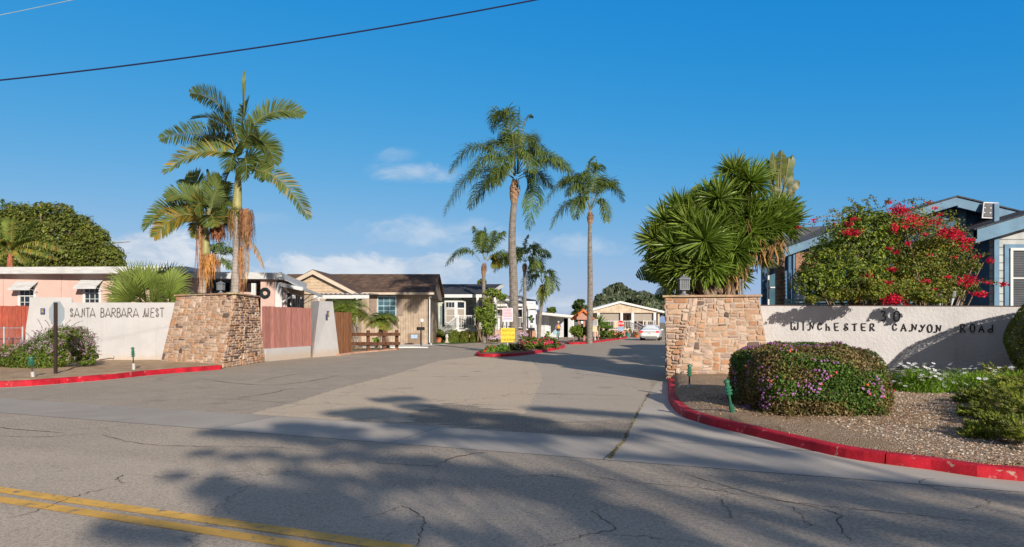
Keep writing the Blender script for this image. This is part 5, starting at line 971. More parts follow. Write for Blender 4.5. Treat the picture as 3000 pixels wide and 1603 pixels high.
struct(mb.build('flower_stems', M('purple_stem', (.22, .13, .15), attr=True), sg), 'stuff'); struct(fl.build('flowers', M_FLW, sg), 'stuff')
# ------------------------------------------------------------------ houses
M_PINK = M('pink_siding', (.58, .42, .375), rough=.8, var=.04, vs=2, bump=.1, bs=8); M_WHITE = M('white_trim', (.62, .64, .65), rough=.6, var=.06, vs=3); M_FASC = M('aged_white_metal', (.54, .56, .57), rough=.55, var=.12, vs=4, gx=(.5, .5, 3), dirt=((.4, .4, .38), 5, .62, .8))
M_GLASS = Mglass('dark_glass'); M_GLASS2 = Mglass('blue_glass', (.06, .13, .17)); M_SHADE = M('blind', (.33, .3, .26), var=.15, vs=3, gx=(1, 1, 14)); M_DARK = M('dark_interior', (.012, .011, .012), var=.3)
M_TAN = Mbrick('tan_panel_siding', (.41, .335, .255), (.43, .35, .27), (.29, .23, .175), 1, .2, 30, .018, rough=.85, bump=.4, off=0); M_TANL = Mbrick('tan_lap_siding', (.52, .41, .29), (.53, .42, .3), (.4, .31, .22), 1, 40, .22, .016, bump=.4, off=0)
M_RBR = Mbrick('brown_shingles', (.115, .072, .05), (.17, .115, .085), (.07, .045, .032), 1, .3, .16, .016, axis='XY', bump=.6, var=.35); M_RDK = Mbrick('charcoal_shingles', (.045, .05, .062), (.065, .07, .08), (.025, .027, .034), 1, .3, .16, .016, axis='XY', bump=.6, var=.3)
M_RGY = Mbrick('grey_shingles', (.2, .215, .21), (.27, .28, .28), (.13, .14, .14), 1, .3, .16, .016, axis='XY', bump=.6); M_GREENW = Mbrick('pale_green_siding', (.5, .56, .48), (.51, .57, .49), (.4, .46, .39), 1, 40, .2, .012, bump=.3, off=0); M_BLW = Mbrick('pale_blue_siding', (.6, .66, .76), (.6, .66, .76), (.5, .55, .64), 1, .3, 30, .012, bump=.3, off=0)
M_GRW = M('pale_grey_panel', (.5, .54, .56), var=.05); M_BEI = Mbrick('beige_siding', (.58, .48, .36), (.59, .49, .37), (.45, .37, .27), 1, .3, 30, .02, bump=.3, off=0); M_BRK = Mbrick('red_brick', (.42, .16, .09), (.5, .22, .13), (.55, .48, .42), 1, .22, .09, .012, bump=.5)
M_DBLUE = M('deep_blue_paint', (.04, .115, .22), rough=.6, var=.12, vs=2, gx=(1, 1, .4)); M_LBLUE = M('sky_blue_trim', (.11, .22, .33), rough=.6, var=.14, vs=2); M_GRS = Mbrick('pale_grey_lap_siding', (.42, .45, .46), (.43, .46, .47), (.2, .21, .22), 1, 40, .27, .02, bump=.5, off=0); M_BAM = Mbrick('bamboo_blind', (.32, .18, .12), (.38, .22, .15), (.2, .11, .08), 1, 40, .04, .006, bump=.3, off=0)
M_SOF = M('soffit', (.2, .16, .12), var=.1); M_SHUT = M('slate_shutter', (.16, .22, .27), var=.1, gx=(1, 1, 12)); M_FASCT = M('cream_fascia', (.55, .47, .38), var=.06)
def window(root, x0, x1, z0, z1, Y, nx=2, ny=2, fm=None, gm=None, fw=.06, mw=.025, name='window', sash=True):
    mb = MB(); fm = fm or M_WHITE; gm = gm or M_GLASS
    for a, b in (((x0, z0), (x1, z0)), ((x0, z1), (x1, z1))): mb.bar((a[0]-fw/2, Y-.03, a[1]), (b[0]+fw/2, Y-.03, b[1]), .08, fw)
    for x in (x0, x1): mb.bar((x, Y-.029, z0), (x, Y-.029, z1), fw, .078, up=(0, 1, 0))
    if sash: mb.bar((x0, Y-.028, (z0+z1)/2), (x1, Y-.028, (z0+z1)/2), .07, .05)
    for i in range(1, nx): mb.bar((x0+(x1-x0)*i/nx, Y-.022, z0), (x0+(x1-x0)*i/nx, Y-.022, z1), mw, .03, up=(0, 1, 0))
    for j in range(1, ny*2 if sash else ny):
        if sash and j == ny: continue
        z = z0+(z1-z0)*j/(ny*2 if sash else ny); mb.bar((x0, Y-.021, z), (x1, Y-.021, z), .03, mw)
    f = mb.build(name, fm, root); MB().box(((x0+x1)/2, Y-.005, (z0+z1)/2), (x1-x0, .012, z1-z0)).build('pane', gm, f); return f
def slab(mb, pts, th, col=(1, 1, 1)):
    p = [Vector(q) for q in pts]; return mb.extr(p, (0, 0, -th), col)
def rail(root, a, b, h, name='railing', gap=.13, post=.1, mat=None, bw=.04):
    a, b = Vector(a), Vector(b); mb = MB(); mat = mat or M_WHITE; L = (b-a).length; n = max(2, int(L/gap)); up = Vector((0, 0, h))
    mb.bar(a+up, b+up, .09, .07); mb.bar(a+Vector((0, 0, .12)), b+Vector((0, 0, .12)), .06, .06)
    for i in range(1, n): p = a.lerp(b, i/n); mb.bar(p+Vector((0, 0, .14)), p+up, bw, bw)
    for p in (a, b): mb.bar(p-Vector((0, 0, .0)), p+up+Vector((0, 0, .1)), post, post)
    return mb.build(name, mat, root)
# pink flat-roofed home
YW = 33.5; ph = thing('pink_house', 'long pink flat-roofed home with white fascia behind the left sign wall', 'house', (xat(200, YW), YW, 0))
zf, zt_ = zat(806, 34), 4.5
MB().box(((-30+xat(600, YW))/2, YW+2.5, zf/2), (xat(600, YW)+30, 5, zf)).build('wall', M_PINK, ph)
mb = MB(); slab(mb, [(-30, 33.1, 4.52), (xat(545, 32.6), 32.55, 4.52), (xat(545, 32.6), 39, 4.52), (-30, 39, 4.52)], .34); mb.build('roof', M_FASC, ph)
mb = MB(); [mb.bar((x, YW-.012, .3), (x, YW-.012, zf), .02, .02, up=(0, 1, 0)) for x in (xat(10, YW), xat(180, YW), xat(340, YW))]; mb.build('panel_joints', M('pink_joint', (.6, .3, .24)), ph)
M_AWN = Mbrick('slatted_awning', (.5, .53, .54), (.55, .58, .58), (.16, .19, .2), 1, 40, .11, .035, axis='XY', bump=.6, off=0)
for (x0, x1, y0, y1, ax0, ax1, ay0, ay1) in ((58, 104, 843, 898, 50, 113, 825, 846), (248, 295, 838, 887, 238, 303, 820, 842)):
    window(ph, xat(x0, YW), xat(x1, YW), zat(y1, YW)-.1, zat(y0-12, YW), YW, 3, 2, fw=.12)
    YA_ = YW-.62; X0, X1 = xat(ax0, YW), xat(ax1, YW); zt2, zb2 = zat(ay0, YW), zat(ay1, YA_); n = 6; mb = MB()
    for k in range(n): u0, u1 = k/n, (k+.86)/n; mb.hexa(*[[Vector((x, YW-.02-.6*u, zt2+(zb2-zt2)*u+dz)) for x, u in ((X0, u0), (X1, u0), (X1, u1), (X0, u1))] for dz in (-.012, .012+0)])
    aw = mb.build('window_awning', M_FASC, ph); mb = MB(); mb.bar((X0, YA_-.0, zb2-.03), (X1, YA_-.0, zb2-.03), .03, .09)
    for x in (X0+.02, X1-.02): mb.bar((x, YW-.02, zt2), (x, YA_, zb2), .03, .03); mb.bar((x, YW-.02, zb2-.15), (x, YA_, zb2), .02, .02)
    mb.build('awning_frame', M_FASC, aw)
# right wing
YR = 33.0; x600, x825 = xat(560, YR), xat(825, YR); z1_, z0_ = zat(796, YR), zat(815, YR)
mb = MB(); slab(mb, [(x600, YR, z1_), (x825, YR, z1_-.06), (xat(899, 42), 42, z1_-.06), (x600, 42, z1_)], .33); mb.build('roof', M_FASC, ph)
MB().bar((x825-.12, YR-.02, z1_-.22), (x825+.03, YR-.02, z1_-.22), .06, .36).build('roof_end_cap', M_WHITE, ph)
MB().box(((xat(682, 34.4)+xat(735, 34.4))/2, 34.5, 1.9), (1.2, .2, 3.8)).box(((xat(757, YR)+xat(804, YR))/2-.0, YR+.35, 1.95), (xat(804, YR)-xat(757, YR), .12, 3.9)).box(((x600+xat(735, 36))/2, 36.2, 2), (6, .2, 4)).build('wall', M_PINK, ph)
MB().hexa([(x825-.1, YR+.5, 0), (x825, YR+.5, 0), (xat(899, 42)-.1, 41.8, 0), (xat(899, 42)-.3, 41.8, 0)], [(x825-.1, YR+.5, 3.75), (x825, YR+.5, 3.75), (xat(899, 42)-.1, 41.8, 3.75), (xat(899, 42)-.3, 41.8, 3.75)]).build('wall', M_PINK, ph)
sx0, sx1 = x825, xat(899, 42)-.1
def sidept(u, z, off=.03): return Vector((sx0+(sx1-sx0)*u+off, YR+.5+(41.8-YR-.5)*u, z))
for u0, u1, m_ in ((.02, .2, M_DARK), (.25, .5, M_GLASS), (.54, .62, M_DARK), (.66, .86, M_GLASS)):
    w_ = MB().poly([sidept(u0, 1.2, .04), sidept(u1, 1.2, .04), sidept(u1, 3.3, .04), sidept(u0, 3.3, .04)], [(0, 1, 2, 3)]).build('window', m_, ph); mb = MB()
    for a, b in ((sidept(u0, 1.2, .05), sidept(u0, 3.3, .05)), (sidept(u1, 1.2, .05), sidept(u1, 3.3, .05)), (sidept(u0, 3.3, .05), sidept(u1, 3.3, .05)), (sidept(u0, 1.2, .05), sidept(u1, 1.2, .05))): mb.bar(a, b, .07, .07)
    mb.build('window_frame', M_WHITE, w_)
MB().box(((xat(803, YR)+xat(823, YR))/2, YR+.18, 1.9), (xat(823, YR)-xat(803, YR), .1, 3.7)).build('corner_panel', M_WHITE, ph)
mb = MB(); [mb.box((xat(px, YR), YR+.1, 1.85), (.1, .1, 3.7)) for px in (738, 744.5)]; mb.build('porch_post', M_WHITE, ph)
window(ph, xat(609, 34.4), xat(657, 34.4), 1.8, zat(827, 34.4), 34.4, 1, 1, fm=M_LBLUE, gm=M_GLASS2, sash=False); window(ph, xat(660, 34.4), xat(676, 34.4), 1.8, zat(827, 34.4), 34.4, 1, 1, fm=M_LBLUE, gm=M_DARK, sash=False)
MB().box(((xat(600, 34.6)+xat(685, 34.6))/2, 34.6, 2.), (1.8, .15, 4)).build('wall', M_PINK, ph)
MB().box((xat(725, 34.35), 34.38, 2.4), (.2, .03, 1.5)).build('door', M_DARK, ph)
mb = MB(); r1_, r2_ = (x825, YR+.4, 3.95), (sx1, 42, 3.95); o1, o2 = (xat(886, 33), 33., 3.42), (xat(944, 42.3), 42.3, 3.42); slab(mb, [r1_, o1, o2, r2_], .04); aw = mb.build('side_awning', M_FASC, ph)
mb = MB(); mb.bar((x825, YR-.05, 3.62), (o1[0], o1[1]-.05, 3.4), .06, .17); mb.bar(o1, o2, .06, .16); mb.bar((x825, YR+.1, 2.75), (xat(860, 33.2), 33.2, 3.1), .04, .06); mb.bar((sx1, 40, 2.6), (xat(935, 41), 41, 3.35), .03, .03); mb.bar((x825-.2, 36, 2.6), (xat(915, 37), 37, 3.35), .03, .03); mb.build('awning_frame', M_WHITE, aw)
wt = thing('wreath', 'dark round wreath hanging on the pink wall beside the porch posts', 'wreath', tuple(P(777, 858, YR+.2))); mb = MB(); c = P(777, 858, YR+.22); r_ = rng(3)
for k in range(150): a = r_.uniform(0, 6.28); q = c+Vector((math.cos(a)*.19, 0, math.sin(a)*.19)); e = q+Vector((math.cos(a+.5)*.09, r_.uniform(-.06, .0), math.sin(a+.5)*.09)); mb.tube([q, e], [.035, .012], 4)
mb.tube([c+Vector((math.cos(a)*.18, 0, math.sin(a)*.18)) for a in np.linspace(0, 6.28, 20)], .06, 6, cap=False); mb.build('ring', M('dark_foliage', (.015, .025, .03)), wt)

# brown gabled home
bh = thing('brown_house', 'tan house with brown shingled roof, front gable and blue-framed window left of centre', 'house', (-8, 50, 0)); YB_ = 50
xl, xr = xat(900, YB_), xat(1258, YB_); ze = zat(862, 49.4)
MB().box(((xl+xr)/2, YB_+3, ze/2), (xr-xl, 6, ze+.3)).build('wall', M_TAN, bh)
yr0, yr1 = 49.35, 53.2; zr0, zr1 = zat(855.5, yr0), zat(803, yr1); xa, xb = xat(840, 53), xat(1272, yr0)
mb = MB(); slab(mb, [(xa, yr0, zr0), (xb, yr0, zr0), (xb, yr1, zr1), (xa, yr1, zr1)], .1); slab(mb, [(xa, yr1, zr1), (xb, yr1, zr1), (xb, 57, zr0), (xa, 57, zr0)], .1); mb.build('roof', M_RBR, bh)
MB().bar((xat(1040, yr0), yr0-.04, zr0-.12), (xb, yr0-.04, zr0-.12), .09, .17).build('gutter_trim', M_FASCT, bh)
MB().extr([(xb-.3, yr0+.1, zr0-.1), (xb-.3, yr1, zr1-.12), (xb-.3, 56.9, zr0-.1), (xb-.3, 56.9, zr0-.45), (xb-.3, yr0+.1, zr0-.45)], (.06, 0, 0)).build('gable_end', M_SOF, bh)
YGb = 47; A_ = P(916, 789, YGb); L_ = Vector((A_.x-3.2, YGb, zat(857, YGb))); R__ = P(1046, 857, YGb)
MB().extr([(L_.x+.5, YGb+.35, L_.z-.1), (R__.x-.4, YGb+.35, L_.z-.1), (A_.x, YGb+.35, A_.z-.25)], (0, .1, 0)).build('gable_wall', M_TANL, bh)
MB().box(((L_.x+R__.x)/2+.2, YGb+2, L_.z/2), (R__.x-L_.x-1.2, 3, L_.z)).build('wall', M_TAN, bh)
mb = MB(); bk = Vector((0, 6.4, 0)); ov = Vector((0, -.35, 0))
for e in (L_, R__): mb.extr([A_+ov*0, e, e+bk, A_+bk], (0, 0, -.09))
mb.build('roof', M_RBR, bh)
mb = MB(); nb_ = Vector((0, 0, -.26))
for e in (L_, R__): mb.extr([A_+Vector((0, -.03, -.05)), e+Vector((0, -.03, -.05)), e+Vector((0, -.03, -.3)), A_+Vector((0, -.03, -.36))], (0, .06, 0))
mb.build('rake_board', M_FASCT, bh)
window(bh, xat(1107, YB_), xat(1160, YB_), zat(925, YB_), zat(868, YB_), YB_, 3, 2, fm=M('pale_blue_frame', (.45, .62, .7)), gm=M_GLASS2, fw=.08)  # pale blue frame, blue-tinted panes
MB().box((xat(1170, YB_), YB_-.02, zat(895, YB_)), (.5, .04, 1.6)).build('shutter', M('taupe', (.25, .2, .165)), bh); MB().box((xat(1092, YB_), YB_-.02, zat(895, YB_)), (.5, .04, 1.6)).build('shutter', MATS['taupe'], bh)
MB().bar((xat(1259, 49.7), 49.7, .15), (xat(1259, 49.7), 49.7, zr0-.15), .09, .09).bar((xat(1259, 49.7), 49.7, .15), (xat(1264, 49.3), 49.2, .05), .09, .09).build('downspout', M_WHITE, bh)
MB().box((xat(1215, YB_), YB_-.02, zat(992, YB_)), (1.05, .04, .8)).build('access_hatch', M('hatch_brown', (.24, .18, .13)), bh); MB().box((xat(1214, YB_), YB_-.05, zat(986, YB_)), (.5, .03, .28)).build('vent', M('vent_blue', (.35, .5, .7)), bh)
# scalloped white patio cover
pg = thing('patio_cover', 'white corrugated patio cover on posts in front of the brown house gable', 'patio cover', (xat(1000, 44), 44, 0)); mb = MB(); x0, x1 = xat(925, 44), xat(1082, 43.6); zc = zat(862, 44)
n = int((x1-x0)/.16); vs = []
for i in range(n+1):
    z = .05 if i % 2 else -.03
    for y in (43.6, 46.9): vs.append((x0+(x1-x0)*i/n, y, zc+z+(.1 if y > 45 else 0)))
mb.poly(vs, [(2*i, 2*i+2, 2*i+3, 2*i+1) for i in range(n)]); mb.build('corrugated_roof', M_WHITE, pg); MB().bar((x0, 43.55, zc-.2), (x1, 43.55, zc-.2), .06, .24).build('beam', M_WHITE, pg)
for px in (935, 1046): MB().bar((xat(px, 43.6), 43.6, 0), (xat(px, 43.6), 43.6, zc-.3), .12, .12).build('post', M_WHITE, pg)

# pale green house
gh = thing('green_house', 'pale green house with charcoal roof, white bay window and raised white-railed deck', 'house', (-5, 58, 0)); YG_ = 58
xl, xr = xat(1235, YG_), xat(1452, YG_); ze = zat(868, YG_)
MB().box(((xl+xat(1345, YG_))/2, YG_+4, ze/2), (xat(1345, YG_)-xl, 8, ze)).box(((xat(1345, YG_)+xr)/2, YG_+5.6, ze/2), (xr-xat(1345, YG_), 4.8, ze)).build('wall', M_GREENW, gh)
yr0, yr1 = 57.2, 62.5; zr0, zr1 = zat(862, yr0), zat(832.5, yr1); xa, xb = xl-.5, xat(1457, yr0)
mb = MB(); slab(mb, [(xa, yr0, zr0), (xb-.8, yr0, zr0), (xb+.35, yr1, zr1), (xa, yr1, zr1)], .1); slab(mb, [(xa, yr1, zr1), (xb+.35, yr1, zr1), (xb, 67, zr0), (xa, 67, zr0)], .1); mb.build('roof', M_RDK, gh)
mb = MB(); mb.bar((xa, yr0-.05, zr0-.16), (xb-.8, yr0-.05, zr0-.16), .1, .28); mb.bar((xb-.78, yr0-.03, zr0-.14), (xb+.4, yr1-.1, zr1-.12), .12, .32); mb.build('fascia', M_WHITE, gh)
MB().extr([(xr-.05, yr0+.8, zr0-.3), (xr-.05, yr1, zr1-.3), (xr-.05, 66, zr0-.3), (xr-.05, 66, 1), (xr-.05, 61, 1), (xr-.05, 61, zr0-.3)], (.1, 0, 0)).build('gable_end', M_GREENW, gh)
MB().box((xat(1296, YG_), YG_-.03, zat(923, YG_)), (.34, .05, 1.6)).build('shutter', M_SHUT, gh)
# bay window
bx0, bx1, bx2 = xat(1303, 57.6), xat(1336, 57.2), xat(1364, 57.9); zb0, zb1 = zat(951, 57.4), zat(881, 57.4)
bay = MB().extr([(bx0, 58, zb0), (bx0, 57.35, zb0), (bx1, 57.3, zb0), (bx2, 57.9, zb0), (bx2, 58.4, zb0)], (0, 0, zb1-zb0)).build('bay_window', M_WHITE, gh)
window(gh, bx0+.12, bx1-.12, zb0+.15, zb1-.75, 57.3, 1, 1, gm=M_SHADE, fw=.08); window(gh, bx0+.12, bx1-.12, zb1-.62, zb1-.12, 57.3, 3, 1, gm=M_GLASS, fw=.06, sash=False)
dv = (Vector((bx2, 57.9, 0))-Vector((bx1, 57.3, 0))); 
for (za_, zb_, m_) in ((zb0+.15, zb1-.75, M_SHADE), (zb1-.62, zb1-.12, M_GLASS)):
    q = [Vector((bx1, 57.3, 0))+dv*u+Vector((.01, -.03, z)) for u, z in ((.15, za_), (.85, za_), (.85, zb_), (.15, zb_))]; MB().poly(q, [(0, 1, 2, 3)]).build('pane', m_, bay)
# deck
zd = zat(965, 57)
MB().box(((xat(1340, 57)+xat(1452, 57))/2, 58.3, zd-.1), (xat(1452, 57)-xat(1340, 57), 2.9, .2)).build('deck_floor', M_WHITE, gh); MB().box(((xat(1340, 57)+xat(1452, 57))/2, 57.1, (zd-.2)/2), (xat(1452, 57)-xat(1340, 57), .1, zd-.2)).build('deck_skirt', M_BRK, gh)
rail(gh, (xat(1343, 56.9), 56.9, zd), (xat(1395, 56.9), 56.9, zd), zat(925, 56.9)-zd); rail(gh, (xat(1395, 56.9), 56.9, zd), (xat(1450, 56.9), 56.9, zd), zat(925, 56.9)-zd)
rail(gh, (xat(1298, 56.6), 56.6, .0), (xat(1339, 56.8), 56.8, zd), zat(925, 56.9)-zd, 'stair_railing'); mb = MB(); [mb.box((xat(1298, 56.6)+.24*k, 57.4, .09+.18*k), (.28, 1, .18)) for k in range(6)]; mb.build('steps', M_WHITE, gh)
MB().bar((xat(1399, 57), 57.1, zd), (xat(1399, 57), 57.1, zr0-.3), .22, .22).bar((xat(1450, 57), 57.1, zd), (xat(1450, 57), 57.1, zr0-.3), .2, .2).build('porch_post', M_WHITE, gh)
window(gh, xat(1372, 61), xat(1390, 61), zd+.3, zd+2.2, 60.9, 1, 1, sash=False); window(gh, xat(1408, 61), xat(1432, 61), zd+.8, zd+2.2, 60.9, 2, 1)
# white / pale blue house
wh = thing('white_house', 'white and pale blue house with grey roof and brick porch behind the tallest palm', 'house', (0, 64, 0)); Yw = 64
MB().box(((xat(1452, Yw)+xat(1530, Yw))/2, Yw+3.5, 2.2), (xat(1530, Yw)-xat(1452, Yw), 5, 4.4)).box(((xat(1541, Yw)+xat(1569, Yw))/2, Yw+2.5, 2.15), (xat(1569, Yw)-xat(1541, Yw), 6, zat(898, Yw)*1.0)).build('wall', M_BLW, wh)
mb = MB(); z0_, z1_ = zat(890, 63.4), zat(869, 67); xa, xb = xat(1440, 63), xat(1564, 63.4); slab(mb, [(xa, 63.4, z0_), (xb, 63.4, z0_), (xb-1.0, 67, z1_), (xa, 67, z1_)], .1); slab(mb, [(xa, 67, z1_), (xb-1., 67, z1_), (xb, 70, z0_), (xa, 70, z0_)], .1); slab(mb, [(xb-1.2, 63.8, z0_+.1), (xat(1577, 64), 63.8, z0_-.05), (xat(1573, 64), 67, z0_+.5), (xb-1.2, 67, z1_-.1)], .08); mb.build('roof', M_RGY, wh)
mb = MB(); mb.bar((xa, 63.35, z0_-.14), (xb, 63.35, z0_-.14), .1, .24); mb.bar((xat(1545, 63), 63.3, z0_-.34), (xat(1577, 63), 63.3, z0_-.34), .1, .34); mb.bar((xa, 63.1, z0_-.5), (xb-.4, 63.1, z0_-.5), .1, .14); mb.build('fascia', M_WHITE, wh)
window(wh, xat(1455, Yw), xat(1478, Yw), zat(926, Yw), zat(904, Yw), Yw+.9, 1, 1, gm=M_GLASS2, fw=.12, sash=False); window(wh, xat(1512, Yw), xat(1530, Yw), zat(955, Yw), zat(903, Yw), Yw+.9, 2, 1, fm=M_SHUT)
zd = zat(964, 63)
rail(wh, (xat(1452, 63), 62.9, zd), (xat(1480, 63), 62.9, zd), zat(927, 63)-zd); rail(wh, (xat(1505, 63), 62.9, zd), (xat(1545, 63), 62.9, zd), zat(930, 63)-zd)
for px in (1452, 1508, 1532, 1546): MB().bar((xat(px, 63), 63, zd), (xat(px, 63), 63, z0_-.5), .14, .14).build('porch_post', M_WHITE, wh)
MB().box(((xat(1410, 62)+xat(1570, 62))/2, 62.9, zd/2-.05), (xat(1570, 62)-xat(1410, 62), 1.2, zd-.1)).build('brick_base', M_BRK, wh)
window(wh, xat(1575, Yw), xat(1579, Yw), .8, 2.9, Yw+.8, 1, 1, fw=.1)
# carport
cp = thing('carport', 'pale grey carport with flat white roof, dark inside, right of the white house', 'carport', (5, 68, 0)); Yc = 68
mb = MB(); za, zb = zat(913, 66), zat(924, 66); x0, x1 = xat(1568, 66), xat(1682, 66); slab(mb, [(x0, 66, za+.0), (x1, 66, zb), (x1, 76, zb), (x0, 76, za)], .26); mb.build('roof', M_WHITE, cp)
MB().box(((xat(1568, Yc)+xat(1612, Yc))/2, Yc+.3, 1.35), (xat(1612, Yc)-xat(1568, Yc), .15, 2.7)).box((xat(1612, Yc), Yc+3.4, 1.3), (.12, 6.4, 2.6)).box(((xat(1612, 75)+xat(1640, 75))/2, 75, 1.25), (3, .15, 2.5)).box((xat(1664, 75), 75, 1.25), (1., .15, 2.5)).build('wall', M_GRW, cp)
MB().box((xat(1640, 75.3), 75.4, 1.2), (3., .1, 2.4)).build('back_panel', M_GRW, cp)
for px in (1679,): MB().box((xat(px, 66.2), 66.2, zb/2), (.16, .16, zb-.1)).build('post', M_WHITE, cp)
MB().box((xat(1602, Yc), Yc+.18, 1.5), (.5, .05, 1.9)).build('door', M_WHITE, cp)
# beige house at the end of the drive
eh = thing('beige_house', 'beige gabled house with white railed porch at the end of the drive', 'house', (12, 78, 0)); Ye = 78
A_ = P(1817, 882.5, Ye-1.2); Lz, Rz = P(1722, 909, Ye-1.2), P(1955, 919, Ye-1.2); Rz.z = Lz.z-.2
mb = MB(); bk = Vector((0, 12, 0)); [mb.extr([A_, e, e+bk, A_+bk], (0, 0, -.1)) for e in (Lz, Rz)]; mb.build('roof', M('pale_roof', (.6, .6, .6)), eh)
mb = MB()
for e in (Lz, Rz): mb.extr([A_+Vector((0, -.04, .02)), e+Vector((0, -.04, .02)), e+Vector((0, -.04, -.22)), A_+Vector((0, -.04, -.24))], (0, .06, 0))
mb.build('rake_board', M_WHITE, eh)
zc = zat(917, Ye); xl, xr = xat(1735, Ye), xat(1918, Ye); MB().extr([(xl, Ye-1., zc), (xr+.1, Ye-1., zc), (xr+.1, Ye-1, zat(906, Ye)), (A_.x, Ye-1, A_.z-.2), (xl, Ye-1, zat(906, Ye)+.1)], (0, .12, 0)).build('gable_wall', M_BEI, eh)
MB().box(((xl+xr)/2, Ye+5, zc/2), (xr-xl, 8, zc)).box((xr+.3, Ye+4, zc/2), (.2, 9.6, zc)).build('wall', M_BEI, eh)
for px in (1750, 1817, 1849, 1913): MB().box((xat(px, Ye), Ye-.9, zc/2), (.3, .3, zc)).build('porch_column', M_WHITE, eh)
for a, b in ((1755, 1812), (1853, 1909)): MB().box((xat((a+b)/2, Ye), Ye-.7, zat(929, Ye)), (xat(b, Ye)-xat(a, Ye), .03, 1.05)).build('roll_shade', M_SHADE, eh)
window(eh, xat(1840, Ye), xat(1847, Ye), zat(938, Ye), zat(922, Ye), Ye+.98, 1, 1, sash=False); zd = zat(968, Ye)
rail(eh, (xat(1750, Ye), Ye-1, zd), (xat(1843, Ye), Ye-1, zd), zat(941, Ye)-zd, gap=.2); rail(eh, (xat(1880, Ye), Ye-1, zd), (xat(1913, Ye), Ye-1, zd), zat(941, Ye)-zd, gap=.2); rail(eh, (xat(1845, Ye), Ye-1.1, zd), (xat(1872, Ye), Ye-3.4, 0), .95, 'stair_railing', gap=.2); rail(eh, (xat(1862, Ye), Ye-1.1, zd), (xat(1885, Ye), Ye-3.2, 0), .95, 'stair_railing', gap=.2)
MB().box(((xl+xr)/2, Ye-.2, zd/2), (xr-xl, 1.5, zd)).build('brick_base', M_BRK, eh); mb = MB(); [mb.box((xat(1866, Ye), Ye-1.2-.3*k, (zd-.16*k)/2), (1.2, .3, zd-.16*k)) for k in range(5)]; mb.build('steps', M_BRK, eh)

# blue house on the right
bl = thing('blue_house', 'blue two-gabled house with grey lap siding behind the bougainvillea at the right', 'house', (14, 25, 0)); Yb = 25.
def fasc(mb, p, q, h, Y, d=.1): a, b = P(*p, Y), P(*q, Y); return mb.extr([a, b, b-Vector((0, 0, h)), a-Vector((0, 0, h))], (0, d, 0))
hF = 40/FPX*Yb
ap_, lf_, rt_ = (2806, 576), (2560, 650), (3300, 695)
mb = MB(); fasc(mb, ap_, lf_, hF*.62, Yb-.6); fasc(mb, ap_, rt_, hF*.75, Yb-.6); mb.build('fascia', M_LBLUE, bl)
mb = MB(); a, l, r2 = P(ap_[0], ap_[1]-4, Yb-.66), P(lf_[0], lf_[1]-4, Yb-.66), P(rt_[0], rt_[1]-4, Yb-.66); bk = Vector((0, 11, 0)); [mb.extr([a, e, e+bk, a+bk], (0, 0, -.05)) for e in (l, r2)]; mb.build('roof', M_RDK, bl)
MB().extr([P(2600, 900, Yb), P(3300, 900, Yb), P(3300, 700, Yb), P(2806, 585, Yb), P(2600, 650, Yb)], (0, .3, 0)).build('wall', M_DBLUE, bl)
MB().box((xat(2820, Yb-.1), Yb-.06, 3.5), (.28, .1, 5.2)).build('corner_board', M_LBLUE, bl)
# lower front gable wing
Yb2 = 22.6; mb = MB(); fasc(mb, (2858, 673), (3130, 592), .46, Yb2-.5); fasc(mb, (3130, 592), (3500, 700), .46, Yb2-.5); mb.extr([P(2858, 673, Yb2-.5), P(2858, 700, Yb2-.5), P(2858, 700, Yb2-.5)+Vector((0, 1.8, 0)), P(2858, 673, Yb2-.5)+Vector((0, 1.8, 0))], (.06, 0, 0)); mb.build('fascia', M_LBLUE, bl)
mb = MB(); a, l, r2 = P(3130, 588, Yb2-.55), P(2855, 670, Yb2-.55), P(3500, 697, Yb2-.55); bk = Vector((0, 6, 0)); [mb.extr([a, e, e+bk, a+bk], (0, 0, -.05)) for e in (l, r2)]; mb.build('roof', M_RDK, bl)
x2 = xat(2908, Yb2); MB().extr([(x2, Yb2, .3), (x2+7, Yb2, .3), (x2+7, Yb2, 4.6), (xat(3130, Yb2), Yb2, zat(610, Yb2)), (x2, Yb2, zat(682, Yb2))], (0, .15, 0)).build('wall', M_GRS, bl)
MB().box((x2+.09, Yb2-.03, zat(790, Yb2)), (.17, .1, 4.6)).build('corner_board', M_LBLUE, bl); MB().extr([(x2, Yb2+.15, .3), (x2, Yb, .3), (x2, Yb, 4.6), (x2, Yb2+.15, 4.6)], (.1, 0, 0)).build('wall', M_DBLUE, bl)
mb = MB(); wx0, wx1, wz0, wz1 = xat(2945, Yb2), xat(3110, Yb2), zat(900, Yb2), zat(727, Yb2); mb.box(((wx0+wx1)/2, Yb2-.02, wz1+.06), (wx1-wx0+.1, .06, .14)); mb.box((wx0+.03, Yb2-.021, (wz0+wz1)/2), (.16, .06, wz1-wz0)); mb.box((wx1, Yb2-.021, (wz0+wz1)/2), (.16, .06, wz1-wz0)); mb.build('window_trim', M_LBLUE, bl)
M_VBL = Mbrick('venetian_blind', (.035, .045, .055), (.045, .055, .065), (.13, .145, .16), 1, 40, .06, .01, bump=0, rough=.3, off=0)
window(bl, wx0+.16, wx1-.1, wz0, wz1-.05, Yb2-.03, 1, 1, gm=M_VBL, fw=.09)
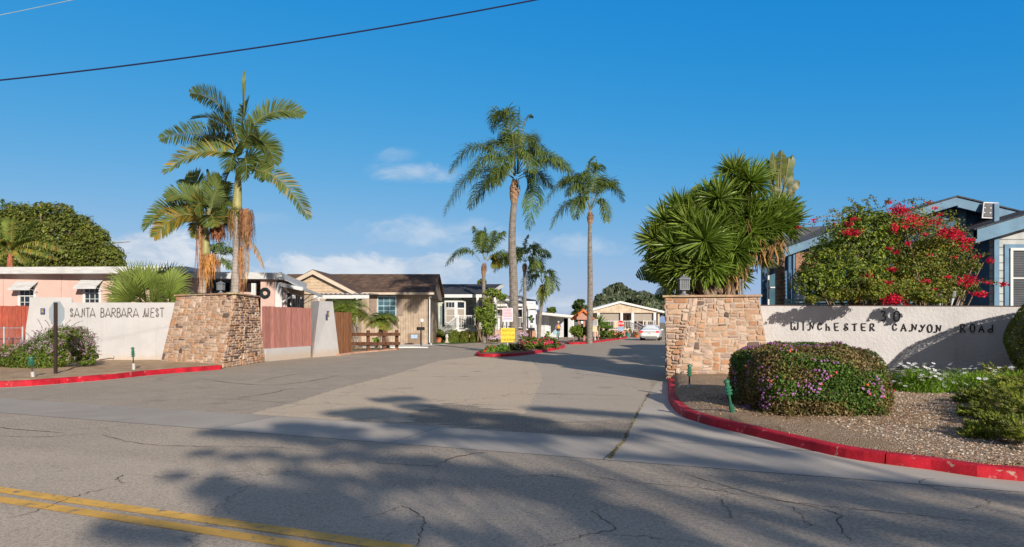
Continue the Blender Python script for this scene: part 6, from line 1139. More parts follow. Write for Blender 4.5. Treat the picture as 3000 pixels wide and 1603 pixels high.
# left wing, low porch roof with brown blind
Yb3 = 23.6; mb = MB(); fasc(mb, (2250, 744), (2440, 676), .32, Yb3); fasc(mb, (2440, 676), (2640, 640), .3, Yb3); mb.build('fascia', M_LBLUE, bl)
mb = MB(); mb.poly([P(2240, 747, Yb3-.05), P(2440, 676, Yb3-.05), P(2640, 636, Yb3-.05), P(2640, 620, Yb3+5), P(2420, 662, Yb3+5), P(2330, 667, Yb3+5)], [(0, 1, 4, 5), (1, 2, 3, 4)]); mb.build('porch_roof', Mbrick('porch_shingles', (.12, .12, .125), (.16, .16, .165), (.08, .08, .085), 1, .3, .16, .016, axis='XY', bump=.6), bl)
MB().extr([P(2250, 905, Yb3+2.4), P(2700, 905, Yb3+2.4), P(2700, 660, Yb3+2.4), P(2250, 740, Yb3+2.4)], (0, .2, 0)).build('wall', M_DBLUE, bl)
for px, m_, w_ in ((2326, M_LBLUE, .1), (2285, M_DBLUE, .3), (2312, M_DBLUE, .1), (2436, M_LBLUE, .14), (2520, M_LBLUE, .14), (2238, M_DBLUE, .16)): MB().box((xat(px, Yb3+.3), Yb3+.3, 2.1), (w_, .14, 4.2-(.6 if px < 2300 else 0))).build('porch_post', m_, bl)
MB().box((xat(2345, Yb3+.35), Yb3+.4, zat(860, Yb3)), (.32, .08, 1.6)).build('wall_panel', M('pale_blue_panel', (.42, .5, .6)), bl)
MB().extr([P(2331, 740, Yb3+.2), P(2400, 736, Yb3+.2), P(2400, 797, Yb3+.2), P(2331, 800, Yb3+.2)], (0, .03, 0)).build('roll_blind', M_BAM, bl)
window(bl, xat(2250, Yb3+2.4), xat(2275, Yb3+2.4), 2.3, 3.9, Yb3+2.4, 1, 1, gm=M_GLASS2); MB().box((xat(2780, 20.8), 20.9, 2.0), (.9, .05, 1.6)).build('wall_panel', MATS['pale_blue_panel'], bl)
mb = MB(); [mb.bar((xat(2300, 20.6), 20.6, zat(yy_, 20.6)), (xat(2760, 20.6), 20.6, zat(yy_, 20.6)), .04, .07) for yy_ in (880, 890)]; [mb.bar((xat(px, 20.6), 20.62, 1.2), (xat(px, 20.6), 20.62, zat(876, 20.6)), .06, .06) for px in (2305, 2400, 2500, 2600, 2700)]
tag(mb.build('deck_rail', M('turquoise_paint', (.3, .52, .58)), loc=(0, 0, 0)), 'weathered turquoise deck rail just showing above the right wall under the shrubs', 'railing')
sp_ = thing('solar_panel', 'small tilted solar panel fixed under the blue gable eave', 'solar panel', tuple(P(2902, 616, Yb-.9))); a, b, c, d = P(2882, 592, Yb-.75), P(2926, 594, Yb-.75), P(2922, 641, Yb-1.05), P(2877, 639, Yb-1.05)
MB().extr([a, b, c, d], (0, .04, 0)).build('frame', M_WHITE, sp_); e = [x.lerp((a+b+c+d)/4, .13)+Vector((0, -.012, 0)) for x in (a, b, c, d)]; cell = MB().poly(e, [(0, 1, 2, 3)]).build('cells', M('solar_cell', (.09, .09, .1), rough=.25), sp_)
mb = MB(); f_ = lambda u, v: (e[0]*(1-u)+e[1]*u)*(1-v)+(e[3]*(1-u)+e[2]*u)*v+Vector((0, -.006, 0)); [mb.bar(f_(0, k/14), f_(1, k/14), .006, .004) for k in range(1, 14)]
for u in (0.04, .5, .96):
    for v in (.34, .68): mb.poly([f_(u-.07, v), f_(u, v-.05), f_(u+.07, v), f_(u, v+.05)], [(0, 1, 2, 3)])
mb.build('grid_lines', M_WHITE, cell); MB().bar(P(2902, 612, Yb-.85), P(2902, 600, Yb-.5), .05, .05).build('bracket', M_WHITE, sp_)
# ------------------------------------------------------------------ red kerbed islands and their planting
i1 = curve([G(1398, 1037), G(1394, 1043), G(1425, 1046), G(1490, 1045), G(1560, 1038), G(1610, 1029), G(1650, 1021), G(1652, 1014), G(1600, 1017), G(1530, 1023), G(1450, 1029), G(1412, 1033), G(1398, 1037)])
kerb(i1, .15, .2, side=1, seg=4, closed=True)
bed('island_bed', [(p.x, p.y) for p in [i1[k]+(sum(i1, Vector())/len(i1)-i1[k]).normalized()*.1 for k in range(len(i1)-1)]], .12, lambda x, y: .06, M_SOIL, 8, .6)
i2 = curve([G(1662, 1004.5), G(1657, 1007), G(1670, 1009), G(1710, 1008), G(1770, 1001), G(1812, 995), G(1834, 991.5), G(1836, 988), G(1800, 989), G(1740, 994), G(1690, 1000), G(1662, 1004.5)])
kerb(i2, .15, .25, side=1, seg=5, closed=True)
bed('island_bed', [(p.x, p.y) for p in [i2[k]+(sum(i2, Vector())/len(i2)-i2[k]).normalized()*.1 for k in range(len(i2)-1)]], .12, lambda x, y: .05, M_SOIL, 9, .8)
# yards: lawn, mulch, white edging
def flat(name, pts, z, mat): return struct(MB().poly([G(*p, z) for p in pts], [tuple(range(len(pts)))]).build(name, mat))
flat('lawn', [(1262, 1008), (1330, 1007), (1398, 1003), (1400, 999), (1330, 997), (1262, 997)], .03, M_LAWN)
flat('mulch_bed', [(1398, 1003), (1500, 1000), (1600, 992), (1610, 986), (1500, 984), (1380, 990), (1380, 999)], .028, M_SOIL)
flat('white_gravel', [(1150, 1018), (1215, 1017), (1262, 1013), (1330, 1008.5), (1262, 1006), (1180, 1005), (1060, 1008), (1060, 1018)], .026, M_WGRAV)
flat('lawn', [(1030, 1031), (1060, 1030), (1110, 1026), (1155, 1021), (1100, 1014), (1030, 1016)], .03, M_DIRT)
kerb(curve([G(1062, 1019), G(1150, 1019.5), G(1210, 1019), G(1251, 1019.5)]), .07, .16, name='kerb_edging', side=1, mat=M('white_kerb', (.75, .74, .72), var=.1), seg=3)
def mass(name, label, cat, cs, n, size, seed, cols, mat=None, **k):
    E = [(P(px, py, Y), (a/FPX*Y, max(a, b)/FPX*Y*.8, b/FPX*Y)) for px, py, a, b, Y in cs]; r = rng(seed); c = E[0][0]; root = thing(name, label, cat, (c.x, c.y, .1)); kw = dict(clump=60, spread=.3, shell=.5); kw.update(k)
    m = MB(); blobs(m, E, n, size, r, cols, **kw); m.build('foliage', mat or M_LEAF, root); mb = MB()
    for e in E: limbs(mb, (e[0].x, e[0].y, .1), [e[0]+Vector((r.normal(0, .4)*e[1][0], r.normal(0, .4)*e[1][1], r.uniform(-.3, .5)*e[1][2])) for _ in range(4)], .04, r, 4)
    mb.build('branches', M_TRB, root); return root, E, r
def dots(root, E, r, n, size, cols, name='flowers', top=True):
    mb = MB(); c, nn = [], []
    for _ in range(n):
        e = E[r.integers(0, len(E))]; d = r.normal(0, 1, 3); d /= np.linalg.norm(d); d[2] = abs(d[2]) if top else d[2]; d[1] = -abs(d[1]); c.append(np.array(tuple(e[0]))+d*np.array(e[1])*r.uniform(.9, 1.12)); nn.append(d)
    heads_(mb, np.array(c), np.array(nn), r.uniform(size*.7, size*1.3, n), r, cols); return mb.build(name, M_FLW, root)
GR1 = ((1., 1.5, .8), (1.3, 1.7, .9), (.8, 1.1, .7))
o, E, r = mass('ground_cover', 'bright green low plant mound at the near tip of the red kerbed island', 'plant', [(1440, 1026, 24, 13, 33.8), (1470, 1024, 24, 14, 34), (1420, 1032, 14, 8, 33.6)], 7000, .05, 201, GR1, clump=80, spread=.25); dots(o, E, r, 5, .06, ((.7, .02, .05),))
o, E, r = mass('rose_shrub', 'rose shrub with red and pink blooms behind the thick palm in the island', 'shrub', [(1545, 1012, 26, 14, 36.5), (1585, 1010, 26, 15, 38), (1520, 1022, 18, 12, 36)], 6000, .05, 202, ((1., 1.1, .8), (1.4, 1.2, .8), (.7, .8, .6)), clump=90, spread=.22); dots(o, E, r, 26, .075, ((.75, .03, .14), (.8, .18, .15), (.6, .02, .06)))
o, E, r = mass('rose_shrub', 'darker rose shrub with crimson blooms at the far end of the island', 'shrub', [(1615, 1008, 28, 17, 40), (1600, 1000, 30, 12, 41)], 4500, .055, 203, ((.8, .9, .7), (.6, .7, .6), (1.2, 1.1, .8)), clump=70, spread=.22); dots(o, E, r, 16, .085, ((.65, .01, .08), (.7, .02, .12)))
o, E, r = mass('low_grey_shrub', 'low greyish plants around the foot of the thick palm', 'shrub', [(1500, 1020, 18, 16, 35.6), (1535, 1030, 20, 8, 35.2)], 2400, .045, 204, ((1.1, 1., .9), (.9, 1., .7)), clump=40); dots(o, E, r, 10, .05, ((.6, .4, .45),))
o, E, r = mass('lavender_bush', 'pale purple flowering mound left of the yellow sign', 'shrub', [(1446, 994, 20, 8, 52), (1462, 990, 12, 9, 52)], 1500, .06, 205, ((1., 1.1, .9),), clump=30); dots(o, E, r, 160, .07, ((.55, .4, .55), (.6, .45, .55)))
o, E, r = mass('lavender_bush', 'pale purple flowering mound right of the thick palm trunk', 'shrub', [(1526, 984, 20, 12, 54), (1512, 992, 14, 9, 54)], 1800, .06, 206, ((1., 1.1, .9),), clump=30); dots(o, E, r, 200, .08, ((.55, .4, .55), (.6, .45, .55)))
o, E, r = mass('dry_grass_clump', 'dark loose shrub in front of the brick steps behind the roses', 'shrub', [(1560, 996, 20, 9, 46), (1590, 998, 16, 8, 46)], 1500, .06, 207, ((.7, .75, .6), (1.3, 1.1, .8)), clump=30)
for i, (a, b, lab) in enumerate([(1262, 1300, 'left end section of the clipped hedge below the green house, behind the orange pot'), (1302, 1345, 'middle section of the clipped hedge below the green house, behind the birdbath'), (1347, 1372, 'narrow brownish section of hedge right of the birdbath'), (1378, 1402, 'last yellowish hedge section left of the slim palm')]):
    Yh = 55.5; c = Vector(((xat(a, Yh)+xat(b, Yh))/2, Yh, .05)); hw = (xat(b, Yh)-xat(a, Yh))/2; hh = 1.0-.05*i; r = rng(300+i); t_ = thing('hedge', lab, 'hedge', tuple(c), 'hedge along the green house'); p, nr = mound_pts(r, 3200 if i < 2 else 1800, hw, .5, hh, *c, e=5); mb = MB(); leaves_at(mb, p, nr, .07, r, ((1.2, 1.2, .7), (.9, 1., .7), (1.6, 1.3, .8)) if i < 2 else ((1.6, 1.2, .7), (1.1, 1., .7), (.8, .8, .6))); mb.build('foliage', M_LEAF, t_)
    MB().lathe(c, [(hw*.8, 0), (hw*.8, hh*.75), (hw*.4, hh*.85)], 10, sy=.4/max(hw, .41)).build('branches', MATS['dark_twigs'], t_)
mass('climbing_tree', 'leafy green shrub tree growing up the deck beside the slim palm', 'tree', [(1432, 910, 20, 36, 55), (1425, 870, 16, 16, 55), (1445, 855, 22, 12, 55), (1470, 868, 16, 12, 55), (1410, 925, 22, 22, 54.5), (1400, 910, 14, 14, 54.6), (1430, 960, 18, 24, 54.6), (1440, 940, 16, 20, 55)], 5200, .11, 208, ((1.4, 1.5, .9), (1., 1.2, .8), (1.8, 1.6, .9)), clump=110, spread=.25)
mass('round_bush', 'loose green bush with bare stems in front of the tiled kiosk', 'shrub', [(1698, 971, 26, 17, 53), (1680, 968, 14, 13, 53), (1720, 970, 14, 14, 53)], 5200, .07, 209, ((1.3, 1.5, .7), (.9, 1.1, .6), (1.7, 1.7, .8)), clump=90, spread=.24)
mass('round_bush', 'dense round bush right of the small notice signs on the second island', 'shrub', [(1775, 966, 23, 22, 60)], 4200, .08, 210, ((1.2, 1.5, .7), (.9, 1.2, .6)), clump=60, spread=.25, shell=.8)
o, E, r = mass('flower_bed_plants', 'low bedding plants with red and pale flowers along the second red kerb', 'flowers', [(1760, 992, 30, 5, 62), (1800, 983, 22, 9, 64), (1745, 995, 14, 4, 58), (1815, 978, 14, 8, 66)], 2600, .08, 211, ((1., .9, .7), (.7, .8, .6), (1.4, 1.1, .8)), clump=60); dots(o, E, r, 30, .12, ((.8, .3, .3), (.7, .05, .06), (.8, .7, .6)))
# small date palms in front of the brown house
def pygmy(label, px, py, Y, Rp, n, seed, stems, group='small feathery palms by the brown house'):
    c = P(px, py, Y); root = thing('pygmy_palm', label, 'palm tree', (c.x, c.y, 0), group); r = rng(seed); k0 = Rp/FPX*Y
    mb = MB()
    for dx in stems: mb.tube([(c.x+dx, c.y, 0), (c.x+dx*.6, c.y, c.z*.5), (c.x+dx*.3, c.y, c.z-.1)], [.14, .13, .12], 8)
    mb.build('trunk', M_TRB, root)
    for k in range(n):
        a = k*2.399+r.uniform(-.2, .2); el = r.uniform(-.15, 1.25); L = k0*r.uniform(.8, 1.15); b = c+Vector((stems[k % len(stems)]*.3, 0, 0)); d = Vector((math.cos(a)*math.cos(el), math.sin(a)*math.cos(el), math.sin(el)))
        add_frond(root, M_QUEEN, b, b+d*L*.6+Vector((0, 0, .25*k0)), b+Vector((math.cos(a), math.sin(a), 0))*L*(.75+.3*math.cos(el))+Vector((0, 0, L*(math.sin(el)*.75-.45))), r, nl=34, ll=.42*k0, lw=.03, sag=.3, vee=.2, fwd=.6, rw=.015, start=.1, dry=.05 if el > .2 else .35, col=(1.25, 1.2, .9))
pygmy('larger feathery palm clump behind the brown fence and timber rails', 1012, 915, 40.5, 68, 46, 221, (-.5, .2, .7)); pygmy('smaller feathery palm with two trunks behind the timber rail fence', 1122, 945, 43, 50, 34, 222, (-.35, .35))
o, E, r = mass('low_green_plant', 'bright green tuft seen through the timber rail fence', 'plant', [(1102, 995, 12, 9, 41)], 500, .07, 223, ((1.5, 2., .6),), clump=12)

# ------------------------------------------------------------------ signs, posts, lamps
M_SIGNW = M('sign_white', (.72, .62, .66), rough=.5, var=.04); M_SIGNY = M('sign_yellow', (.72, .56, .05), rough=.5, var=.05); M_BLK = M('black_print', (.02, .02, .02)); M_SRED = M('sign_red', (.55, .015, .02), rough=.4); M_SIGNB = M('sign_back', (.42, .5, .56), rough=.4, metal=.2, var=.03); M_RTXT = M('red_print', (.55, .25, .35)); M_BTXT = M('blue_print', (.08, .2, .6)); M_WPR = M('white_print', (.85, .85, .85)); M_SGREEN = M('green_plastic', (.03, .14, .085), rough=.35, var=.15, vs=12); M_POSTB = M('brown_post', (.05, .035, .03), rough=.5, metal=.3)
M_PVC = M('grey_plastic', (.5, .5, .48)); M_SALM = M('salmon_post', (.4, .2, .14)); M_TILR = M('terracotta_tile', (.58, .17, .05), rough=.8, var=.25, vs=8, attr=True)
def rrect(x0, x1, z0, z1, Y, rc=.05, n=4):
    out = []
    for cx, cz, a0 in ((x1-rc, z0+rc, -90), (x1-rc, z1-rc, 0), (x0+rc, z1-rc, 90), (x0+rc, z0+rc, 180)):
        for k in range(n+1): a = R(a0+90*k/n); out.append(Vector((cx+rc*math.cos(a), Y, cz+rc*math.sin(a))))
    return out
def text(root, s, size, c, mat, ext=.003, name='lettering', sx=1., rz=0, bold=.0):
    cu = bpy.data.curves.new('t', 'FONT'); cu.body = s; cu.size = size; cu.extrude = ext; cu.align_x = 'CENTER'; cu.align_y = 'CENTER'; cu.offset = bold; cu.resolution_u = 3
    ob = bpy.data.objects.new('t', cu); COL.objects.link(ob); dg = bpy.context.evaluated_depsgraph_get(); dg.update(); me = bpy.data.meshes.new_from_object(ob.evaluated_get(dg)); bpy.data.objects.remove(ob); bpy.data.curves.remove(cu); me.name = name
    o_ = ORG[root.name] if root.name in ORG else (0, 0, 0); m = Matrix.Translation(Vector(c)-Vector(o_)) @ Matrix.Rotation(rz, 4, 'Z') @ Matrix.Rotation(R(90), 4, 'X') @ Matrix.Diagonal((sx, 1, 1, 1)); me.transform(m); me.materials.clear(); me.materials.append(mat); ob = bpy.data.objects.new(name, me); COL.objects.link(ob); ob.parent = root; ORG[ob.name] = o_; return ob
Ys = 35.4; rs = thing('road_sign', 'yellow WATCH OUT FOR CHILDREN sign with a white notice above it in the kerbed island', 'road sign', (xat(1486, Ys), Ys, .1))
MB().box((xat(1487, Ys), Ys+.05, 1.3), (.07, .05, 2.6)).build('post', M_GALV, rs)
x0, x1, z0, z1 = xat(1467, Ys), xat(1508.5, Ys), zat(1003, Ys), zat(961, Ys); yb = MB().extr(rrect(x0, x1, z0, z1, Ys, .06), (0, .012, 0)).build('yellow_board', M_SIGNY, rs)
for k, s in enumerate(('WATCH', 'OUT FOR', 'CHILDREN')): text(yb, s, .17, ((x0+x1)/2, Ys-.006, z1-.15-.245*k), M_BLK, sx=1.0, bold=-.003)
x0, x1, z0, z1 = xat(1472, Ys), xat(1503, Ys), zat(943, Ys), zat(902, Ys); wb_ = MB().extr(rrect(x0, x1, z0, z1, Ys, .05), (0, .012, 0)).build('white_board', M_SIGNW, rs); r = rng(5)
mb = MB()
for k in range(6):
    x = x0+.05
    while x < x1-.1: wd_ = r.uniform(.03, .09); mb.box((x+wd_/2, Ys-.004, z1-.07-.082*k), (wd_, .004, .045)); x += wd_+.018
mb.build('print_lines', M_RTXT, wb_); mb = MB(); x = x0+.05
while x < x1-.1: wd_ = r.uniform(.03, .08); mb.box((x+wd_/2, Ys-.004, z0+.16), (wd_, .004, .04)); x += wd_+.012
mb.build('print_lines', M_BTXT, wb_)
# stop sign seen from behind, left
sz = .17; pb_ = G(163, 1094, sz); rs = thing('stop_sign', 'back of an octagonal stop sign on a dark post at the left bed', 'road sign', tuple(pb_)); sp = Vector((pb_.x, pb_.y, 0))
MB().box((pb_.x, pb_.y, 1.15), (.085, .06, 2.3)).build('post', M_POSTB, rs)
zc_ = zat(918.5, pb_.y); yw = R(-22); oc = [Vector((pb_.x+math.cos(yw)*.365*math.cos(R(22.5+45*k))/math.cos(R(22.5))*.95, pb_.y+.05+math.sin(yw)*.365*math.cos(R(22.5+45*k)), zc_+.365*math.sin(R(22.5+45*k))/math.cos(R(22.5)))) for k in range(8)]
MB().extr(oc, (-.008, .01, 0)).build('sign_plate', M_SIGNB, rs)
# distant stop sign
Yd = 66.; rs = thing('stop_sign', 'small distant red STOP sign with blue notices at the end of the second island', 'road sign', (xat(1818, Yd), Yd, .1)); c = P(1818.5, 948.5, Yd); MB().box((c.x, Yd+.05, 1.), (.07, .05, 2.)).build('post', M_GALV, rs)
oc = [c+Vector((.34*math.cos(R(22.5+45*k)), 0, .34*math.sin(R(22.5+45*k)))) for k in range(8)]; pl2 = MB().extr(oc, (0, .02, 0)).build('sign_plate', M_SRED, rs); text(pl2, 'STOP', .26, (c.x, Yd-.008, c.z), M_WPR, bold=.004)
for py, h in ((963, .42), (974, .3)): MB().box((xat(1818, Yd), Yd, zat(py, Yd)), (.55, .02, h)).build('notice_board', M('notice_blue', (.3, .4, .55)), rs)
# notice signs beside the kiosk
Yn = 55.5; rs = thing('notice_sign', 'grey-blue and cream notice boards on one post right of the tiled kiosk', 'road sign', (xat(1744, Yn), Yn, .1)); MB().box((xat(1743.5, Yn), Yn+.05, 1.), (.08, .06, 2.)).build('post', M_GALV, rs)
nb1 = MB().box((xat(1742.5, Yn), Yn, zat(945, Yn)), (.52, .02, .6)).build('grey_board', M('notice_grey', (.5, .54, .56)), rs); MB().box((xat(1743, Yn), Yn, zat(964, Yn)), (.38, .02, .46)).build('cream_board', M('notice_cream', (.65, .55, .36)), rs); mb = MB(); [mb.box((xat(1742.5, Yn), Yn-.014, zat(937+3*k, Yn)), (.4, .004, .035)) for k in range(6)]; mb.build('print_lines', MATS['black_print'], nb1)
# tiled kiosk
Yk = 55; kc = Vector((xat(1706, Yk), Yk, .1)); ks = thing('kiosk', 'small notice kiosk on salmon posts with an orange clay tile roof', 'kiosk', tuple(kc)); zr, ze_ = zat(911, Yk), zat(937, Yk); hw = .86
mb = MB(); r = random.Random(3)
for sg in (-1, 1):
    for j in range(7):
        y0_ = Yk-.75+j*.23
        for i in range(5):
            u0, u1 = i/5, (i+1.12)/5; a = Vector((kc.x+sg*hw*1.05*u0, y0_, zr-(zr-ze_)*u0+.03)); b = Vector((kc.x+sg*hw*1.05*min(u1, 1.05), y0_, zr-(zr-ze_)*min(u1, 1.05)+.045)); mb.tube([a, b], [.085, .1], 7, tuple(np.array([1, 1, 1])*r.uniform(.75, 1.25)))
mb.tube([(kc.x, Yk-.85, zr+.07), (kc.x, Yk+.8, zr+.07)], .11, 8); mb.build('tile_roof', M_TILR, ks)
MB().extr([(kc.x-hw*.92, Yk-.6, ze_), (kc.x+hw*.92, Yk-.6, ze_), (kc.x, Yk-.6, zr-.03)], (0, 1.2, 0)).build('gable', M('kiosk_salmon', (.45, .25, .19)), ks)
for dx in (-.33, .12, .5): MB().box((kc.x+dx, Yk-.3, (ze_)/2), (.15, .15, ze_)).build('post', M_SALM, ks)
MB().box((kc.x+.1, Yk+.1, 1.15), (.75, .1, .9)).build('board', M_GRW, ks)
def globe(label, px, py, Y, h0=0., bx=True, group='globe lamps'):
    c = P(px, py, Y); g_ = thing('globe_lamp', label, 'lamp', (c.x, c.y, h0), group); MB().tube([(c.x, c.y, h0), (c.x, c.y, c.z-.1)], .022, 6).build('pole', M_BLK, g_); MB().lathe(c-Vector((0, 0, .13)), [(.04, 0), (.1, .035), (.13, .13), (.1, .225), (.01, .26)], 12).build('globe', M('white_globe', (.85, .85, .85), rough=.2), g_)
globe('white globe lamp behind the black mailbox at the tan house', 1236, 939, 45.5); globe('white globe lamp behind the mailbox at the brick steps', 1556, 950, 56); globe('white globe lamp in front of the tiled kiosk', 1704.5, 945, 54)
def mailbox(label, px, py, Y):
    c = P(px, py, Y); m_ = thing('mailbox', label, 'mailbox', (c.x, c.y, 0), 'roadside mailboxes'); MB().box((c.x, c.y, (c.z-.1)/2), (.07, .07, c.z-.1)).build('post', M_BLK, m_); vs = [(c.x-.28, c.y-.11+.0, c.z-.12)]
    pts = [(c.x-.28, c.y+.11*math.cos(a), c.z+.02+.1*math.sin(a)) for a in np.linspace(0, math.pi, 7)]+[(c.x-.28, c.y-.11, c.z-.12), (c.x-.28, c.y+.11, c.z-.12)]; MB().extr(pts, (.56, 0, 0)).build('box', M_BLK, m_)
mailbox('black mailbox on a thin post beside the tan house', 1232.5, 963, 47); mailbox('dark mailbox on a post in front of the brick steps', 1557, 965, 55)
# bird bath, pots, bin
c = G(1309, 1005); bb_ = thing('bird_bath', 'pale stone bird bath on the lawn by the green house', 'bird bath', tuple(c)); MB().lathe(c, [(.22, 0), (.22, .06), (.12, .14), (.09, .35), (.14, .5), (.09, .7), (.11, .82)], 14).build('pedestal', M_STUC, bb_); MB().lathe(c+Vector((0, 0, .8)), [(.1, 0), (.42, .07), (.48, .12), (.42, .11), (.1, .05)], 18).build('bowl', M_STUC, bb_)
def pot(label, px, py, rp, hp, mat, cols, hl, seed, spiky=True, group='potted plants'):
    c = G(px, py); p_ = thing('plant_pot', label, 'plant pot', tuple(c), group); MB().lathe(c, [(rp*.65, 0), (rp*.92, hp*.85), (rp*1.08, hp*.86), (rp*1.08, hp), (rp*.85, hp), (rp*.8, hp*.9)], 14).build('pot', mat, p_); r = rng(seed); mb = MB()
    if spiky: blades(mb, c+Vector((0, 0, hp)), (0, 0, 1), 40, hl, .05, r, cols[0], cone=1.2)
    else: blobs(mb, [(c+Vector((0, 0, hp+hl*.4)), (hl*.45, hl*.45, hl*.5))], 500, .06, r, cols, clump=16)
    mb.build('plant', M_LEAF, p_)
M_TERR = M('terracotta', (.5, .17, .09), var=.15)
pot('orange clay pot with a spiky plant in front of the hedge', 1285, 1004, .3, .42, M_TERR, ((1., .8, .7),), .6, 1); pot('orange pot with tall green plant beside the brick steps', 1577, 988, .26, .8, M_TERR, ((1., 1.5, .7),), .9, 2, False); pot('green pot with leafy plant beside the grey carport wall', 1594, 986, .35, .75, M('green_glaze', (.02, .16, .1), rough=.3), ((.6, 1.2, .9),), .9, 3, False)
pot('teal pot by the beige house steps', 1839, 988.5, .32, .5, M('teal_glaze', (.05, .22, .2), rough=.3), ((1., 1., .7),), .8, 4, False); pot('low terracotta pot with orange flowers at the foot of the beige house stairs', 1866, 988.5, .4, .3, M_TERR, ((3., 1., .7), (1., 1.1, .7)), .4, 5, False)
mass('agave_clump', 'yellow-green grassy plant against the grey carport wall', 'plant', [(1604, 981, 10, 12, 66)], 500, .09, 231, ((1.6, 1.7, .8),), clump=10); mass('vine_shrub', 'feathery green potted shrub on the porch edge above the globe lamp', 'plant', [(1556, 938, 7, 14, 61.5)], 700, .08, 232, ((1., 1.6, .8),), clump=16)
c = G(1668, 986); bn_ = thing('wheelie_bin', 'blue wheelie bin at the carport', 'bin', tuple(c)); MB().hexa([c+Vector(v) for v in ((-.24, -.25, .05), (.24, -.25, .05), (.24, .25, .05), (-.24, .25, .05))], [c+Vector(v) for v in ((-.31, -.33, 1.), (.31, -.33, 1.), (.31, .33, 1.), (-.31, .33, 1.))]).build('body', M('blue_plastic', (.02, .06, .38), rough=.4), bn_); MB().hexa([c+Vector(v) for v in ((-.34, -.37, 1.0), (.34, -.37, 1.0), (.34, .36, 1.0), (-.34, .36, 1.0))], [c+Vector(v) for v in ((-.3, -.3, 1.08), (.3, -.3, 1.08), (.3, .34, 1.12), (-.3, .34, 1.12))]).build('lid', MATS['blue_plastic'], bn_)
for sx in (-1, 1): MB().bar(c+Vector((sx*.26-.03, .27, .12)), c+Vector((sx*.26+.03, .27, .12)), .2, .2).build('wheel', M_BLK, bn_)
# spiky plant on island two, white utility pedestal
yk = thing('spiky_plant', 'spiky narrow-leaved plant between the kiosk signs and the round bush', 'plant', tuple(G(1756, 999, .1))); mb = MB(); c = P(1757, 944, 57.5); blades(mb, c, (0, -.2, 1), 90, .75, .05, rng(8), (1., 1.3, .8), cone=1.9); mb.build('leaf_rosette', M_LEAF, yk); MB().tube([(c.x-.15, c.y, .1), (c.x, c.y, c.z)], .08, 6).build('trunk', M_TRB, yk)
# lantern on the right planter
c = P(2003, 861, 19.02); c.z = 2.5; lt = thing('lantern', 'square glass lantern with pyramid roof on the right stone planter cap', 'lamp', tuple(c)); ML = M('lantern_grey', (.2, .22, .25), rough=.5, metal=.2)
MB().lathe(c, [(.16, 0), (.16, .02), (.07, .05), (.065, .12), (.12, .14), (.12, .165)], 12).build('base', ML, lt); b = c.z+.165; h = .3; w_ = .13
mb = MB(); [mb.bar((c.x+sx*w_, c.y+sy*w_, b), (c.x+sx*w_, c.y+sy*w_, b+h), .02, .02) for sx in (-1, 1) for sy in (-1, 1)]
for zz in (b, b+h): [mb.bar((c.x-w_, c.y+sy*w_, zz), (c.x+w_, c.y+sy*w_, zz), .024, .024) for sy in (-1, 1)]; [mb.bar((c.x+sx*w_, c.y-w_, zz), (c.x+sx*w_, c.y+w_, zz), .022, .022) for sx in (-1, 1)]
for k in range(1, 6): zz = b+h*k/6; [mb.bar((c.x-w_, c.y+sy*w_, zz), (c.x+w_, c.y+sy*w_, zz), .006, .006) for sy in (-1, 1)]; [mb.bar((c.x+sx*w_, c.y-w_, zz), (c.x+sx*w_, c.y+w_, zz), .006, .006) for sx in (-1, 1)]
for k in (-1, 0, 1): [mb.bar((c.x+k*w_*.5, c.y+sy*w_, b), (c.x+k*w_*.5, c.y+sy*w_, b+h), .006, .006) for sy in (-1, 1)]; [mb.bar((c.x+sx*w_, c.y+k*w_*.5, b), (c.x+sx*w_, c.y+k*w_*.5, b+h), .006, .006) for sx in (-1, 1)]
mb.build('cage', ML, lt); MB().lathe((c.x, c.y, b+h), [(.235, -.01), (.235, .01), (.09, .09), (.03, .11), (.012, .15)], 4, rz=R(45)).build('lantern_roof', ML, lt); MB().lathe((c.x, c.y, b), [(.03, 0), (.05, .1), (.03, .2), (.01, .24)], 10).build('bulb', M('bulb_glass', (.75, .75, .7), rough=.2), lt); MB().box((c.x, c.y, b+h/2), (w_*1.7, w_*1.7, h*.9)).build('lantern_glass', M('frosted', (.22, .24, .25), rough=.15), lt)
# second lantern on the left planter (seen before the dark window)
c2 = P(647, 860, 25.1); c2.z = 2.83; l2 = dup(lt, c2, label='small glass lantern on the left stone planter cap between the king palms', scale=(.8, .8, .8))
# pipes behind right planter
mb = MB(); [mb.tube([(xat(px, 19.6), 19.6, 2.3), (xat(px, 19.6), 19.6, zat(818, 19.6))], .035, 6) for px in (2168, 2176)]; tag(mb.build('pipe', M_GALV, loc=(7, 19.6, 2.4)), 'pair of short grey pipes standing behind the right stone planter cap', 'pipe')
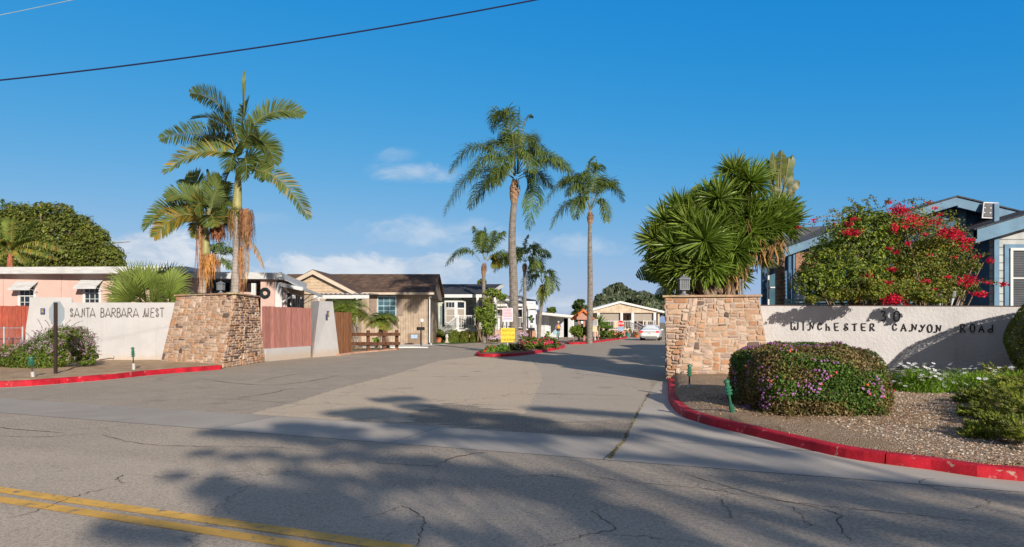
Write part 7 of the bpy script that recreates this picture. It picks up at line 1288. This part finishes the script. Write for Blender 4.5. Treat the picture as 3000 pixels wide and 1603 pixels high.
# green pagoda garden lights
def pagoda(label, px, py, z, tilt, tiers=4, s=1., fat=1., col=None, grey=.5):
    c = G(px, py, z); g_ = thing('garden_light', label, 'garden light', tuple(c), 'green garden lights along the kerbs'); ORG[g_.name] = (0, 0, 0); H_ = .56*s
    MB().lathe((0, 0, 0), [(.045, 0), (.045, .16*s), (.03, .17*s)], 8).build('stake_sleeve', M_PVC if grey else M_SGREEN, g_); MB().tube([(0, 0, .1*s), (0, 0, H_-.14*s)], .018, 6).build('stem', M_SGREEN if not grey else M_POSTB, g_)
    mb = MB(); z0 = H_-.2*s
    for k in range(tiers): zz = z0+k*.048*s*1.1; rr = (.07 if k < tiers-1 else .052)*fat*(1-.12*abs(k-1)); mb.lathe((0, 0, zz), [(.03*fat, 0), (rr, -.012), (rr, .0), (.035*fat, .03)], 12)
    mb.lathe((0, 0, z0+tiers*.052*s), [(.055*fat, -.02), (.05*fat, .01), (.01, .035)], 10); mb.lathe((0, 0, z0), [(.035*fat, -.03), (.04*fat, tiers*.05*s)], 8); mb.build('pagoda_head', M_SGREEN, g_); ORG[g_.name] = tuple(c); g_.rotation_euler = tilt
pagoda('upright green pagoda light at the foot of the right stone planter', 2019, 1147, .16, (0, .02, 0), s=1.02); pagoda('tilted green pagoda light nearest the right red kerb', 2147, 1215, .15, (.05, -.2, 0), s=1.02, grey=0); pagoda('green pagoda light in the bare dirt in front of the left sign wall', 392, 1084, .16, (0, -.05, 0), s=1.25); pagoda('round green garden light in front of the sage bush by the left kerb', 97, 1107, .15, (0, -.12, 0), s=1., fat=1.35)
# flood lights, drain box, conduit
def flood(label, px, py, z, Y=None, yaw=0):
    c = G(px, py, z); f_ = thing('flood_light', label, 'flood light', tuple(c), 'wall flood lights'); MB().tube([c, c+Vector((0, 0, .16))], .02, 6).box(c+Vector((-.12, 0, .06)), (.09, .07, .12)).build('mount', M_PVC, f_); MB().box(c+Vector((0, .02, .23)), (.2, .1, .13), rz=yaw, rx=R(-25)).build('lamp_head', M('dark_grey_metal', (.1, .1, .1), rough=.4), f_); return f_
flood('small grey flood light at the foot of the right wall beside the lantana', 2639, 1108, .2); flood('small grey flood light at the foot of the left sign wall beside the sage bush', 279, 1062, .17, yaw=.8)
tag(MB().tube([P(285, 1047, 26.2), P(330, 1046, 26.4)], .02, 6).box(P(330, 1046, 26.42), (.08, .06, .1)).build('conduit', M_PVC, loc=tuple(P(300, 1047, 26.3))), 'short grey conduit along the foot of the left sign wall', 'pipe')
tag(MB().lathe(G(2063, 1121, .16), [(.13, 0), (.13, .07), (.12, .08)], 14).build('drain_box', M('black_plastic', (.03, .035, .035)), loc=tuple(G(2063, 1121, .16))), 'low round black irrigation box at the foot of the right stone planter', 'valve box')
tag(MB().tube([G(1988, 1127, .17), G(1996, 1126, .18)], .03, 8).build('bottle', M('clear_plastic', (.6, .68, .75), rough=.1), loc=tuple(G(1990, 1127, .17))), 'crumpled clear plastic bottle lying behind the kerb end by the right planter', 'bottle')
# overhead cables
def sagline(p, q, sag, n=30): p, q = Vector(p), Vector(q); return [p.lerp(q, k/n)-Vector((0, 0, sag*4*(k/n)*(1-k/n))) for k in range(n+1)]
c1, c2_ = P(-300, 264, 12), P(1900, -68, 12); tag(MB().tube(sagline(c1, c2_, .22), .014, 6).build('overhead_cable', M('cable_black', (.01, .015, .06)), loc=tuple(c1)), 'thick dark overhead cable crossing the sky above the palms', 'cable')
c1, c2_ = P(-200, 83, 12), P(500, -66, 12); tag(MB().tube(sagline(c1, c2_, .03), .006, 5).build('overhead_cable', M('cable_grey', (.3, .4, .4)), loc=tuple(c1)), 'thin pale overhead wire at the top left corner of the sky', 'cable')
# scattered stones and leaf litter in the gravel bed
r_ = rng(301); n = 16000; t_ = r_.random(n); x = r_.uniform(4.8, 12, n); y = r_.uniform(6.5, 14, n); mb = MB(); keep = []
ip = np.array([inpoly(np.array([a]), np.array([b]), rb)[0] for a, b in zip(x, y)]); x, y = x[ip], y[ip]; n = len(x); z = .11+.05+.10*np.clip((y-9)/6, 0, 1)+.006; s = r_.uniform(.006, .019, (n, 1)); 
base = np.stack([x, y, z], -1); oct_ = np.array([(1, 0, 0), (0, 1, 0), (-1, 0, 0), (0, -1, 0), (0, 0, .7), (0, 0, -.3)]); V = base[:, None, :]+oct_[None]*s[:, None, :]*r_.uniform(.6, 1.4, (n, 6, 1)); pal = np.array([(.62, .53, .43), (.5, .41, .32), (.42, .31, .22), (.75, .68, .58), (.46, .28, .18)])
mb.bulk(V, [(0, 1, 4), (1, 2, 4), (2, 3, 4), (3, 0, 4), (1, 0, 5), (2, 1, 5), (3, 2, 5), (0, 3, 5)], pal[r_.integers(0, 5, n)]*r_.uniform(.7, 1.2, (n, 1))); struct(mb.build('loose_stones', M('loose_stone', (1, 1, 1), attr=True, var=.1)), 'stuff')

# dry leaf litter round the lantana and along the kerb
n = 2600; a = r_.uniform(0, 6.283, n); rr = 1.15+np.abs(r_.normal(0, .45, n)); x = 5.33+np.cos(a)*rr*1.15; y = 11.75+np.sin(a)*rr*1.2; k2 = r_.random(n) < .3; x = np.where(k2, r_.uniform(5, 9.5, n), x); y = np.where(k2, r_.uniform(7, 12.5, n), y)
ip = np.array([inpoly(np.array([p_]), np.array([q_]), rb)[0] for p_, q_ in zip(x, y)]); x, y = x[ip], y[ip]; pp = np.stack([x, y, .11+.05+.10*np.clip((y-9)/6, 0, 1)+.012], -1); mb = MB(); leaves_at(mb, pp, np.tile([[0, 0, 1.]], (len(pp), 1)), .022, r_, ((.3, .2, .12), (.42, .3, .18), (.2, .12, .07)), k=1., rnd=.35); struct(mb.build('leaf_litter', M('litter', (1, 1, 1), attr=True, var=.1)), 'stuff')
# ------------------------------------------------------------------ white sedan (rear view), built at the origin heading +Y
M_CAR = M('car_white', (.72, .76, .78), rough=.18, spec=.6, var=.02); M_TYRE = M('tyre', (.02, .02, .02), rough=.9); M_RIM = M('rim', (.45, .46, .48), rough=.3, metal=.7); M_CGL = Mglass('car_glass', (.01, .03, .07)); M_LENS = M('tail_lens', (.6, .01, .02), rough=.15, emis=((1, .02, .04), .5))
car = thing('parked_car', 'white four-door sedan seen from behind with tail lights lit at the end of the drive', 'car', (0, 0, 0))
ST = [(-2.38, .72, .42, .80, .86, .60), (-2.3, .84, .30, .93, .98, .7), (-1.9, .90, .24, 1.0, 1.06, .74), (-1.55, .91, .22, 1.0, 1.1, .70), (-.95, .92, .2, .98, 1.40, .58), (-.2, .92, .2, .96, 1.45, .6), (.6, .92, .2, .95, 1.40, .6), (1.25, .91, .2, .93, 1.0, .68), (2.0, .88, .24, .85, .9, .66), (2.35, .8, .3, .68, .72, .5)]
vs, fs = [], []
for (y, w_, zb, zs, zt3, wt_) in ST:
    h = [(w_*.86, zb), (w_, zb+.14), (w_*1.0, .58), (w_*.97, zs), (wt_, zt3), (wt_*.5, zt3+.035)]; sec = [(x, z) for x, z in h]+[(-x, z) for x, z in h[::-1]]; vs += [(x, y, z) for x, z in sec]
k = 12; fs = [(i*k+j, i*k+(j+1) % k, (i+1)*k+(j+1) % k, (i+1)*k+j) for i in range(len(ST)-1) for j in range(k)]+[tuple(range(k))[::-1], tuple(range((len(ST)-1)*k, len(ST)*k))]
MB().poly(vs, fs).build('body', M_CAR, car)
MB().poly([(-.63, -1.53, 1.115), (.63, -1.53, 1.115), (.54, -.99, 1.398), (-.54, -.99, 1.398)], [(0, 1, 2, 3)]).build('rear_window', M_CGL, car)
for s_ in (-1, 1): MB().poly([(s_*.885, -1.35, 1.03), (s_*.665, -.9, 1.37), (s_*.66, .5, 1.38), (s_*.86, 1.1, 1.0)], [(0, 1, 2, 3)]).build('side_window', M_CGL, car)
for s_ in (-1, 1):
    MB().box((s_*.72, -2.33, .83), (.28, .12, .16)).build('tail_light', M_LENS, car); MB().box((s_*1.0, .75, 1.0), (.2, .12, .14)).build('mirror', M_CAR, car)
    for y in (-1.4, 1.4):
        wl_ = MB().poly([(s_*x+0, y+.33*math.cos(a), .33+.33*math.sin(a)) for x in (.7, .92) for a in np.linspace(0, 6.283, 21)[:-1]], [(i, (i+1) % 20, 20+(i+1) % 20, 20+i) for i in range(20)]+[tuple(range(20)), tuple(range(20, 40))]).build('wheel', M_TYRE, car); MB().poly([(s_*.925, y+.2*math.cos(a), .33+.2*math.sin(a)) for a in np.linspace(0, 6.283, 13)[:-1]], [tuple(range(12))]).build('rim', M_RIM, wl_)
MB().box((0, -2.372, .82), (1.1, .06, .05)).build('trunk_trim', M('dark_chrome', (.12, .1, .1), rough=.3), car); pt_ = MB().box((0, -2.4, .70), (.34, .02, .16)).build('number_plate', M_WPR, car); MB().box((0, -2.412, .70), (.24, .004, .07)).build('plate_print', M('plate_blue', (.1, .12, .25)), pt_); MB().box((0, -2.33, .36), (1.4, .1, .16)).build('bumper_valance', M('valance', (.25, .27, .28)), car)
cc = G(1905, 998); car.location = (cc.x+.5, cc.y+1.9, 0); car.rotation_euler = (0, 0, R(-16)); ORG[car.name] = tuple(car.location)

# ------------------------------------------------------------------ cyclist coming towards the camera
def skin(name, nodes, edges, mat, parent, sub=1):
    me = bpy.data.meshes.new(name); me.from_pydata([n[0] for n in nodes], edges, []); ob = bpy.data.objects.new(name, me); COL.objects.link(ob); md = ob.modifiers.new('s', 'SKIN'); md.use_smooth_shade = True; ob.modifiers.new('d', 'SUBSURF').levels = sub
    if not me.skin_vertices: me.skin_vertices.new() if hasattr(me.skin_vertices, 'new') else None
    for i, n in enumerate(nodes): r = n[1]; me.skin_vertices[0].data[i].radius = (r, r) if not isinstance(r, tuple) else r
    me.skin_vertices[0].data[0].use_root = True
    dg = bpy.context.evaluated_depsgraph_get(); dg.update(); m2 = bpy.data.meshes.new_from_object(ob.evaluated_get(dg)); bpy.data.objects.remove(ob); m2.name = name; m2.materials.clear(); m2.materials.append(mat); o2 = bpy.data.objects.new(name, m2); COL.objects.link(o2)
    if parent: o2.parent = parent; ORG[o2.name] = ORG[parent.name]
    return o2
M_SKIN = M('skin', (.55, .3, .2), rough=.6); M_JER = M('jersey_blue', (.05, .1, .35)); M_JERO = M('jersey_orange', (.8, .35, .04)); M_SHORT = M('cycling_shorts', (.03, .04, .08)); M_HELM = M('helmet', (.6, .62, .68), rough=.3)
cy = G(1635, 996); pe = thing('person', 'cyclist in blue and orange jersey and helmet riding towards the camera', 'person', (0, 0, 0))
body = [((0, 0, .98), (.15, .12)), ((0, -.12, 1.2), (.15, .12)), ((0, -.26, 1.42), (.17, .12)), ((0, -.32, 1.5), (.06, .06)), ((0, -.36, 1.58), (.055, .06)), ((0, -.38, 1.66), (.08, .095)), ((0, -.38, 1.74), (.065, .08)),
        ((.19, -.27, 1.42), .055), ((.27, -.42, 1.2), .042), ((.25, -.6, 1.06), .03), ((-.19, -.27, 1.42), .055), ((-.27, -.42, 1.2), .042), ((-.25, -.6, 1.06), .03), ((.1, -.02, .95), .09), ((.13, -.38, .82), .06), ((.11, -.26, .42), .038), ((.1, -.36, .34), .03), ((-.1, -.02, .95), .09), ((-.13, -.3, .66), .06), ((-.11, -.12, .26), .038), ((-.1, -.24, .18), .03)]
sk_ = skin('body', body, [(0, 1), (1, 2), (2, 3), (3, 4), (4, 5), (5, 6), (2, 7), (7, 8), (8, 9), (2, 10), (10, 11), (11, 12), (0, 13), (13, 14), (14, 15), (15, 16), (0, 17), (17, 18), (18, 19), (19, 20)], M_SKIN, pe, 2)
for s_ in (-1, 1):
    mb = MB()
    for k in range(4): mb.tube([(s_*(.235+.012*k), -.6, 1.06), (s_*(.235+.012*k), -.655, 1.055+.003*k), (s_*(.235+.012*k), -.66, 1.03)], [.009, .008, .007], 5)
    mb.tube([(s_*.225, -.6, 1.06), (s_*.2, -.64, 1.05)], .009, 5); mb.build('fingers', M_SKIN, sk_)
skin('jersey', [((0, -.02, 1.0), (.165, .135)), ((0, -.12, 1.2), (.168, .138)), ((0, -.26, 1.42), (.185, .135)), ((.19, -.27, 1.42), .07), ((.24, -.36, 1.3), .06), ((-.19, -.27, 1.42), .07), ((-.24, -.36, 1.3), .06)], [(0, 1), (1, 2), (2, 3), (3, 4), (2, 5), (5, 6)], M_JER, pe, 2)
MB().lathe((0, -.3, 1.1), [(.08, 0), (.14, .08), (.15, .2), (.09, .28)], 10, sy=.5).build('jersey_front', M_JERO, pe)
skin('shorts', [((0, 0, .97), (.17, .14)), ((.1, -.03, .94), .105), ((.125, -.26, .86), .082), ((-.1, -.03, .94), .105), ((-.125, -.22, .77), .082)], [(0, 1), (1, 2), (0, 3), (3, 4)], M_SHORT, pe, 2)
MB().lathe((0, -.37, 1.72), [(.105, -.01), (.115, .03), (.09, .09), (.03, .12)], 12, sy=1.25).build('helmet', M_HELM, pe)
for s_, p in ((1, (.1, -.4, .32)), (-1, (-.1, -.28, .16))): MB().box(p, (.09, .25, .08)).build('shoe', M_WPR, pe)
mb = MB(); [mb.lathe((s_*.035, -.468, 1.675), [(.001, -.01), (.012, 0), (.001, .01)], 6) for s_ in (-1, 1)]; mb.build('eyes', M_BLK, sk_); MB().tube([(0, -.455, 1.68), (0, -.487, 1.64), (0, -.46, 1.635)], [.008, .014, .008], 5).build('nose', M_SKIN, sk_); MB().box((0, -.458, 1.605), (.045, .02, .008)).build('mouth', M('lips', (.4, .15, .12)), sk_)
pe.location = cy; bk_ = thing('bicycle', 'bicycle ridden by the cyclist, with a light blue pannier bag', 'bicycle', (0, 0, 0))
for y, nm in ((-.95, 'wheel'), (.1, 'wheel')):
    wv = MB().tube([(0, y+.33*math.cos(a), .34+.33*math.sin(a)) for a in np.linspace(0, 6.283, 25)], .016, 6, cap=False).build(nm, M_TYRE, bk_); mb = MB(); [mb.tube([(0, y, .34), (0, y+.33*math.cos(a), .34+.33*math.sin(a))], .002, 3) for a in np.linspace(0, 6.283, 19)]; mb.build('spokes', M_GALV, wv)
mb = MB(); [mb.tube([a, b], .017, 6) for a, b in (((0, -.4, .3), (0, .02, .88)), ((0, -.4, .3), (0, -.78, .82)), ((0, -.02, .82), (0, -.76, .88)), ((0, .1, .34), (0, -.4, .3)), ((0, .1, .34), (0, 0, .84)), ((0, -.95, .34), (0, -.76, .9)))]; mb.build('frame', M('bike_frame', (.35, .65, .7), rough=.3), bk_)
MB().tube([(-.28, -.6, 1.04), (-.2, -.7, 1.03), (0, -.74, 1.0), (.2, -.7, 1.03), (.28, -.6, 1.04)], .016, 6).tube([(0, -.76, .9), (0, -.74, 1.0)], .018, 6).build('handlebar', M_BLK, bk_); MB().hexa([(-.06, -.12, .89), (.06, -.12, .89), (.08, .12, .89), (-.08, .12, .89)], [(-.03, -.14, .93), (.03, -.14, .93), (.08, .13, .94), (-.08, .13, .94)]).build('saddle', M_BLK, bk_)
MB().hexa([(-.44, -.5, .52), (-.06, -.5, .52), (-.06, -.2, .52), (-.44, -.2, .52)], [(-.5, -.54, .9), (-.08, -.54, .9), (-.08, -.18, .9), (-.5, -.18, .9)]).build('pannier_bag', M('bag_blue', (.3, .5, .6)), bk_); MB().tube([(-.1, -.36, .24), (.1, -.36, .36)], .012, 5).build('cranks', M_GALV, bk_)
bk_.location = cy

# ------------------------------------------------------------------ trees across the street behind the viewpoint: they throw the shade on the road
def shade_pt(px, py, t): g_ = G(px, py); return Vector((g_.x, g_.y, 0))-SD*t/math.cos(SUN_EL)
def street_tree(name, label, targets, T, base, n, seed, leaf=.16, tr=.4):
    """crown clumps (photo x, photo y on the ground, half width m along the street, half height m, dt)"""
    E = []
    for px, py, a, b, dt in targets: E.append((shade_pt(px, py, T+dt), (a, a*.8, b)))
    r = rng(seed); root = thing(name, label, 'tree', (base[0], base[1], 0)); m = MB(); blobs(m, E, n, leaf, r, ((1, 1, .8), (.8, .9, .7)), clump=14*len(E), spread=.34, shell=.3); m.build('crown', M_LEAF, root); mb = MB(); b0 = Vector((base[0], base[1], 0)); tp_ = Vector((base[0], base[1], 3.2)); mb.tube([b0, tp_], [tr*1.2, tr*.9], 9)
    for c, rad in E: mb.tube(curve([tp_, tp_.lerp(c, .5)+Vector((0, 0, .4)), c], 4), [tr*.11*(1-.08*k) for k in range(9)], 4)
    mb.build('trunk', M_TRB, root); return root
def base_of(targets, T): p = [shade_pt(x, y, T) for x, y, *_ in targets]; c = sum(p, Vector())/len(p); return (c.x, c.y)
def streak(p, q, n, a, b, w=0): return [(p[0]+(q[0]-p[0])*k/(n-1), p[1]+(q[1]-p[1])*k/(n-1)+(w if k % 2 else -w), a, b, .3*(k % 3)) for k in range(n)]
T1 = [(1190, 1168, .38, .12, 0), (1130, 1172, .3, .08, 0), (1220, 1190, .4, .1, 0), (1080, 1205, .4, .07, 0)]+streak((1010, 1215), (1330, 1228), 5, .42, .07, 4)+streak((1290, 1205), (1560, 1232), 4, .4, .06, 2)+streak((1500, 1262), (1830, 1275), 6, .35, .05, 3)+streak((1590, 1198), (1850, 1218), 5, .36, .035)+streak((1180, 1250), (1500, 1248), 5, .36, .05, 3)+streak((640, 1266), (830, 1275), 4, .3, .05)+streak((860, 1250), (1000, 1262), 3, .35, .06)+streak((880, 1290), (1180, 1300), 5, .3, .05, 4)+streak((1280, 1276), (1560, 1292), 4, .3, .03)
street_tree('shade_tree', 'broad street tree standing behind the viewpoint that shades the driveway mouth', T1, 26, (base_of(T1, 26)[0]+1.5, base_of(T1, 26)[1]-.5), 14500, 401, .13)
T2 = streak((1020, 1330), (1300, 1372), 5, .28, .06, 4)+streak((1250, 1355), (1700, 1420), 6, .3, .06, 5)+streak((1380, 1390), (1900, 1530), 8, .3, .07, 6)+streak((1750, 1520), (2000, 1600), 5, .34, .11)+streak((600, 1330), (960, 1345), 5, .22, .05, 4)+streak((640, 1440), (1020, 1470), 6, .3, .14, 8)+streak((720, 1500), (1120, 1560), 6, .3, .13, 8)+streak((1180, 1540), (1450, 1585), 4, .24, .05)+streak((330, 1555), (520, 1575), 4, .2, .1, 4)+streak((850, 1390), (1200, 1430), 5, .24, .05, 5)+streak((520, 1395), (640, 1402), 2, .18, .04)+streak((1150, 1395), (1350, 1420), 3, .25, .05)
street_tree('shade_tree', 'second street tree behind the viewpoint that shades the middle of the road', T2, 22, (base_of(T2, 22)[0]+.5, base_of(T2, 22)[1]), 10000, 402, .09)
T3 = streak((1960, 1225), (2120, 1262), 4, .26, .022)+streak((1900, 1262), (2300, 1330), 7, .26, .022)+streak((2020, 1345), (2500, 1420), 7, .25, .028, 2)+streak((2150, 1402), (2900, 1530), 10, .25, .035, 3)+streak((2600, 1410), (3000, 1462), 4, .25, .03)+streak((2120, 1480), (2500, 1570), 5, .2, .03)+streak((2450, 1520), (2950, 1600), 7, .24, .05, 4)+streak((1800, 1335), (2000, 1352), 3, .25, .025)
street_tree('shade_tree', 'third street tree behind the viewpoint streaking the right half of the road', T3, 24, (base_of(T3, 24)[0]+.3, base_of(T3, 24)[1]-1), 9000, 403, .09)
